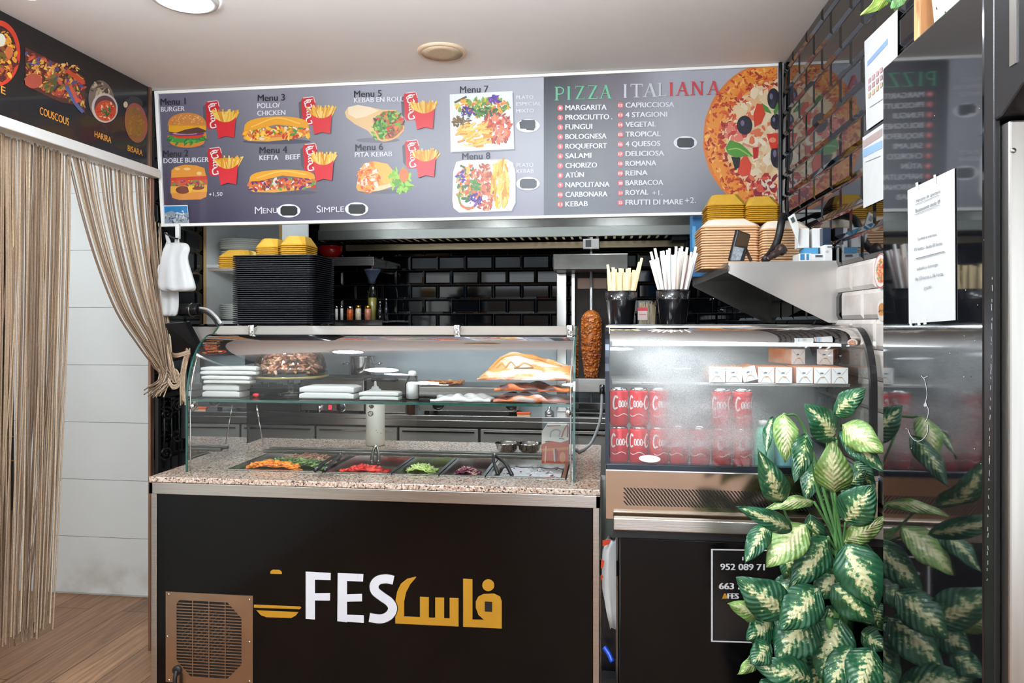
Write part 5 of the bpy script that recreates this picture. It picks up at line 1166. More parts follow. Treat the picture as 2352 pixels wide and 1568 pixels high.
ords = ['leftmost', 'second from the left', 'third from the left', 'fourth from the left', 'fifth from the left', 'sixth from the left', 'rightmost']
for k, px_ in enumerate(cx_):
    x = CAX[k]
    lab = f'red drink can on the chilled case floor, {ords[k]}'
    if c0 is None: c0 = make_can((x, YCAN, zf)); c0['label'] = lab
    else: dup(c0, (x, YCAN, zf), rnd.uniform(-.5, .5), lab)
for k, lab in ((0, 'leftmost'), (1, 'second'), (2, 'third'), (5, 'fourth'), (6, 'rightmost')):
    x = CAX[k]
    dup(c0, (x, YCAN, zf + .1115), rnd.uniform(-.4, .4), f'red drink can stacked on the bottom row of cans, {lab} of the upper row')
p = max(xat(1747, YCAN), CAX[-1] + .06)
t = thing('mint_bottle', (p, YCAN, zf), 'mint green bottle standing right of the red cans behind misted glass', 'bottle')
MB().use(0, smooth=True).lathe((p, YCAN, zf), [(.026, 0), (.028, .004), (.028, .085), (.02, .108), (.012, .118)], 24).build('bottle_body', mat('mint_plastic', (96, 190, 160), .3), t)
MB().use(0, smooth=True).lathe((p, YCAN, zf + .118), [(.014, 0), (.014, .016), (0, .016)], 20).build('cap', M_WHITE, t)
p = p + .062
t = thing('mint_bottle', (p, YCAN + .02, zf), 'pale blue green bottle behind the plant leaves in the chilled case', 'bottle')
MB().use(0, smooth=True).lathe((p, YCAN + .02, zf), [(.026, 0), (.028, .004), (.028, .085), (.02, .108), (.012, .118)], 24).build('bottle_body', mat('teal_plastic', (120, 186, 190), .3), t)
MB().use(0, smooth=True).lathe((p, YCAN + .02, zf + .118), [(.014, 0), (.014, .016), (0, .016)], 20).build('cap', M_WHITE, t)
# juice cartons lying on the wire shelf, white ends to the front
M_CW = mat('carton_paper', (232, 230, 226), .45); M_CO = mat('carton_orange', (240, 130, 50), .45, noise=.5, nscale=14, col2=(236, 190, 150))
def make_carton(x, y, z, rot=0.0, w2=.0238):
    t = thing('juice_carton', (x, y, z), 'x', 'carton', 'juice cartons on the wire shelf')
    c, s = math.cos(rot), math.sin(rot); q = lambda a, b, d: Vector((x + a * c - d * s, y + b, z + a * s + d * c))
    h = 2 * w2
    MB().ring([[q(-w2, .001, 0), q(w2, .001, 0), q(w2, .001, h), q(-w2, .001, h)], [q(-w2, .13, 0), q(w2, .13, 0), q(w2, .13, h), q(-w2, .13, h)]], True, True, True).build('carton_body', M_CO, t, bevel=.002)
    MB().prism([q(-w2, 0, 0), q(w2, 0, 0), q(w2, 0, h), q(-w2, 0, h)], (0, -.001, 0)).build('carton_end', M_CW, t, bevel=.0008)
    f = lambda u, v: q(u * w2, -.0012, (v + 1) * w2)
    a = Art(f, (0, -1, 0), .0003); a.stroke([(-.9, .9), (-.2, .05)], .05, (190, 192, 194)); a.stroke([(.9, .9), (.2, .05)], .05, (190, 192, 194)); a.stroke([(-.7, -.9), (-.25, -.25), (.25, -.25), (.7, -.9)], .06, (200, 190, 170)); a.ell(-.1, .3, .22, .1, (120, 124, 132), 12); a.ell(.05, -.2, .25, .07, (226, 170, 90), 12); a.build('carton_fold', t)
    return t
k0 = None; SX = [1652, 1697, 1742, 1794, 1838, 1894, 1939, 1988]
co = ['leftmost', 'second from the left', 'tipped third', 'fourth from the left', 'fifth from the left', 'sixth from the left', 'seventh from the left', 'rightmost']
for k, px_ in enumerate(SX):
    xa_ = xat(1646, 2.255); x = xa_ + (DX1 - .05 - xa_) * (k + .12 * (k >= 5) - .1 * (k in (3, 4))) / 7.12; z = SZ + .008
    if k == 2:
        t = make_carton(x, 2.245, SZ + .014, .25, .0215); t['label'] = 'tilted juice carton on the wire shelf, third from the left in its row'; continue
    lab = f'juice carton lying on the wire shelf, {co[k]} of the front row'
    if k0 is None: k0 = make_carton(x, 2.245, z); k0['label'] = lab
    else: dup(k0, (x, 2.245 + rnd.uniform(-.003, .004), z), 0, lab)
for px_, py_, lab in ((1822, 816, 'left'), (1882, 822, 'right')):
    x = xat(px_, 2.42); dup(k0, (x, 2.36, SZ + .0585), .35 if px_ < 1850 else -.4, f'orange juice carton lying on top of the row, {lab} of the upper two')
t = thing('snack_packet', (xat(1885, 2.42), 2.55, SZ + .12), 'dark printed packet leaning at the back of the wire shelf', 'packet')
c = PY(1882, 792, 2.55); MB().obox((c.x, 2.56, c.z), (.03, .004, .006), (.0, .004, 0), (-.006, .01, .03)).build('packet', mat('packet_print', (120, 90, 90), .4, noise=.5, nscale=24, col2=(50, 60, 90)), t, bevel=.002)
MB().obox((c.x, 2.56, SZ + .06), (.006, 0, 0), (0, .006, 0), (0, 0, .045)).build('packet_foot', M_BLACK, t)

# ---------------------------------------------------------------- cups of sticks and straws on top of the case
def black_cup(px_, Y, wtop, wbot, py_top, label):
    x = xat(px_, Y); k = Y / F * .995; h = (745 - py_top) * k
    t = thing('black_cup', (x, Y, DZT), label, 'cup'); z = DZT + .0005; rt, rb = wtop * k / 2, wbot * k / 2
    MB().use(0, smooth=True).lathe((x, Y, z), [(rb * .97, 0), (rb, .003), (rb + (rt - rb) * .70, h * .70), (rt * .985, h * .72), (rt * .99, h * .74), (rt * .97, h * .76), (rt, h), (rt * .94, h), (rb * .9, .006), (0, .006)], 36).build('cup_body', mat('gloss_black_plastic', (16, 16, 18), .12, coat=.3), t)
    MB().use(0, smooth=True).lathe((x, Y, z + h), [(rt * .995, -.004), (rt * 1.015, -.002), (rt * 1.0, .0005)], 36, caps=False).build('cup_rim', MATS['gloss_black_plastic'], t)
    return x, Y, z, h, rt, k
cupY = 2.36
x, Y, z, h, rt, k = black_cup(1427, cupY, 72, 56, 669, 'left black cup holding flat wooden stirrers')
M_STIR = mat('birch_wood', (228, 206, 158), .6, noise=.12, nscale=30, stretch=(40, 40, 2))
rg = random.Random(6); st0 = None
for i in range(16):
    if i < 12: u = -.80 + 1.6 * i / 11; tz = (620 + 6 * math.sin(i * 2)) ; lean = u * .06
    else: u = (-.5, .05, .45, .7)[i - 12]; tz = (607, 628, 600, 590)[i - 12]; lean = (-.16, .1, .26, .22)[i - 12]
    y_ = Y + (rg.uniform(-.45, .45)) * rt; hh = (740 - tz) * k + ZC - z - h * .15
    xb = x + u * rt * .86; b = Vector((xb - lean * .04, y_, z + h * .15)); d = Vector((lean, rg.uniform(-.05, .05), 1)).normalized()
    mb = MB(); mb.obox(b + d * hh / 2, Vector((.0042 if i > 11 else .0052, 0, -.0042 * lean)), Vector((0, .0007, 0)), d * hh / 2)
    tag(mb.build('wooden_stirrer', M_STIR, bevel=.0006, seg=1), 'flat wooden stirrer in the left black cup', 'stirrer', 'wooden stirrers in the left black cup')
x, Y, z, h, rt, k = black_cup(1546, cupY, 76, 58, 667, 'right black cup crammed with wrapped paper straws')
M_STR = [mat(f'straw_wrapper_{i}', c, .5, noise=.1, nscale=50, stretch=(3, 3, .4)) for i, c in enumerate([(240, 238, 236), (234, 212, 210), (206, 222, 220), (238, 226, 206), (244, 242, 240)])]
rb_ = .018; N_ = 42
for i in range(N_):
    a_ = i * 2.39996; q_ = math.sqrt((i + .5) / N_); lx, ly = .29 * q_ * math.cos(a_), .24 * q_ * math.sin(a_)
    d = Vector((lx, ly, 1)).normalized(); ln = rg.uniform(.20, .245); b = Vector((x + rb_ * q_ * math.cos(a_), Y + rb_ * q_ * math.sin(a_), z + .009))
    s = MB().use(0, smooth=True).tube([b, b + d * .105, b + d * ln], [.0022, .0045, .0045], 7).build('paper_straw', M_STR[i % 5]); tag(s, 'wrapped straw standing in the right black cup', 'straw', 'wrapped straws in the right black cup')
# box of toothpicks
x = xat(1486, 2.50); w_ = 20 * 2.5 / F
t = thing('toothpick_box', (x, 2.50, DZT), 'clear toothpick box with a red label between the black cups', 'box')
zt_ = zat(1486, 690, 2.5)
MB().box(x - w_, x + w_, 2.48, 2.53, DZT + .0005, zt_).build('clear_box', M_CLEAR, t)
a = Art(lambda u, v: PY(u, v, 2.479), (0, -1, 0), .0004); a.poly([(1465, 706), (1487, 706), (1487, 735), (1465, 735)], (238, 214, 206)); a.poly([(1465, 706), (1487, 706), (1487, 714), (1465, 714)], (226, 44, 70)); a.stroke([(1468, 722), (1484, 722)], 2, (226, 100, 100)); a.build('label', t)
mb = MB()
for i in range(60): 
    u = rg.uniform(-.9, .9); mb.use(0).tube([(x + u * w_, rg.uniform(2.484, 2.526), DZT + .002), (x + (u + rg.uniform(-.2, .2)) * w_ * .9, rg.uniform(2.484, 2.526), DZT + .06 + rg.uniform(0, .02))], .0012, 4)
o = mb.build('toothpicks', M_STIR, t); o['kind'] = 'stuff'
# ================================================================== steel shelf on the right wall and what is on it
SZT = 1.774; SX0 = PY(1673, 600, 2.495).x; SY0, SY1 = 2.495, 3.48
sh = thing('steel_shelf', (XR - .18, 3.0, SZT), 'steel wall shelf on triangular brackets on the right wall', 'shelf')
XW = XR - .008
MB().box(SX0, XW, SY0 + .001, SY1, SZT - .012, SZT).build('shelf_plate', mat('shelf_steel', (190, 188, 184), .2, 1.0, noise=.08, nscale=8), sh, bevel=.001)
br = [(1673, 602), (1673, 627), (1903, 741), (1925, 741), (1925, 598)]
MB().prism([PY(x, y, SY0) for x, y in br], (0, .0025, 0)).build('bracket', mat('bracket_steel', (206, 200, 194), .18, .55, noise=.08, nscale=6), sh, bevel=.0008)
MB().prism([PY(x, y, SY0) + Vector((0, .95, 0)) for x, y in br], (0, .0025, 0)).build('bracket', M_DSTEEL, sh)
MB().box(SX0, SX0 + .003, SY0, SY1, SZT - .032, SZT - .012).build('front_lip', M_STEEL, sh)
# takeaway boxes: upside-down nested trays
def boxstack(kind, x, y, z, n, wx, wy, pitch, m, mlid, labfn, group, top=.045, seed=0):
    rg = random.Random(seed); first = None
    for k in range(n):
        zz = z + k * pitch; last = k == n - 1
        if first is None or last:
            t = thing('takeaway_box', (x, y, zz), labfn(k, n), 'takeaway box', group)
            h = top if last else pitch * 2.1
            mb = MB(); r = lambda s, zq, c=.012: [(x + sx * wx / 2 * s - sx * (c if i % 2 else 0), y + sy * wy / 2 * s - sy * (0 if i % 2 else c), zq) for sx, sy in ((-1, -1), (1, -1), (1, 1), (-1, 1)) for i in ((0, 1) if sx * sy > 0 else (1, 0))]
            mb.ring([r(.90, zz + .001), r(.985, zz + .001), r(1.0, zz + pitch * .3), r(1.0, zz + pitch * .55), r(.965, zz + pitch * .6), r(.955, zz + pitch * .95)], True, True, True)
            mb.build('box_rim', m, t, bevel=.0008, seg=1)
            if last:
                mb = MB(); mb.ring([r(.95, zz + pitch * .9), r(.955, zz + pitch), r(.70, zz + pitch + top * .92, .02), r(.66, zz + pitch + top, .02)], True, True, True); mb.build('box_crown', mlid, t, bevel=.003)
            if first is None: first = t
        else:
            dup(first, (x + rg.uniform(-.0015, .0015), y + rg.uniform(-.002, .002), zz), rg.uniform(-.01, .01), labfn(k, n))
    return z + n * pitch + top
M_BEI = mat('beige_pulp', (222, 178, 134), .7, noise=.08, nscale=40, bump=.06, bscale=120); M_BEIT = mat('pale_pulp', (236, 222, 204), .7, noise=.05, nscale=40, bump=.06, bscale=120)
M_YEL = mat('mustard_foam', (186, 136, 22), .5, noise=.1, nscale=40); M_YELT = mat('mustard_foam_top', (192, 150, 48), .5, noise=.08, nscale=40)
def lab(colr, where):
    def f(k, n):
        if k == n - 1: return f'{colr} takeaway box on top of the {where} stack on the steel shelf'
        return f'{colr} takeaway box nested in the {where} stack on the steel shelf'
    return f
BY = 2.92; wB = 140 / F * BY * .96
x1 = xat(1668, BY)
boxstack('b', x1 + .0, BY, SZT, 17, wB * .93, .21, .0098, M_BEI, M_BEIT, lab('beige', 'front left beige'), 'beige takeaway boxes in the front left stack', .028, 1)
x2 = xat(1784, BY - .06)
boxstack('b', x2 + .012, BY - .06, SZT, 15, .172, .2, .0098, M_BEI, M_BEIT, lab('beige', 'right beige'), 'beige takeaway boxes in the right stack', .03, 2)
zt1 = SZT + 17 * .0098 + .028; 
boxstack('y', xat(1660, BY + .05), BY + .03, zt1 + .0005, 8, .150, .17, .0076, M_YEL, M_YELT, lab('mustard yellow', 'left yellow'), 'mustard takeaway boxes in the left stack', .042, 3)
boxstack('y', xat(1740, BY + .03), BY + .0, SZT + 15 * .0098 + .031, 9, .128, .16, .0076, M_YEL, M_YELT, lab('mustard yellow', 'right yellow'), 'mustard takeaway boxes in the right stack', .036, 4)
# blue carton at the far end
t = thing('blue_carton', (xat(1602, 3.3), 3.3, SZT), 'tall blue cardboard box behind the beige boxes on the steel shelf', 'box')
x0, x1 = xat(1588, 3.3), xat(1640, 3.3); zt = zat(1600, 488, 3.3)
MB().box(max(x0, SX0 - .02), x1, 3.31, 3.42, SZT + .001, zt).build('box_body', mat('blue_card', (40, 110, 160), .6, noise=.25, nscale=10), t, bevel=.003)
MB().box(max(x0, SX0 - .02) - .001, x0 + .02, 3.308, 3.311, zt - .16, zt - .06).build('box_print', mat('blue_card_light', (90, 160, 200), .6), t)
# payment terminal on a stand
Yt = 2.60; c = PY(1700, 560, Yt)
t = thing('payment_terminal', (c.x, Yt, SZT), 'dark tilted payment tablet on a stand on the steel shelf', 'payment terminal')
q = [PY(1694, 527, Yt), PY(1725, 538, Yt), PY(1710, 600, Yt - .0), PY(1676, 599, Yt)]
MB().prism([v for v in q], (-.006, .014, .002)).build('tablet_body', M_BLACK, t, bevel=.003)
MB().prism([PY(1697, 531, Yt - .001), PY(1722, 541, Yt - .001), PY(1716, 567, Yt - .001), PY(1690, 563, Yt - .001)], (0, -.0008, 0)).build('tablet_screen', mat('brown_screen', (70, 56, 42), .08, coat=.6), t)
MB().prism([PY(1686, 566, Yt - .002), PY(1709, 570, Yt - .002), PY(1700, 598, Yt - .002), PY(1679, 598, Yt - .002)], (0, -.0012, 0)).build('keypad', mat('grey_keypad', (150, 156, 160), .4, noise=.5, nscale=160), t)
MB().tube([PY(1708, 565, Yt + .01), PY(1714, 575, Yt + .03), PY(1725, 598.6, Yt + .05)], .006, 8).build('stand_leg', mat('brown_leg', (120, 92, 74), .4), t)
# black handset hose: down the room corner, then curving on to the shelf
t = thing('black_hose', (xat(1790, 2.7), 2.7, SZT), 'black hose hanging down the room corner onto the steel shelf', 'hose')
MB().use(0, smooth=True).tube(spline([(XR - .022, 3.185, ZT - .005), (XR - .022, 3.185, 2.3), (XR - .022, 3.18, zat(1798, 500, 3.18)), PY(1797, 496, 2.95), PY(1796, 502, 2.72), PY(1788, 545, 2.68), PY(1775, 575, 2.66), PY(1757, 597.0, 2.60)], 8), [.008] * 24 + [.0135] * 33, 10).build('hose_tube', M_RUBBER, t)
MB().use(0, smooth=True).tube(spline([PY(1762, 596, 2.56), PY(1776, 586, 2.57), PY(1791, 576, 2.58), PY(1797, 571, 2.59)], 5), [.009] * 5 + [.013] * 5 + [.02] * 5 + [.017], 12).build('handset', mat('brown_black_plastic', (58, 40, 36), .3, noise=.3, nscale=12), t)
MB().box(XR - .034, XR - .01, 3.175, 3.2, zat(1798, 505, 3.18) - .01, zat(1798, 505, 3.18) + .03).build('hose_clip', M_BLACK, t, bevel=.003)
# cartons and a thermometer at the near end
def carton(px0, px1, py0, py1, Y, dep, label, m, z=None, art_=None):
    x0, x1 = xat(px0, Y), min(xat(px1, Y), XW - .004); zt = zat(px0, py0, Y); zb = SZT + .001 if z is None else z
    t = thing('small_carton', ((x0 + x1) / 2, Y, zb), label, 'box')
    MB().box(x0, x1, Y, Y + dep, zb, zt).build('carton_body', m, t, bevel=.0015)
    if art_: a = Art(lambda u, v: PY(u, v, Y), (0, -1, 0), .0006); art_(a); a.build('carton_print', t, M_PAPERPRINT)
    return zt
WC = mat('white_card', (228, 226, 222), .6, noise=.05, nscale=20); BL = mat('blue_white_card', (90, 150, 190), .6, noise=.2, nscale=9)
def pa(a): a.stroke([(1872, 588), (1890, 588)], 6, (150, 156, 164)); a.stroke([(1874, 588), (1888, 588)], 3, (60, 64, 72))
def pb(a): a.stroke([(1900, 567), (1915, 567)], 3, (120, 124, 130)); a.ell(1912, 571, 2, 2, (50, 54, 60)); a.ell(1900, 578, 4, 3, (200, 204, 208))
def pc(a): a.poly([(1838, 583), (1848, 583), (1848, 597), (1838, 597)], (60, 140, 190)); a.poly([(1852, 583), (1858, 583), (1858, 597), (1852, 597)], (60, 140, 190))
z1 = carton(1836, 1864, 582, 597, 2.52, .09, 'low blue striped carton at the near end of the steel shelf', WC, None, pc)
z2 = carton(1864, 1893, 583, 597, 2.52, .09, 'low white carton with small print at the near end of the steel shelf', WC, None, pa)
z3 = carton(1894, 1925, 562, 597, 2.515, .09, 'white carton standing against the tiled wall on the steel shelf', WC, None, pb)
z4 = carton(1848, 1880, 569, 582, 2.55, .07, 'blue carton lying across the low cartons on the steel shelf', mat('mid_blue_card', (70, 140, 180), .6), max(z1, z2) + .001)
z5 = carton(1834, 1859, 524, 569, 2.56, .05, 'upright white carton with a curled flap on the blue carton', WC, z4 + .001)
z6 = carton(1867, 1888, 524, 562, 2.56, .05, 'upright white carton beside the dark blue carton on the steel shelf', WC, z4 + .001)
z7 = carton(1889, 1925, 523, 561, 2.53, .07, 'dark blue carton on top of the white carton against the tiles', mat('navy_card', (24, 40, 60), .35), z3 + .001)
t = thing('thermometer', PY(1838, 568, 2.545), 'white digital thermometer leaning out of the cartons', 'thermometer')
q = [PY(1810, 499, 2.545), PY(1825, 489, 2.545), PY(1836, 520, 2.545), PY(1834, 560, 2.545)]
MB().prism(q, (0, .008, 0)).build('case', M_WHITE, t, bevel=.002)
MB().prism([PY(1815, 502, 2.544), PY(1822, 497, 2.544), PY(1827, 508, 2.544), PY(1820, 512, 2.544)], (0, -.001, 0)).build('display', mat('grey_lcd', (70, 78, 74), .2), t)
# prints and posters on the right wall
wf = lambda x, y: PX(x, y, XR - .0085); WN = (-1, 0, 0)
def poster(name, q, f, label, cat='poster'):
    t = thing(name, wf(sum(p[0] for p in q) / 4, sum(p[1] for p in q) / 4), label, cat)
    MB().prism([wf(*c) for c in q], (-.0012, 0, 0)).build('sheet', M_PAPER, t)
    a = Art(wf, WN, .0018); f(a); a.build('print', t, M_PAPERPRINT); return t
def g1(a):
    a.poly([(1994, 141), (2040, 88), (2040, 102), (1994, 152)], (140, 170, 206)); a.poly([(2042, 52), (2060, 34), (2060, 140), (2042, 158)], (244, 244, 244))
    for i in range(4):
        for j in range(3): x = 1996 + i * 9; y = 182 + j * 17 - i * 8; a.poly([(x, y), (x + 6, y - 5), (x + 6, y + 6), (x, y + 11)], ((200, 160, 160), (190, 150, 150), (206, 180, 150))[j])
    a.stroke([(2000, 246), (2030, 226)], 2, (190, 196, 204))
poster('allergen_poster', [(1986, 96), (2062, 22), (2062, 250), (1991, 300)], g1, 'upper white poster with a blue band on the dark tiles')
def g2(a):
    a.poly([(1983, 324), (2028, 294), (2028, 312), (1984, 340)], (180, 160, 156)); a.poly([(1984, 344), (2028, 322), (2028, 340), (1985, 362)], (150, 184, 216)); a.stroke([(1990, 372), (2024, 358)], 2, (150, 160, 170))
poster('price_poster', [(1982, 316), (2032, 282), (2032, 456), (1984, 478)], g2, 'lower white poster with a blue band on the dark tiles')
def plateprint(cx, cy, r, f, label):
    t = thing('food_sticker', wf(cx, cy), label, 'sticker')
    c = wf(cx, cy); R = (wf(cx, cy).z - wf(cx, cy + r).z)
    MB().lathe((c.x, c.y, c.z), [(0, -.0012), (R, -.0012), (R, 0)], 32, 'x').build('disc', M_WHITE, t)
    fn = lambda u, v: Vector((c.x - .0012, c.y - u * R, c.z - v * R))
    a = Art(fn, WN, .0006); f(a); a.build('print', t, M_PRINT)
rg5 = random.Random(9)
def h1(a):
    a.ell(0, 0, .98, .98, (206, 60, 60), 30); a.ell(0, 0, .92, .92, (232, 226, 220), 30); a.ell(.1, .0, .72, .72, (226, 150, 110), 24); a.chips(ellin(.1, 0, .7, .7), (-.6, -.7, .8, .7), 90, .16, [(226, 100, 60), (90, 150, 90), (240, 210, 170), (206, 60, 44), (250, 180, 90)])
def h2(a): a.ell(0, 0, .98, .98, (226, 214, 200), 30); a.ell(.1, -.2, .7, .42, (196, 130, 70), 24); a.ell(.1, .15, .74, .2, (90, 50, 36), 24); a.ell(.1, .3, .7, .2, (214, 150, 90), 24); a.chips(ellin(.1, .1, .7, .14), (-.6, -.1, .8, .3), 24, .12, [(90, 150, 60), (206, 60, 40)])
plateprint(2024, 622, 40, h1, 'round salad plate sticker with a red rim on the pale tiles')
plateprint(2026, 712, 26, h2, 'round burger sticker on the pale tiles under the salad plate sticker')
# ================================================================== kitchen behind the counter
HY = 4.62; hx0, hx1 = xat(730, HY), xat(1590, HY); hz = zat(1100, 546, HY); hz2 = zat(1100, 523, HY)
hd = thing('extractor_hood', ((hx0 + hx1) / 2, 4.6, hz), 'long steel extractor hood hanging behind the menu board', 'extractor hood')
M_HOOD = mat('hood_steel', (196, 200, 190), .28, 1.0, noise=.08, nscale=3, stretch=(.3, 4, 4))
MB().box(hx0, hx1, HY, HY + .02, hz, hz2).build('front_lip', M_HOOD, hd, bevel=.003)
MB().prism([(hx0, HY + .02, hz2), (hx0, HY + .12, 2.6), (hx0, YB - .012, 2.6), (hx0, YB - .012, hz + .03), (hx0, HY + .02, hz + .03)], (hx1 - hx0, 0, 0)).build('hood_body', M_DSTEEL, hd)
MB().box(hx0, hx0 + .012, HY + .02, YB - .03, hz - .004, hz + .03).box(hx1 - .012, hx1, HY + .02, YB - .03, hz - .004, hz + .03).build('side_lip', M_HOOD, hd)
mb = MB()
for k in range(44): x = hx0 + .04 + (hx1 - hx0 - .08) * k / 43; mb.box(x - .008, x + .008, HY + .05, YB - .18, hz + .004, hz + .03)
mb.build('grease_filter', M_STEEL2, hd)
MB().box(hx0 + .1, hx1 - .02, YB - .17, YB - .13, zat(1100, 572, YB - .17), zat(1100, 558, YB - .17)).build('drip_channel', mat('warm_steel', (176, 160, 130), .3, 1.0), hd)
MB().box(hx1 - .12, hx1 - .02, HY + .06, HY + .2, hz - .03, hz + .03).build('light_box', M_BLACK, hd, bevel=.004)
# worktop unit along the back wall
WY, WZ = 4.45, .98; wx0, wx1 = -2.82, .70
un = thing('kitchen_unit', (-.7, 4.75, 0), 'long steel kitchen unit along the black tiled back wall', 'kitchen unit')
MB().box(wx0, wx1, WY, YB - .012, WZ - .03, WZ).box(wx0, wx1, WY, WY + .02, WZ - .072, WZ - .03).build('steel_top', M_STEEL, un, bevel=.003)
MB().box(wx0, wx1, WY + .03, YB - .012, 0, WZ - .031).build('unit_body', M_MATTE, un)
cuts = [440, 563, 722, 913, 1100, 1310, 1500, 1660]
xs = [wx0 + .01] + [x_ for x_ in (xat(c, WY) for c in cuts[1:]) if x_ > wx0 + .06] + [wx1 - .01]
for a, b in zip(xs, xs[1:]):
    if b - a > .05:
        d_ = MB().box(a + .008, b - .008, WY + .012, WY + .03, .1, WZ - .085).build('unit_door', mat('door_steel', (176, 172, 164), .35, .55, noise=.12, nscale=5), un, bevel=.003)
        MB().box(a + .03, b - .03, WY + .004, WY + .012, WZ - .11, WZ - .1).build('door_grip', M_STEEL2, d_)
MB().box(wx0 + .0, wx1, YB - .02, YB - .008, WZ, zat(900, 772, YB)).build('splashback', mat('pale_blue_grey_panel', (168, 178, 180), .3, .1, noise=.06, nscale=4), un)
def on_bench(name, px0, px1, py0, py1, Y, dep, label, cat):
    x0, x1 = xat(px0, Y), xat(px1, Y); return thing(name, ((x0 + x1) / 2, Y + dep / 2, WZ), label, cat), x0, x1, zat(px0, py0, Y), max(WZ + .012, zat(px0, py1, Y))
t, x0, x1, z1, z0 = on_bench('electric_fryer', 690, 836, 872, 948, 4.5, .3, 'steel fryer with a red lamp and round knob on the kitchen unit', 'fryer')
MB().box(x0, x1, 4.5, 4.82, z0, z1).build('fryer_body', M_STEEL, t, bevel=.004); MB().box(x0 + .01, x1 - .01, 4.52, 4.8, z1, z1 + .015).build('fryer_lid', M_DSTEEL, t, bevel=.003)
for x in (x0 + .03, x1 - .03): MB().use(0, smooth=True).lathe((x, 4.54, WZ + .001), [(.014, 0), (.014, z0 - WZ)], 12).lathe((x, 4.78, WZ + .001), [(.014, 0), (.014, z0 - WZ)], 12).build('foot', M_RUBBER, t)
q = PY(758, 935, 4.5); MB().box(q.x - .009, q.x + .009, 4.494, 4.5, q.z - .014, q.z + .014).build('pilot_lamp', emis('red_pilot', (255, 30, 40), 2.0), t, bevel=.002)
q = PY(783, 935, 4.5); MB().use(0, smooth=True).lathe((q.x, 4.5, q.z), [(.027, 0), (.027, -.006), (.021, -.02), (0, -.02)], 20, 'y').build('knob', M_BLACK, t)
MB().use(0, smooth=True).lathe((q.x, 4.4995, q.z), [(.033, 0), (.033, -.003), (.028, -.003)], 24, 'y').build('knob_ring', M_STEEL2, t)
q = PY(735, 938, 4.5); MB().use(0, smooth=True).lathe((q.x, 4.49, WZ + .004), [(.012, 0), (.014, .04)], 12).build('drain_tap', M_STEEL2, t)
t, x0, x1, z1, z0 = on_bench('gas_hob', 470, 688, 890, 944, 4.5, .34, 'low black gas hob with pan supports at the left of the kitchen unit', 'hob')
MB().box(x0, x1, 4.5, 4.86, WZ + .001, z1).build('hob_body', M_BLACK, t, bevel=.004)
for i in range(3):
    xc_ = x0 + (x1 - x0) * (i + .5) / 3; mb = MB().use(0, smooth=True)
    for a in range(4): an = PI / 4 + a * PI / 2; mb.tube([(xc_ + .02 * math.cos(an), 4.68 + .02 * math.sin(an), z1 + .016), (xc_ + .085 * math.cos(an), 4.68 + .085 * math.sin(an), z1 + .016), (xc_ + .085 * math.cos(an), 4.68 + .085 * math.sin(an), z1)], .006, 6)
    mb.build('pan_support', M_DSTEEL, t); MB().use(0, smooth=True).lathe((xc_, 4.5, (WZ + z1) / 2 + .01), [(.02, 0), (.018, -.02), (0, -.02)], 16, 'y').build('knob', M_DSTEEL, t)
t, x0, x1, z1, z0 = on_bench('contact_grill', 838, 932, 868, 944, 4.5, .3, 'ribbed contact grill with a black handle on the kitchen unit', 'grill')
MB().box(x0, x1, 4.5, 4.8, z0 - .01, z0 + .07).build('lower_plate', M_STEEL, t, bevel=.005); MB().box(x0, x1, 4.52, 4.8, z0 + .075, z1).build('lid', M_DSTEEL, t, bevel=.008)
MB().use(0, smooth=True).tube([(x0 + .05, 4.49, z1 - .01), (x1 - .06, 4.49, z1 - .01)], .013, 10).tube([(x0 + .05, 4.53, z1 - .01), (x0 + .05, 4.49, z1 - .01)], .007, 8).tube([(x1 - .06, 4.53, z1 - .01), (x1 - .06, 4.49, z1 - .01)], .007, 8).build('handle', M_BLACK, t)
t, x0, x1, z1, z0 = on_bench('hot_plate', 962, 1186, 888, 946, 4.5, .36, 'wide steel hot plate with two black knobs on the kitchen unit', 'hot plate')
MB().box(x0, x1, 4.5, 4.86, z0 + .01, z1).build('plate_body', M_STEEL, t, bevel=.004); MB().box(x0 + .01, x1 - .01, 4.51, 4.85, z1, z1 + .006).build('cooking_surface', M_DSTEEL, t)
for px_ in (1007, 1175):
    q = PY(px_, 930, 4.5); MB().use(0, smooth=True).lathe((q.x, 4.5, q.z), [(.032, 0), (.03, -.022), (0, -.022)], 20, 'y').build('knob', M_BLACK, t); MB().use(0, smooth=True).lathe((q.x, 4.4995, q.z), [(.038, 0), (.038, -.003), (.033, -.003)], 24, 'y').build('knob_ring', M_STEEL2, t)
for x in (x0 + .04, x1 - .04): MB().use(0, smooth=True).lathe((x, 4.55, WZ + .001), [(.016, 0), (.016, z0 + .011 - WZ)], 12).lathe((x, 4.8, WZ + .001), [(.016, 0), (.016, z0 + .011 - WZ)], 12).build('foot', M_RUBBER, t)
rg = random.Random(12); mb = MB(); ms = [mat(f'grilled_food_{k}', c, .5, noise=.3, nscale=70) for k, c in enumerate([(206, 130, 50), (186, 100, 50), (222, 160, 70)])]
for k in range(90): mb.use(rg.randrange(3), smooth=True).ball((rg.uniform(xat(972, 4.6), xat(1056, 4.6)), rg.uniform(4.56, 4.72), z1 + .012 + rg.uniform(0, .014)), (.02, .012, .008), 6, 4, .2, rg)
tag(mb.build('grilled_meat', ms), 'brown and yellow food pieces frying on the wide hot plate', 'food', kind='stuff')
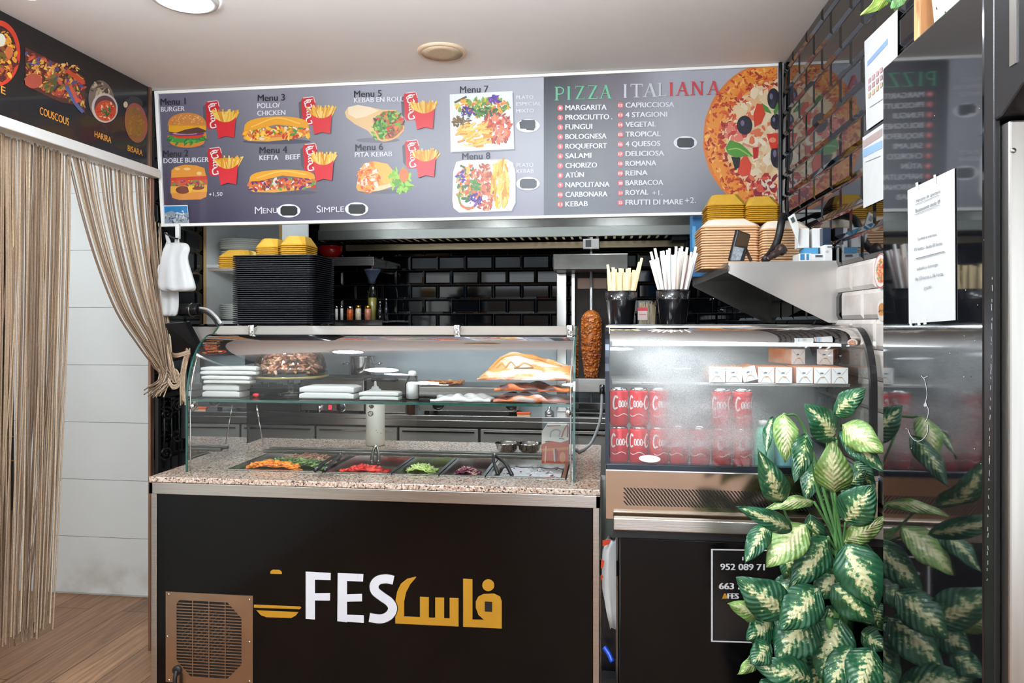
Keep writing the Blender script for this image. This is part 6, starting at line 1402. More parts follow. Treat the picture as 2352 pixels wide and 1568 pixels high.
def bottle(px_, py0, Y, zb, r, h, m, label, cat='bottle', cap=M_WHITE, group=None, fill=None):
    x = xat(px_, Y); t = thing('sauce_bottle', (x, Y, zb), label, cat, group)
    MB().use(0, smooth=True).lathe((x, Y, zb), [(r * .92, .001), (r, .006), (r, h * .62), (r * .4, h * .84), (r * .38, h * .9)], 20).build('bottle_body', m, t)
    MB().use(0, smooth=True).lathe((x, Y, zb + h * .9), [(r * .5, 0), (r * .5, h * .1), (0, h * .1)], 16).build('cap', cap, t)
bottle(944, 915, 4.47, WZ, .027, .17, mat('brown_sauce', (66, 30, 18), .15, coat=.5), 'dark brown sauce bottle at the front edge of the kitchen unit')
t = thing('orange_brush', (xat(1203, 4.47), 4.47, WZ), 'small orange plastic brush at the edge of the kitchen unit', 'brush')
x = xat(1203, 4.47); MB().box(x - .045, x + .045, 4.455, 4.48, WZ + .012, WZ + .028).build('brush_back', mat('orange_plastic', (240, 96, 40), .4), t, bevel=.005); MB().box(x - .04, x + .04, 4.457, 4.478, WZ, WZ + .013).build('bristles', mat('pale_bristle', (236, 180, 140), .8), t)
x = xat(812, 4.75); zt_ = zat(812, 822, 4.75); t = thing('stock_pot', (x, 4.925, WZ), 'tall steel pot behind the fryer on the kitchen unit', 'pot')
MB().use(0, smooth=True).lathe((x, 4.925, WZ + .001), [(.085, 0), (.09, .01), (.09, zt_ - WZ), (.095, zt_ - WZ + .004), (.086, zt_ - WZ), (.084, .02), (0, .02)], 32).build('pot_body', M_STEEL2, t)
for s in (-1, 1): MB().use(0, smooth=True).tube(spline([(x + s * .089, 4.90, zt_ - .05), (x + s * .14, 4.90, zt_ - .045), (x + s * .14, 4.94, zt_ - .045), (x + s * .089, 4.94, zt_ - .05)], 5), .005, 8).build('handle', M_STEEL2, t)
# tap / pipes at the right of the counter
t = thing('steel_tap', (xat(1262, 4.5), 4.49, WZ), 'small steel tap at the right end of the kitchen unit', 'tap')
q = PY(1262, 935, 4.49); MB().use(0, smooth=True).lathe((q.x, 4.49, WZ + .001), [(.03, 0), (.03, .03), (.012, .04), (.012, .1), (.018, .105), (.018, .13), (0, .135)], 16).build('tap_body', M_STEEL2, t); MB().use(0, smooth=True).tube([(q.x, 4.49, WZ + .09), (q.x - .05, 4.48, WZ + .1)], .008, 8).build('spout', M_STEEL2, t)

# upright kebab grill
GYK = 4.56
k0 = xat(1358, GYK); gb = WZ
gr = thing('kebab_grill', (k0, 4.7, WZ), 'upright steel kebab grill with a motor on top at the back wall', 'kebab grill')
gx0, gx1 = xat(1277, 4.72), xat(1440, 4.72); gzt, gzt0 = zat(1300, 592, 4.72), zat(1300, 627, 4.72)
MB().box(gx0, gx1, 4.45, YB - .03, gzt0, gzt).build('top_tray', M_DSTEEL, gr, bevel=.006)
mb = MB().box(gx0 + .004, gx0 + .07, 4.72, 4.78, WZ + .001, gzt0); mb.build('post', M_STEEL2, gr, bevel=.004)
MB().box(gx0 + .10, gx0 + .125, 4.74, 4.78, WZ + .001, gzt0).build('post', M_STEEL, gr, bevel=.003); MB().box(gx1 - .11, gx1 - .07, 4.72, 4.78, WZ + .001, gzt0).build('post', M_STEEL, gr, bevel=.003)
MB().box(gx0 + .125, gx1 - .11, 4.79, 4.83, WZ + .16, gzt0).build('heater_panel', mat('scorched_steel', (50, 42, 36), .5, .6, noise=.4, nscale=8), gr)
MB().box(gx0 + .14, gx1 - .13, 4.782, 4.79, gzt0 - .1, gzt0 - .03).build('name_strip', mat('brown_steel', (110, 92, 80), .4, .8), gr)
MB().box(gx0 + .09, gx1 - .08, 4.46, 4.78, zat(1350, 900, 4.5), zat(1350, 868, 4.5)).build('drip_pan', M_STEEL, gr, bevel=.004)
MB().box(gx0 + .09, gx1 - .08, 4.48, 4.76, WZ + .05, WZ + .09).box(gx0 + .09, gx1 - .08, 4.47, 4.78, WZ + .001, WZ + .03).build('base', M_STEEL2, gr, bevel=.003)
sz0, sz1 = zat(1358, 905, GYK), zat(1358, 560, GYK)
MB().use(0, smooth=True).tube([(k0, GYK, sz0 - .05), (k0, GYK, sz1)], .0085, 10).build('spindle', mat('spindle_steel', (206, 204, 200), .3, .5), gr)
MB().box(k0 - .052, k0 + .052, GYK - .03, GYK + .06, zat(1358, 573, GYK), zat(1358, 549, GYK)).build('motor_box', M_STEEL, gr, bevel=.004)
MB().box(k0 - .035, k0 + .0, GYK - .031, GYK - .03, zat(1358, 568, GYK), zat(1358, 552, GYK)).build('motor_label', mat('grey_label', (70, 72, 76), .4), gr)
MB().box(k0 - .01, k0 + .01, GYK + .0, GYK + .06, zat(1358, 549, GYK), zat(1358, 549, GYK) + .012).build('motor_arm', M_STEEL, gr)
# meat on the spindle
rg = random.Random(31); mz0, mz1 = zat(1358, 865, GYK), zat(1358, 712, GYK); H = mz1 - mz0; ms = [mat(f'kebab_meat_{i}', c, .3, noise=.5, nscale=50, coat=.3) for i, c in enumerate([(206, 112, 40), (170, 82, 32), (226, 140, 56), (136, 58, 26)])]
rad = lambda s: (.040 + .026 * min(1, s * 2.2)) * (1 if s < .82 else math.sqrt(max(.05, 1 - ((s - .82) / .19) ** 2)))
mb = MB().use(0, smooth=True).lathe((k0, GYK, mz0), [(max(.012, rad(i / 20)) * .93, H * i / 20) for i in range(21)], 24)
for i in range(620):
    s = rg.random(); a = rg.uniform(0, 2 * PI); r = rad(s) * .93; R = Matrix.Rotation(a, 3, 'Z')
    mb.use(rg.choice((0, 1, 2) if s > .6 or s < .3 else (1, 3, 0)), smooth=True).ball((k0 + r * math.cos(a), GYK + r * math.sin(a), mz0 + s * H * .98), (.006, .011 * rg.uniform(.6, 1.3), .0075 * rg.uniform(.6, 1.4)), 6, 4, .2, rg, R)
tag(mb.build('kebab_meat', ms), 'browned cone of kebab meat on the upright spindle', 'kebab meat')
# cables hanging between the two counters
t = thing('grey_cable', PY(1375, 970, 3.0), 'grey cable curving down between the two counters', 'cable')
pts = [PY(1383, 905, 3.37), PY(1379, 962, 3.30), PY(1362, 1010, 3.25), PY(1345, 1050, 3.2), PY(1322, 1085, 3.1)]; pts[-1].z = ZW + .008; pts[-2].z = max(pts[-2].z, ZW + .01)
MB().use(0, smooth=True).tube(spline(pts, 8), .007, 8).build('cable_sheath', mat('grey_rubber', (150, 152, 152), .4), t)
MB().use(0, smooth=True).tube([pts[0], pts[0] + Vector((0, .02, .04))], .012, 8).build('plug', M_BLACK, t)

# small wall shelf with a red bowl, lower shelf with jars
Ys = 4.72; t = thing('wall_shelf', (xat(800, Ys), 4.85, zat(800, 600, Ys)), 'short steel wall shelf under the left end of the hood', 'shelf')
sz = zat(800, 590, Ys); MB().box(xat(722, Ys), xat(858, Ys), Ys, YB - .012, sz - .012, sz).box(xat(722, Ys), xat(858, Ys), Ys, Ys + .012, sz - .06, sz - .012).build('shelf_plate', M_STEEL, t, bevel=.002)
MB().box(xat(854, Ys) - .008, xat(854, Ys), Ys + .02, YB - .012, sz - .09, sz - .012).build('bracket', M_STEEL, t)
x = xat(760, Ys + .12); t = thing('red_bowl', (x, Ys + .12, sz), 'shiny red plastic bowl tipped on the wall shelf under the hood', 'bowl')
rr = .085; mb = MB().use(0, smooth=True).lathe((x, Ys + .12, sz + .001), [(.03, 0), (.05, .008), (.078, .04), (rr, .085), (rr - .004, .085), (.074, .042), (.04, .012), (0, .01)], 32); mb.build('bowl_body', mat('red_gloss', (196, 20, 24), .15, coat=.5), t)
MB().use(0, smooth=True).lathe((x, Ys + .12, sz + .086), [(rr - .002, -.003), (rr + .004, -.001), (rr - .002, .002)], 32, caps=False).build('bowl_rim', MATS['red_gloss'], t)
Yj = 4.74; zj = zat(810, 736, Yj); t = thing('jar_shelf', (xat(815, Yj), Yj + .1, zj), 'narrow steel shelf holding small jars on the black tiles', 'shelf')
MB().box(xat(722, Yj), xat(882, Yj), Yj - .04, YB - .012, zj - .012, zj).build('shelf_plate', M_STEEL, t, bevel=.002); MB().box(xat(722, Yj), xat(882, Yj), Yj - .042, Yj - .04, zj - .03, zj + .004).build('front_edge', M_STEEL2, t)
J = [(773, 702, 'white topped salt shaker, leftmost jar on the jar shelf', (220, 214, 206), M_STEEL2, .010), (785, 701, 'pale shaker second from the left on the jar shelf', (214, 208, 200), M_STEEL2, .010), (804, 703, 'orange brown spice jar on the jar shelf', (190, 84, 34), M_STEEL2, .022), (823, 701, 'jar with a gold lid and pale label on the jar shelf', (206, 190, 160), MATS['brass'], .020), (845, 702, 'jar of red spice with a gold lid on the jar shelf', (190, 120, 90), MATS['brass'], .022)]
for px_, py_, lb_, c, cap, r in J:
    x = xat(px_, Yj); h = zat(px_, py_, Yj) - zj; t = thing('spice_jar', (x, Yj, zj), lb_, 'jar', 'spice jars on the jar shelf')
    MB().use(0, smooth=True).lathe((x, Yj, zj + .001), [(r, 0), (r, h * .72), (r * .8, h * .8)], 18).build('jar_body', mat(f'spice_{px_}', c, .2, noise=.3, nscale=60, coat=.4), t); MB().use(0, smooth=True).lathe((x, Yj, zj + h * .8), [(r * .9, 0), (r * .9, h * .2), (0, h * .2)], 18).build('jar_lid', cap, t)
x = xat(855, Yj + .06); hb = zat(855, 650, Yj) - zj; t = thing('oil_bottle', (x, Yj + .06, zj), 'clear oil bottle with a dark funnel top behind the spice jars', 'bottle')
MB().use(0, smooth=True).lathe((x, Yj + .06, zj + .001), [(.033, 0), (.035, .005), (.035, hb * .92), (.02, hb)], 20).build('bottle_body', M_CLEAR, t); MB().use(0, smooth=True).lathe((x, Yj + .06, zj + .004), [(.032, 0), (.032, hb * .6), (0, hb * .6)], 20).build('oil', mat('yellow_oil', (150, 140, 70), .2), t)
MB().use(0, smooth=True).lathe((x, Yj + .06, zj + hb), [(.02, 0), (.022, .02), (.055, .085), (.06, .095), (.055, .1), (0, .1)], 20).build('funnel', mat('blue_grey_plastic', (60, 70, 84), .25), t)
for px_, h in ((870, .12), (884, .14), (892, .1)):
    x = xat(px_, Yj); t = thing('dark_bottle', (x, Yj + .03, zj), f'slim dark bottle at the right end of the jar shelf, {"left" if px_ == 870 else "tallest" if px_ == 884 else "rightmost"} of three', 'bottle', 'slim dark bottles on the jar shelf') if px_ < 890 else None
    if t is None or px_ >= 890: continue
    MB().use(0, smooth=True).lathe((x, Yj + .03, zj + .001), [(.014, 0), (.014, h * .6), (.006, h * .8), (.006, h)], 14).build('bottle_body', mat('dark_bottle_glass', (20, 22, 28), .1, coat=.5), t); MB().use(0, smooth=True).lathe((x, Yj + .03, zj + h), [(.008, 0), (.008, .012), (0, .012)], 12).build('cap', M_STEEL2, t)

# ================================================================== left: plate cabinet, trays, bags, gate
CY = 3.62; cx0 = XL + .01; cx1 = xat(648, CY); cz0, cz1 = zat(500, 744, CY), 2.5
cb = thing('plate_cabinet', ((cx0 + cx1) / 2, 3.8, cz0), 'open white plate cabinet with a wooden edge behind the black trays', 'cabinet')
MW = mat('cabinet_laminate', (206, 208, 204), .4, noise=.04, nscale=8)
MB().box(cx0 + .015, cx1, 3.95, 3.965, cz0, cz1).build('back_panel', mat('grey_laminate', (170, 174, 176), .35), cb)
for a in (cx0, cx1 - .016): MB().box(a, a + .016, CY + .002, 3.95, cz0, cz1).build('side_panel', MW, cb)
zsh = zat(500, 607, CY)
for nm, z in (('bottom_panel', cz0), ('shelf_panel', zsh - .018), ('top_panel', cz1 - .018)): MB().box(cx0 + .016, cx1 - .016, CY + .002, 3.95, z, z + .018).build(nm, MW, cb)
for a in (cx0, cx1 - .016): MB().box(a, a + .016, CY - .001, CY + .002, cz0, cz1).build('wooden_edge', M_WOODEDGE, cb)
M_CER = mat('white_ceramic', (222, 224, 216), .2, noise=.03, nscale=20, coat=.3)
def plates(px0, px1, Y, z, n, pitch, where, group):
    x0, x1 = xat(px0, Y), xat(px1, Y); r = min((x1 - x0) / 2, .14); x = max((x0 + x1) / 2, cx0 + .022 + r); f = None
    for k in range(n):
        lb_ = f'white plate in the {where} of the plate cabinet' if k < n - 1 else f'topmost white plate of the {where} in the plate cabinet'
        if f is None:
            f = thing('dinner_plate', (x, Y, z), lb_, 'plate', group)
            MB().use(0, smooth=True).lathe((x, Y, z), [(r * .55, .0005), (r * .6, .003), (r, .014), (r * 1.0, .0165), (r * .62, .007), (0, .006)], 36).build('plate_body', M_CER, f)
        else: dup(f, (x + rnd.uniform(-.002, .002), Y, z + k * pitch), 0, lb_)
    return z + n * pitch
zz = plates(462, 532, 3.775, zsh + .001, 7, .0105, 'lower stack on the middle shelf', 'small plates stacked on the middle shelf')
plates(464, 560, 3.775, zz + .008, 5, .011, 'wide stack on the middle shelf', 'wide plates stacked on the middle shelf')
plates(464, 560, 3.775, cz0 + .019, 8, .0105, 'bottom stack', 'plates stacked at the cabinet bottom')
# stack of black serving trays on the display case
TY = 2.815; tx0, tx1 = xat(528, TY), xat(721, TY); NT = 33; zp0 = ZTOP + .001; pit = (zat(620, 581, TY) - zp0 - .012) / NT
f = None
def rrect(x0, x1, y0, y1, c, z, n=4):
    P = []
    for (cx2, cy2, a0) in ((x0 + c, y0 + c, PI), (x1 - c, y0 + c, 1.5 * PI), (x1 - c, y1 - c, 0), (x0 + c, y1 - c, .5 * PI)):
        for i in range(n + 1): a = a0 + PI / 2 * i / n; P.append((cx2 + c * math.cos(a), cy2 + c * math.sin(a), z))
    return P
M_TRAY = mat('black_tray_plastic', (26, 28, 34), .18, noise=.15, nscale=30)
for k in range(NT):
    z = zp0 + k * pit; lb_ = 'black serving tray in the tall stack on the glass case' if 0 < k < NT - 1 else ('topmost black serving tray carrying the yellow boxes' if k else 'lowest black serving tray of the stack, resting on the glass case')
    if f is None:
        f = thing('serving_tray', ((tx0 + tx1) / 2, TY + .12, z), lb_, 'tray', 'black serving trays in the tall stack'); w = .012
        q = lambda s, zz_: rrect(tx0 + s, tx1 - s, TY + s, TY + .245 - s, .03, zz_)
        MB().ring([q(.018, z), q(.015, z + .006), q(.001, z + .0088), q(0, z + .0096), q(0, z + .0126), q(.002, z + .0135), q(.012, z + .0115), q(.02, z + .003)], True, True, True).build('tray_body', M_TRAY, f)
        f['label'] = lb_
    else: dup(f, ((tx0 + tx1) / 2 + rnd.uniform(-.0012, .0012), TY + .12, z), rnd.uniform(-.004, .004), lb_)
ztt = zp0 + (NT - 1) * pit + .0137
def ly(where): return lambda k, n: f'mustard yellow takeaway box {"on top of" if k == n - 1 else "in"} the {where}'
def px2(a, b, Y): return (xat(a, Y) + xat(b, Y)) / 2, xat(b, Y) - xat(a, Y)
xm, wm = px2(596, 648, 2.92); boxstack('y', xm, 2.94, ztt, 5, wm * .98, .14, .0085, M_YEL, M_YELT, ly('left stack on the black trays'), 'mustard boxes in the left stack on the trays', .035, 11)
xm, wm = px2(650, 712, 2.92); boxstack('y', xm + .0, 2.945, ztt, 6, wm * .98, .15, .0085, M_YEL, M_YELT, ly('right stack on the black trays'), 'mustard boxes in the right stack on the trays', .036, 12)
t = thing('rear_ledge', (xat(560, 3.2), 3.2, 1.5), 'steel ledge behind the black trays', 'ledge')
xm, wm = px2(520, 592, 3.2); zl = zat(560, 620, 3.2)
MB().box(xm - .1, xm + .1, 3.08, 3.30, zl - .012, zl).build('ledge_plate', M_STEEL, t); MB().box(xm - .012, xm + .012, 3.18, 3.2, ZW, zl - .012).build('ledge_post', M_STEEL, t)
boxstack('y', xm, 3.19, zl, 7, wm, .15, .0085, M_YEL, M_YELT, ly('stack hidden behind the black trays'), 'mustard boxes behind the trays', .03, 13)
# carrier bags on a hook under the board
M_BAG = mat('white_bag_film', (196, 196, 194), .38, noise=.06, nscale=14, sss=.0)
def bag(rows, Y, depth, name, label, seed, ears):
    t = thing('carrier_bag', PY(400, rows[0][0], Y), label, 'carrier bag'); rg = random.Random(seed); n = 22; R = []
    for i, (y, l, r) in enumerate(rows):
        s = i / (len(rows) - 1); ring_ = []
        for j in range(n):
            a = 2 * PI * j / n; u = .5 - .5 * math.cos(a); dy = math.sin(a) * depth * (.25 + .75 * s ** .6) * (1 + .4 * math.sin(j * 2.3 + seed) * (1 - .5 * s) + .3 * math.sin(j * 4.1 + seed * 2))
            p = PY(l + (r - l) * u, y + 6 * math.sin(j * 1.9 + seed) * (s > .9), Y); p.y += dy; ring_.append(p)
        R.append(ring_)
    MB().use(0, smooth=True).ring(R, True, True, True).build('bag_body', M_BAG, t, sub=1)
    for e in ears:
        n_ = len(e); L = []
        for y, l, r in e: L.append((PY(l, y, Y), PY(r, y, Y)))
        mb = MB().use(0, smooth=True)
        mb.ring([[a, a * .5 + b * .5 + Vector((0, -.008, 0)), b, a * .5 + b * .5 + Vector((0, .008, 0))] for a, b in L], True, True, True)
        mb.build('bag_handle', M_BAG, t, sub=1)
    return t
bag([(556, 384, 428), (564, 378, 436), (576, 373, 438), (586, 371, 432), (600, 368, 433), (622, 365, 440), (645, 362, 447), (660, 363, 452), (670, 370, 448)], 3.10, .035, 'b', 'front white carrier bag hanging from the hook under the menu board', 1, [[(566, 381, 400), (552, 379, 394), (540, 377, 388), (533, 378, 386)], [(566, 396, 418), (554, 398, 415), (545, 400, 413), (540, 402, 412)]])
bag([(600, 360, 400), (640, 359, 408), (690, 360, 412), (715, 362, 410), (727, 372, 407)], 3.17, .022, 'b', 'white carrier bag hanging behind and below the front one', 4, [[(606, 366, 396), (575, 372, 394), (545, 382, 392)]])
t = thing('bag_hook', PY(405, 530, 3.14), 'white hook under the left end of the menu board holding the bags', 'hook')
MB().box(PY(402, 525, 3.14).x, PY(411, 525, 3.14).x, 3.14, 3.155, PY(405, 548, 3.14).z, PY(405, 521, 3.24).z).build('hook_plate', M_WHITE, t, bevel=.002)
MB().use(0, smooth=True).tube(spline([PY(407, 545, 3.14), PY(407, 548, 3.08), PY(396, 545, 3.06), PY(378, 535, 3.08)], 5), .004, 8).build('hook_rod', M_BLACK, t)
# till screen and cables behind the left end of the case
t = thing('till_screen', PY(430, 790, 3.25), 'dark tilted till screen behind the knotted curtain', 'screen')
q = [PY(378, 742, 3.15), PY(424, 738, 3.2), PY(462, 812, 3.3), PY(395, 830, 3.25)]
MB().prism(q, (.01, .03, .004)).build('screen_case', M_BLACK, t, bevel=.004); MB().box(PY(420, 820, 3.28).x - .015, PY(420, 820, 3.28).x + .015, 3.29, 3.32, ZW, PY(420, 800, 3.28).z).build('stand', M_BLACK, t)
t = thing('pale_carton', PY(460, 770, 3.33), 'pale cardboard box behind the left end of the glass case', 'box')
x0, x1 = PY(436, 770, 3.33).x, PY(520, 770, 3.33).x; MB().box(x0, x1, 3.33, 3.345, PY(460, 792, 3.33).z, PY(460, 750, 3.33).z).build('box_body', mat('pale_card', (170, 160, 152), .7, noise=.1, nscale=10), t); MB().box(x0 + .02, x1 - .02, 3.33, 3.35, ZW, PY(460, 792, 3.33).z).build('box_base', M_MATTE, t)
t = thing('cable_bundle', PY(450, 710, 3.2), 'black and white cables arching behind the left end of the case', 'cable')
MB().use(0, smooth=True).tube(spline([PY(458, 707, 3.2), PY(478, 711, 3.12), PY(494, 724, 3.05), PY(508, 742, 3.0)], 6), .006, 8).build('white_cable', M_WHITE, t)
MB().use(0, smooth=True).tube(spline([PY(455, 712, 3.2), PY(474, 718, 3.12), PY(490, 732, 3.05), PY(500, 748, 3.0)], 6), .006, 8).build('black_cable', M_RUBBER, t)
MB().use(0, smooth=True).tube([PY(414, 712, 3.22), PY(458, 710, 3.2)], .03, 16).build('connector', M_BLACK, t, bevel=.004)
MB().use(0, smooth=True).lathe(PY(440, 712, 3.21), [(.034, 0), (.034, .006)], 18, 'x').build('connector_ring', M_DSTEEL, t)
MB().use(0, smooth=True).tube([PY(416, 712, 3.22), Vector((XL + .009, 3.26, PY(414, 712, 3.22).z))], .008, 8).build('support', M_BLACK, t)
# wrought iron panel along the left kitchen wall
GXI = XL + .035; M_IRON = mat('wrought_iron', (20, 20, 22), .35, .4, noise=.3, nscale=40)
gt = thing('iron_panel', (GXI, 3.32, 0), 'black wrought iron panel with scrolls beside the left end of the counter', 'iron panel')
gf = lambda x, y: PX(x, y, GXI)
ya_, yb_ = gf(360, 1000).y, gf(430, 1000).y; zt_ = gf(390, 900).z
MB().box(GXI - .008, GXI + .008, ya_, ya_ + .02, 0, zt_).box(GXI - .008, GXI + .008, yb_, yb_ + .02, 0, zt_).box(GXI - .008, GXI + .008, ya_, yb_ + .02, zt_ - .02, zt_).box(GXI - .008, GXI + .008, ya_, yb_ + .02, .08, .1).build('iron_frame', M_IRON, gt)
def scroll(cx2, cy2, r, turns, a0, sgn):
    P = []
    for i in range(40): s = i / 39; a = a0 + sgn * turns * 2 * PI * s; q = gf(cx2 + r * (.15 + .85 * s) * math.cos(a), cy2 + 1.1 * r * (.15 + .85 * s) * math.sin(a)); P.append(q)
    MB().use(0, smooth=True).tube(P, .0065, 8).build('scroll', M_IRON, gt)
scroll(380, 1040, 18, 1.6, 0, 1); scroll(404, 1000, 16, 1.5, 2, -1); scroll(382, 950, 15, 1.5, 1, -1); scroll(408, 930, 14, 1.4, 3, 1)
for x in (376, 393, 410): MB().use(0, smooth=True).tube([gf(x, 915), gf(x + 2, 1000), gf(x, 1075)], .005, 6).build('iron_bar', M_IRON, gt)
# things squeezed in the gap between the two counters
t = thing('crumpled_bag', (.015, 2.52, .7), 'crumpled white and red plastic bag in the gap between the two counters', 'plastic bag')
mb = MB().use(0, smooth=True); R = []
for y, l, r in ((1238, 1392, 1420), (1262, 1383, 1424), (1300, 1381, 1424), (1345, 1382, 1424), (1400, 1392, 1424), (1436, 1400, 1424)):
    ring_ = []
    for j in range(14): a = 2 * PI * j / 14; p = PY(l + (r - l) * (.5 - .5 * math.cos(a)), y + 5 * math.sin(j * 2.1), 2.50); p.y += math.sin(a) * .03 * (1 + .3 * math.sin(j * 3)); p.x = min(max(p.x, -.009), .042); ring_.append(p)
    R.append(ring_)
mb.ring(R, True, True, True).build('bag_film', M_BAG, t)
a = Art(lambda u, v: PY(min(u, 1416), v, 2.462), (0, -1, 0), .0); 
for q in ([(1381, 1283), (1388, 1288), (1386, 1302), (1380, 1306)], [(1380, 1318), (1386, 1324), (1380, 1334)], [(1384, 1240), (1404, 1238), (1398, 1250), (1384, 1254)], [(1418, 1432), (1425, 1430), (1425, 1438)]): a.poly(q, (222, 74, 40))
a.build('bag_print', t)
MB().box(-.006, .04, 2.49, 2.54, 0, .62).build('bag_bottom', M_BLACK, t)
t = thing('pale_board', (.01, 2.78, 0), 'pale board standing at the back of the gap between the counters', 'board')
MB().box(-.010, .045, 2.75, 2.765, 0, .985).build('board_panel', mat('pale_board', (186, 192, 178), .6), t); MB().box(-.010, .045, 2.748, 2.75, .97, .985).build('board_edge', M_WHITE, t)
t = thing('blue_hose', (.02, 2.42, 0), 'short blue plastic hose at the bottom of the gap between the counters', 'hose')
MB().use(0, smooth=True).tube(spline([PY(1388, 1486, 2.452), PY(1398, 1500, 2.44), PY(1407, 1520, 2.42)], 6), .009, 10).build('hose_tube', mat('blue_plastic', (20, 70, 190), .3), t)
MB().box(-.008, .042, 2.40, 2.46, 0, .385).build('hose_box', M_MATTE, t)
# ================================================================== dumb cane plant in front of the chilled case
def leaf_mat(nm, edge, mid, cream, shift):
    m = mat(nm, edge, .33, coat=.15); nt = m.node_tree; L = nt.links; b = nt.nodes['Principled BSDF']
    at = nt.nodes.new('ShaderNodeVertexColor'); at.layer_name = 'Col'; sp = nt.nodes.new('ShaderNodeSeparateColor'); L.new(at.outputs[0], sp.inputs[0])
    tc = nt.nodes.new('ShaderNodeTexCoord'); n = nt.nodes.new('ShaderNodeTexNoise'); n.inputs['Scale'].default_value = 75; n.inputs['Detail'].default_value = 4; n.inputs['Roughness'].default_value = .65; L.new(tc.outputs['Object'], n.inputs['Vector'])
    def M(op, a, bb):
        q = nt.nodes.new('ShaderNodeMath'); q.operation = op
        for i, v in enumerate((a, bb)):
            if isinstance(v, (int, float)): q.inputs[i].default_value = v
            elif v is not None: L.new(v, q.inputs[i])
        return q.outputs[0]
    u, v = sp.outputs[0], sp.outputs[1]
    vein = M('SINE', M('MULTIPLY', M('SUBTRACT', v, M('MULTIPLY', u, .30)), 62.0), None)
    t = M('ADD', M('MULTIPLY', u, 1.05), M('MULTIPLY', vein, .07)); t = M('ADD', t, M('MULTIPLY', M('SUBTRACT', n.outputs[0], .5), 2.3))
    t = M('ADD', t, M('MULTIPLY', M('POWER', M('ABSOLUTE', M('SUBTRACT', v, .45), None), 2), 1.2)); t = M('ADD', t, shift + .10)
    r = nt.nodes.new('ShaderNodeValToRGB'); e = r.color_ramp.elements; e[0].position = .26; e[0].color = rgb(*cream); e[1].position = .66; e[1].color = rgb(*edge); q = e.new(.42); q.color = rgb(*mid); L.new(t, r.inputs[0])
    L.new(r.outputs[0], b.inputs['Base Color'])
    bp = nt.nodes.new('ShaderNodeBump'); bp.inputs['Strength'].default_value = .35; bp.inputs['Distance'].default_value = .003; L.new(vein, bp.inputs['Height']); L.new(bp.outputs[0], b.inputs['Normal'])
    return m
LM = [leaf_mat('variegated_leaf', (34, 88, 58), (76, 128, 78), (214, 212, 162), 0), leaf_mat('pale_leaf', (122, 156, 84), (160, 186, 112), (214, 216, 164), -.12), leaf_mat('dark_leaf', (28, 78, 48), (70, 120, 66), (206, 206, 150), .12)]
M_STEM = mat('green_stem', (96, 150, 84), .4, noise=.15, nscale=40)
PXc = xat(1905, 1.80); PLY = 1.80
plant = thing('dumb_cane_plant', (PXc, PLY, 0), 'big leafy dumb cane plant with cream splashed leaves beside the black fridge', 'plant')
rgp = random.Random(17)
def leaf(bx, by, tx, ty, w, kind=0, Yb=None, Yt=None, curl=None, name='leaf'):
    Yb = Yb if Yb else rgp.uniform(1.74, 1.84); Yt = Yt if Yt else Yb - rgp.uniform(.02, .09)
    B, T = PY(bx, by, Yb), PY(tx, ty, Yt); d = T - B; Lh = d.length; d_ = d / Lh
    view = (Vector((0, 0, ZC)) - (B + T) / 2).normalized(); side = d_.cross(view).normalized(); nrm = side.cross(d_).normalized()
    if nrm.dot(view) < 0: nrm = -nrm
    tl = rgp.uniform(-.35, .35); side, nrm = side * math.cos(tl) + nrm * math.sin(tl), nrm * math.cos(tl) - side * math.sin(tl)
    W = w / F * Yb * .5; nu, nv = 10, 18; cu = rgp.uniform(.10, .2) if curl is None else curl; fold = rgp.uniform(.12, .35); ph = rgp.uniform(0, 6)
    prof_ = lambda v: (math.sin(PI * v ** .82) ** .78) * (1 - .25 * v ** 3) if 0 < v < 1 else 0.0
    mb = MB(); mb.smooth = True
    def P(a, v):
        u = (a - .5) * 2; h = prof_(v) * W
        return B + d * v + side * (u * h) + nrm * (Lh * cu * math.sin(PI * v) - fold * abs(u) * h + .004 * math.sin(v * 13 + ph + u * 3) * abs(u))
    mb.grid(P, nu, nv); o = mb.build(name, LM[kind], plant, fix=False)
    me = o.data; buf = [1.0] * (len(me.loops) * 4)
    for lp in me.loops:
        i = lp.vertex_index; u = abs((i % (nu + 1)) / nu - .5) * 2; v = (i // (nu + 1)) / nv
        buf[lp.index * 4] = u; buf[lp.index * 4 + 1] = v
    me.color_attributes['Col'].data.foreach_set('color', buf)
    sm = o.modifiers.new('solid', 'SOLIDIFY'); sm.thickness = .0012; sm.offset = 0
    return B
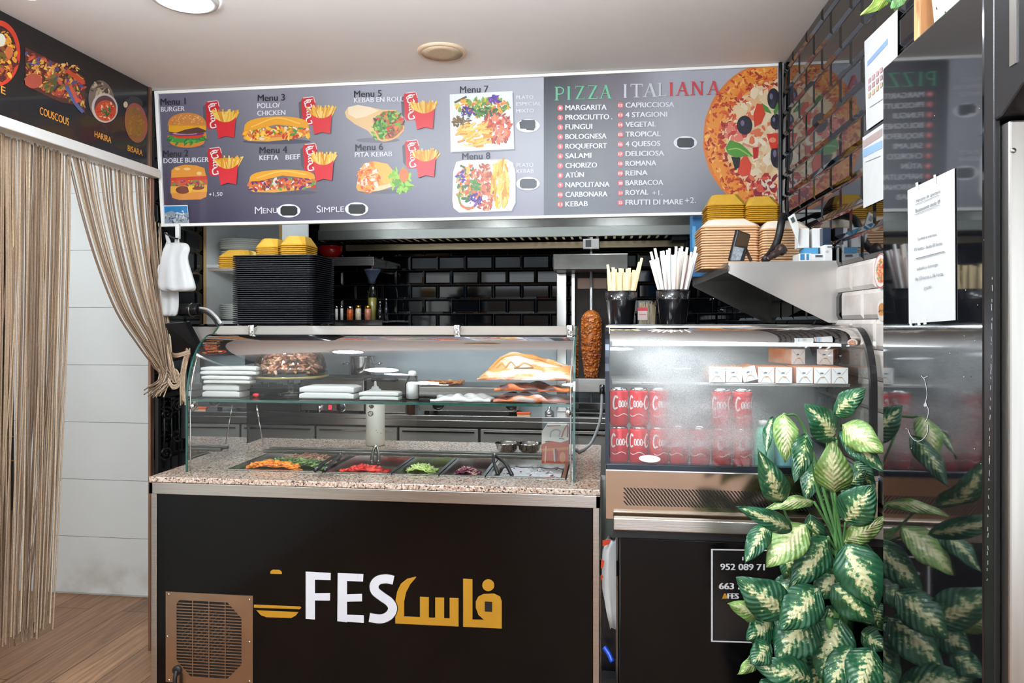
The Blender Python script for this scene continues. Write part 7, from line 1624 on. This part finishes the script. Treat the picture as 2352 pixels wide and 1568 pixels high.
LV = [(1918, 952, 1990, 890, 52, 0), (1922, 1010, 1850, 928, 74, 0), (1800, 950, 1803, 1062, 56, 1), (1852, 995, 1825, 1108, 48, 2), (1917, 1132, 1912, 1012, 78, 1), (1795, 1152, 1740, 1030, 62, 0), (1776, 958, 1760, 1046, 24, 0),
      (1935, 975, 2034, 1040, 66, 1), (1930, 988, 2034, 1086, 48, 0), (1942, 1198, 2008, 1112, 84, 0), (1938, 1245, 2040, 1185, 46, 1), (1818, 1216, 1690, 1163, 46, 0), (1870, 1152, 1752, 1172, 30, 1), (1762, 1205, 1712, 1292, 50, 0),
      (1852, 1204, 1760, 1302, 78, 1), (1902, 1232, 1812, 1352, 72, 0), (1932, 1298, 1868, 1378, 68, 0), (1812, 1412, 1692, 1326, 92, 0), (1880, 1350, 1790, 1446, 88, 0), (1944, 1248, 2016, 1398, 104, 0), (1912, 1342, 2008, 1432, 78, 2), (1738, 1412, 1672, 1386, 46, 1),
      (1772, 1415, 1716, 1470, 74, 0), (1868, 1408, 1782, 1518, 98, 0), (1930, 1420, 1882, 1558, 98, 0), (1768, 1478, 1722, 1524, 56, 0), (1868, 1562, 1726, 1522, 76, 0), (1742, 1508, 1694, 1548, 30, 1), (2004, 1490, 1962, 1600, 86, 0), (1978, 1452, 2040, 1490, 56, 0), (1955, 1482, 1895, 1600, 60, 0), (1800, 1560, 1760, 1640, 80, 0)]
for k, q in enumerate(LV): leaf(*q)
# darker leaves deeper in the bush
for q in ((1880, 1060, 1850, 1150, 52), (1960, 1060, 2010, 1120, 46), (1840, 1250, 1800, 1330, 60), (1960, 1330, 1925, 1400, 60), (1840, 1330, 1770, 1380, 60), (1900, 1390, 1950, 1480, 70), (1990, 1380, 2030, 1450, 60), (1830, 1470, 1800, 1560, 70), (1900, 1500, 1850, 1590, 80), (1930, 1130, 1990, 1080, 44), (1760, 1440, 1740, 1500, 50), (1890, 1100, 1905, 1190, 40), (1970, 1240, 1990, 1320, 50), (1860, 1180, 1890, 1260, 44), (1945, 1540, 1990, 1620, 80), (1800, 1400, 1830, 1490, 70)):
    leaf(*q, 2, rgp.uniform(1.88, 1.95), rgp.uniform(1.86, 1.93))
crown = [PY(1950, 1330, 1.83), PY(1925, 1350, 1.82), PY(1905, 1420, 1.80)]
base = Vector((PXc, PLY, .60))
for (bx, by, cx2, cy2, s) in ((1922, 1010, 1915, 1120, 1), (1917, 1132, 1930, 1230, 1), (1942, 1198, 1938, 1260, 0), (1852, 995, 1880, 1130, 0), (1795, 1152, 1822, 1206, 0), (1870, 1152, 1920, 1240, 0), (1902, 1232, 1930, 1280, 0), (1852, 1204, 1910, 1260, 0), (1944, 1248, 1946, 1300, 0), (1800, 950, 1850, 990, 0), (1918, 952, 1900, 1060, 0), (1932, 1298, 1940, 1330, 0), (1818, 1216, 1890, 1260, 0), (1812, 1412, 1880, 1440, 0), (1868, 1408, 1900, 1460, 0)):
    top = PY(bx, by, 1.80); mid = PY(cx2, cy2, 1.84); c = crown[s]
    end = c if by < 1300 else Vector((base.x + (top.x - base.x) * .2, PLY, .66))
    MB().use(0, smooth=True).tube(spline([top, mid, end], 6), [.003] * 6 + [.0042] * 7, 7).build('leaf_stalk', M_STEM, plant)
for c in crown: MB().use(0, smooth=True).tube(spline([c, (c + base) / 2 + Vector((.01, .02, 0)), base], 6), [.008] * 6 + [.011] * 7, 9).build('stem', M_STEM, plant)
pot = MB().use(0, smooth=True).lathe((PXc, PLY, 0), [(.11, .001), (.115, .01), (.155, .52), (.165, .525), (.165, .55), (.15, .55), (.145, .5), (0, .5)], 36)
pot.build('plant_pot', mat('dark_pot', (40, 40, 42), .4, noise=.2, nscale=20), plant)
MB().use(0, smooth=True).lathe((PXc, PLY, .5), [(.145, .03), (.10, .07), (.04, .1), (0, .1)], 24).build('soil', mat('soil', (50, 36, 26), .9, noise=.5, nscale=90, bump=.5, bscale=90), plant)
# leaves hanging from the planter on the fridge
bkp = [o for o in SC.objects if o.name.startswith('planter_box')][0]
LG = leaf_mat('light_green_leaf', (150, 186, 80), (176, 206, 100), (200, 220, 130), .1); LG2 = leaf_mat('mid_green_leaf', (104, 156, 92), (130, 176, 110), (170, 200, 140), .2)
plant_keep = plant; plant = bkp; LM.append(LG); LM.append(LG2)
leaf(2044, -16, 1979, 34, 30, 3, 1.52, 1.50, .18, 'trailing_leaf'); leaf(2076, -14, 2048, 20, 30, 4, 1.50, 1.49, .1, 'trailing_leaf')
MB().use(0, smooth=True).tube(spline([PY(2030, -2, 1.51), PY(2052, 6, 1.51), PY(2066, 2, 1.51), (XF + .04, 1.46, ZF + .32)], 5), .003, 6).build('trailing_stem', M_STEM, bkp)
plant = plant_keep
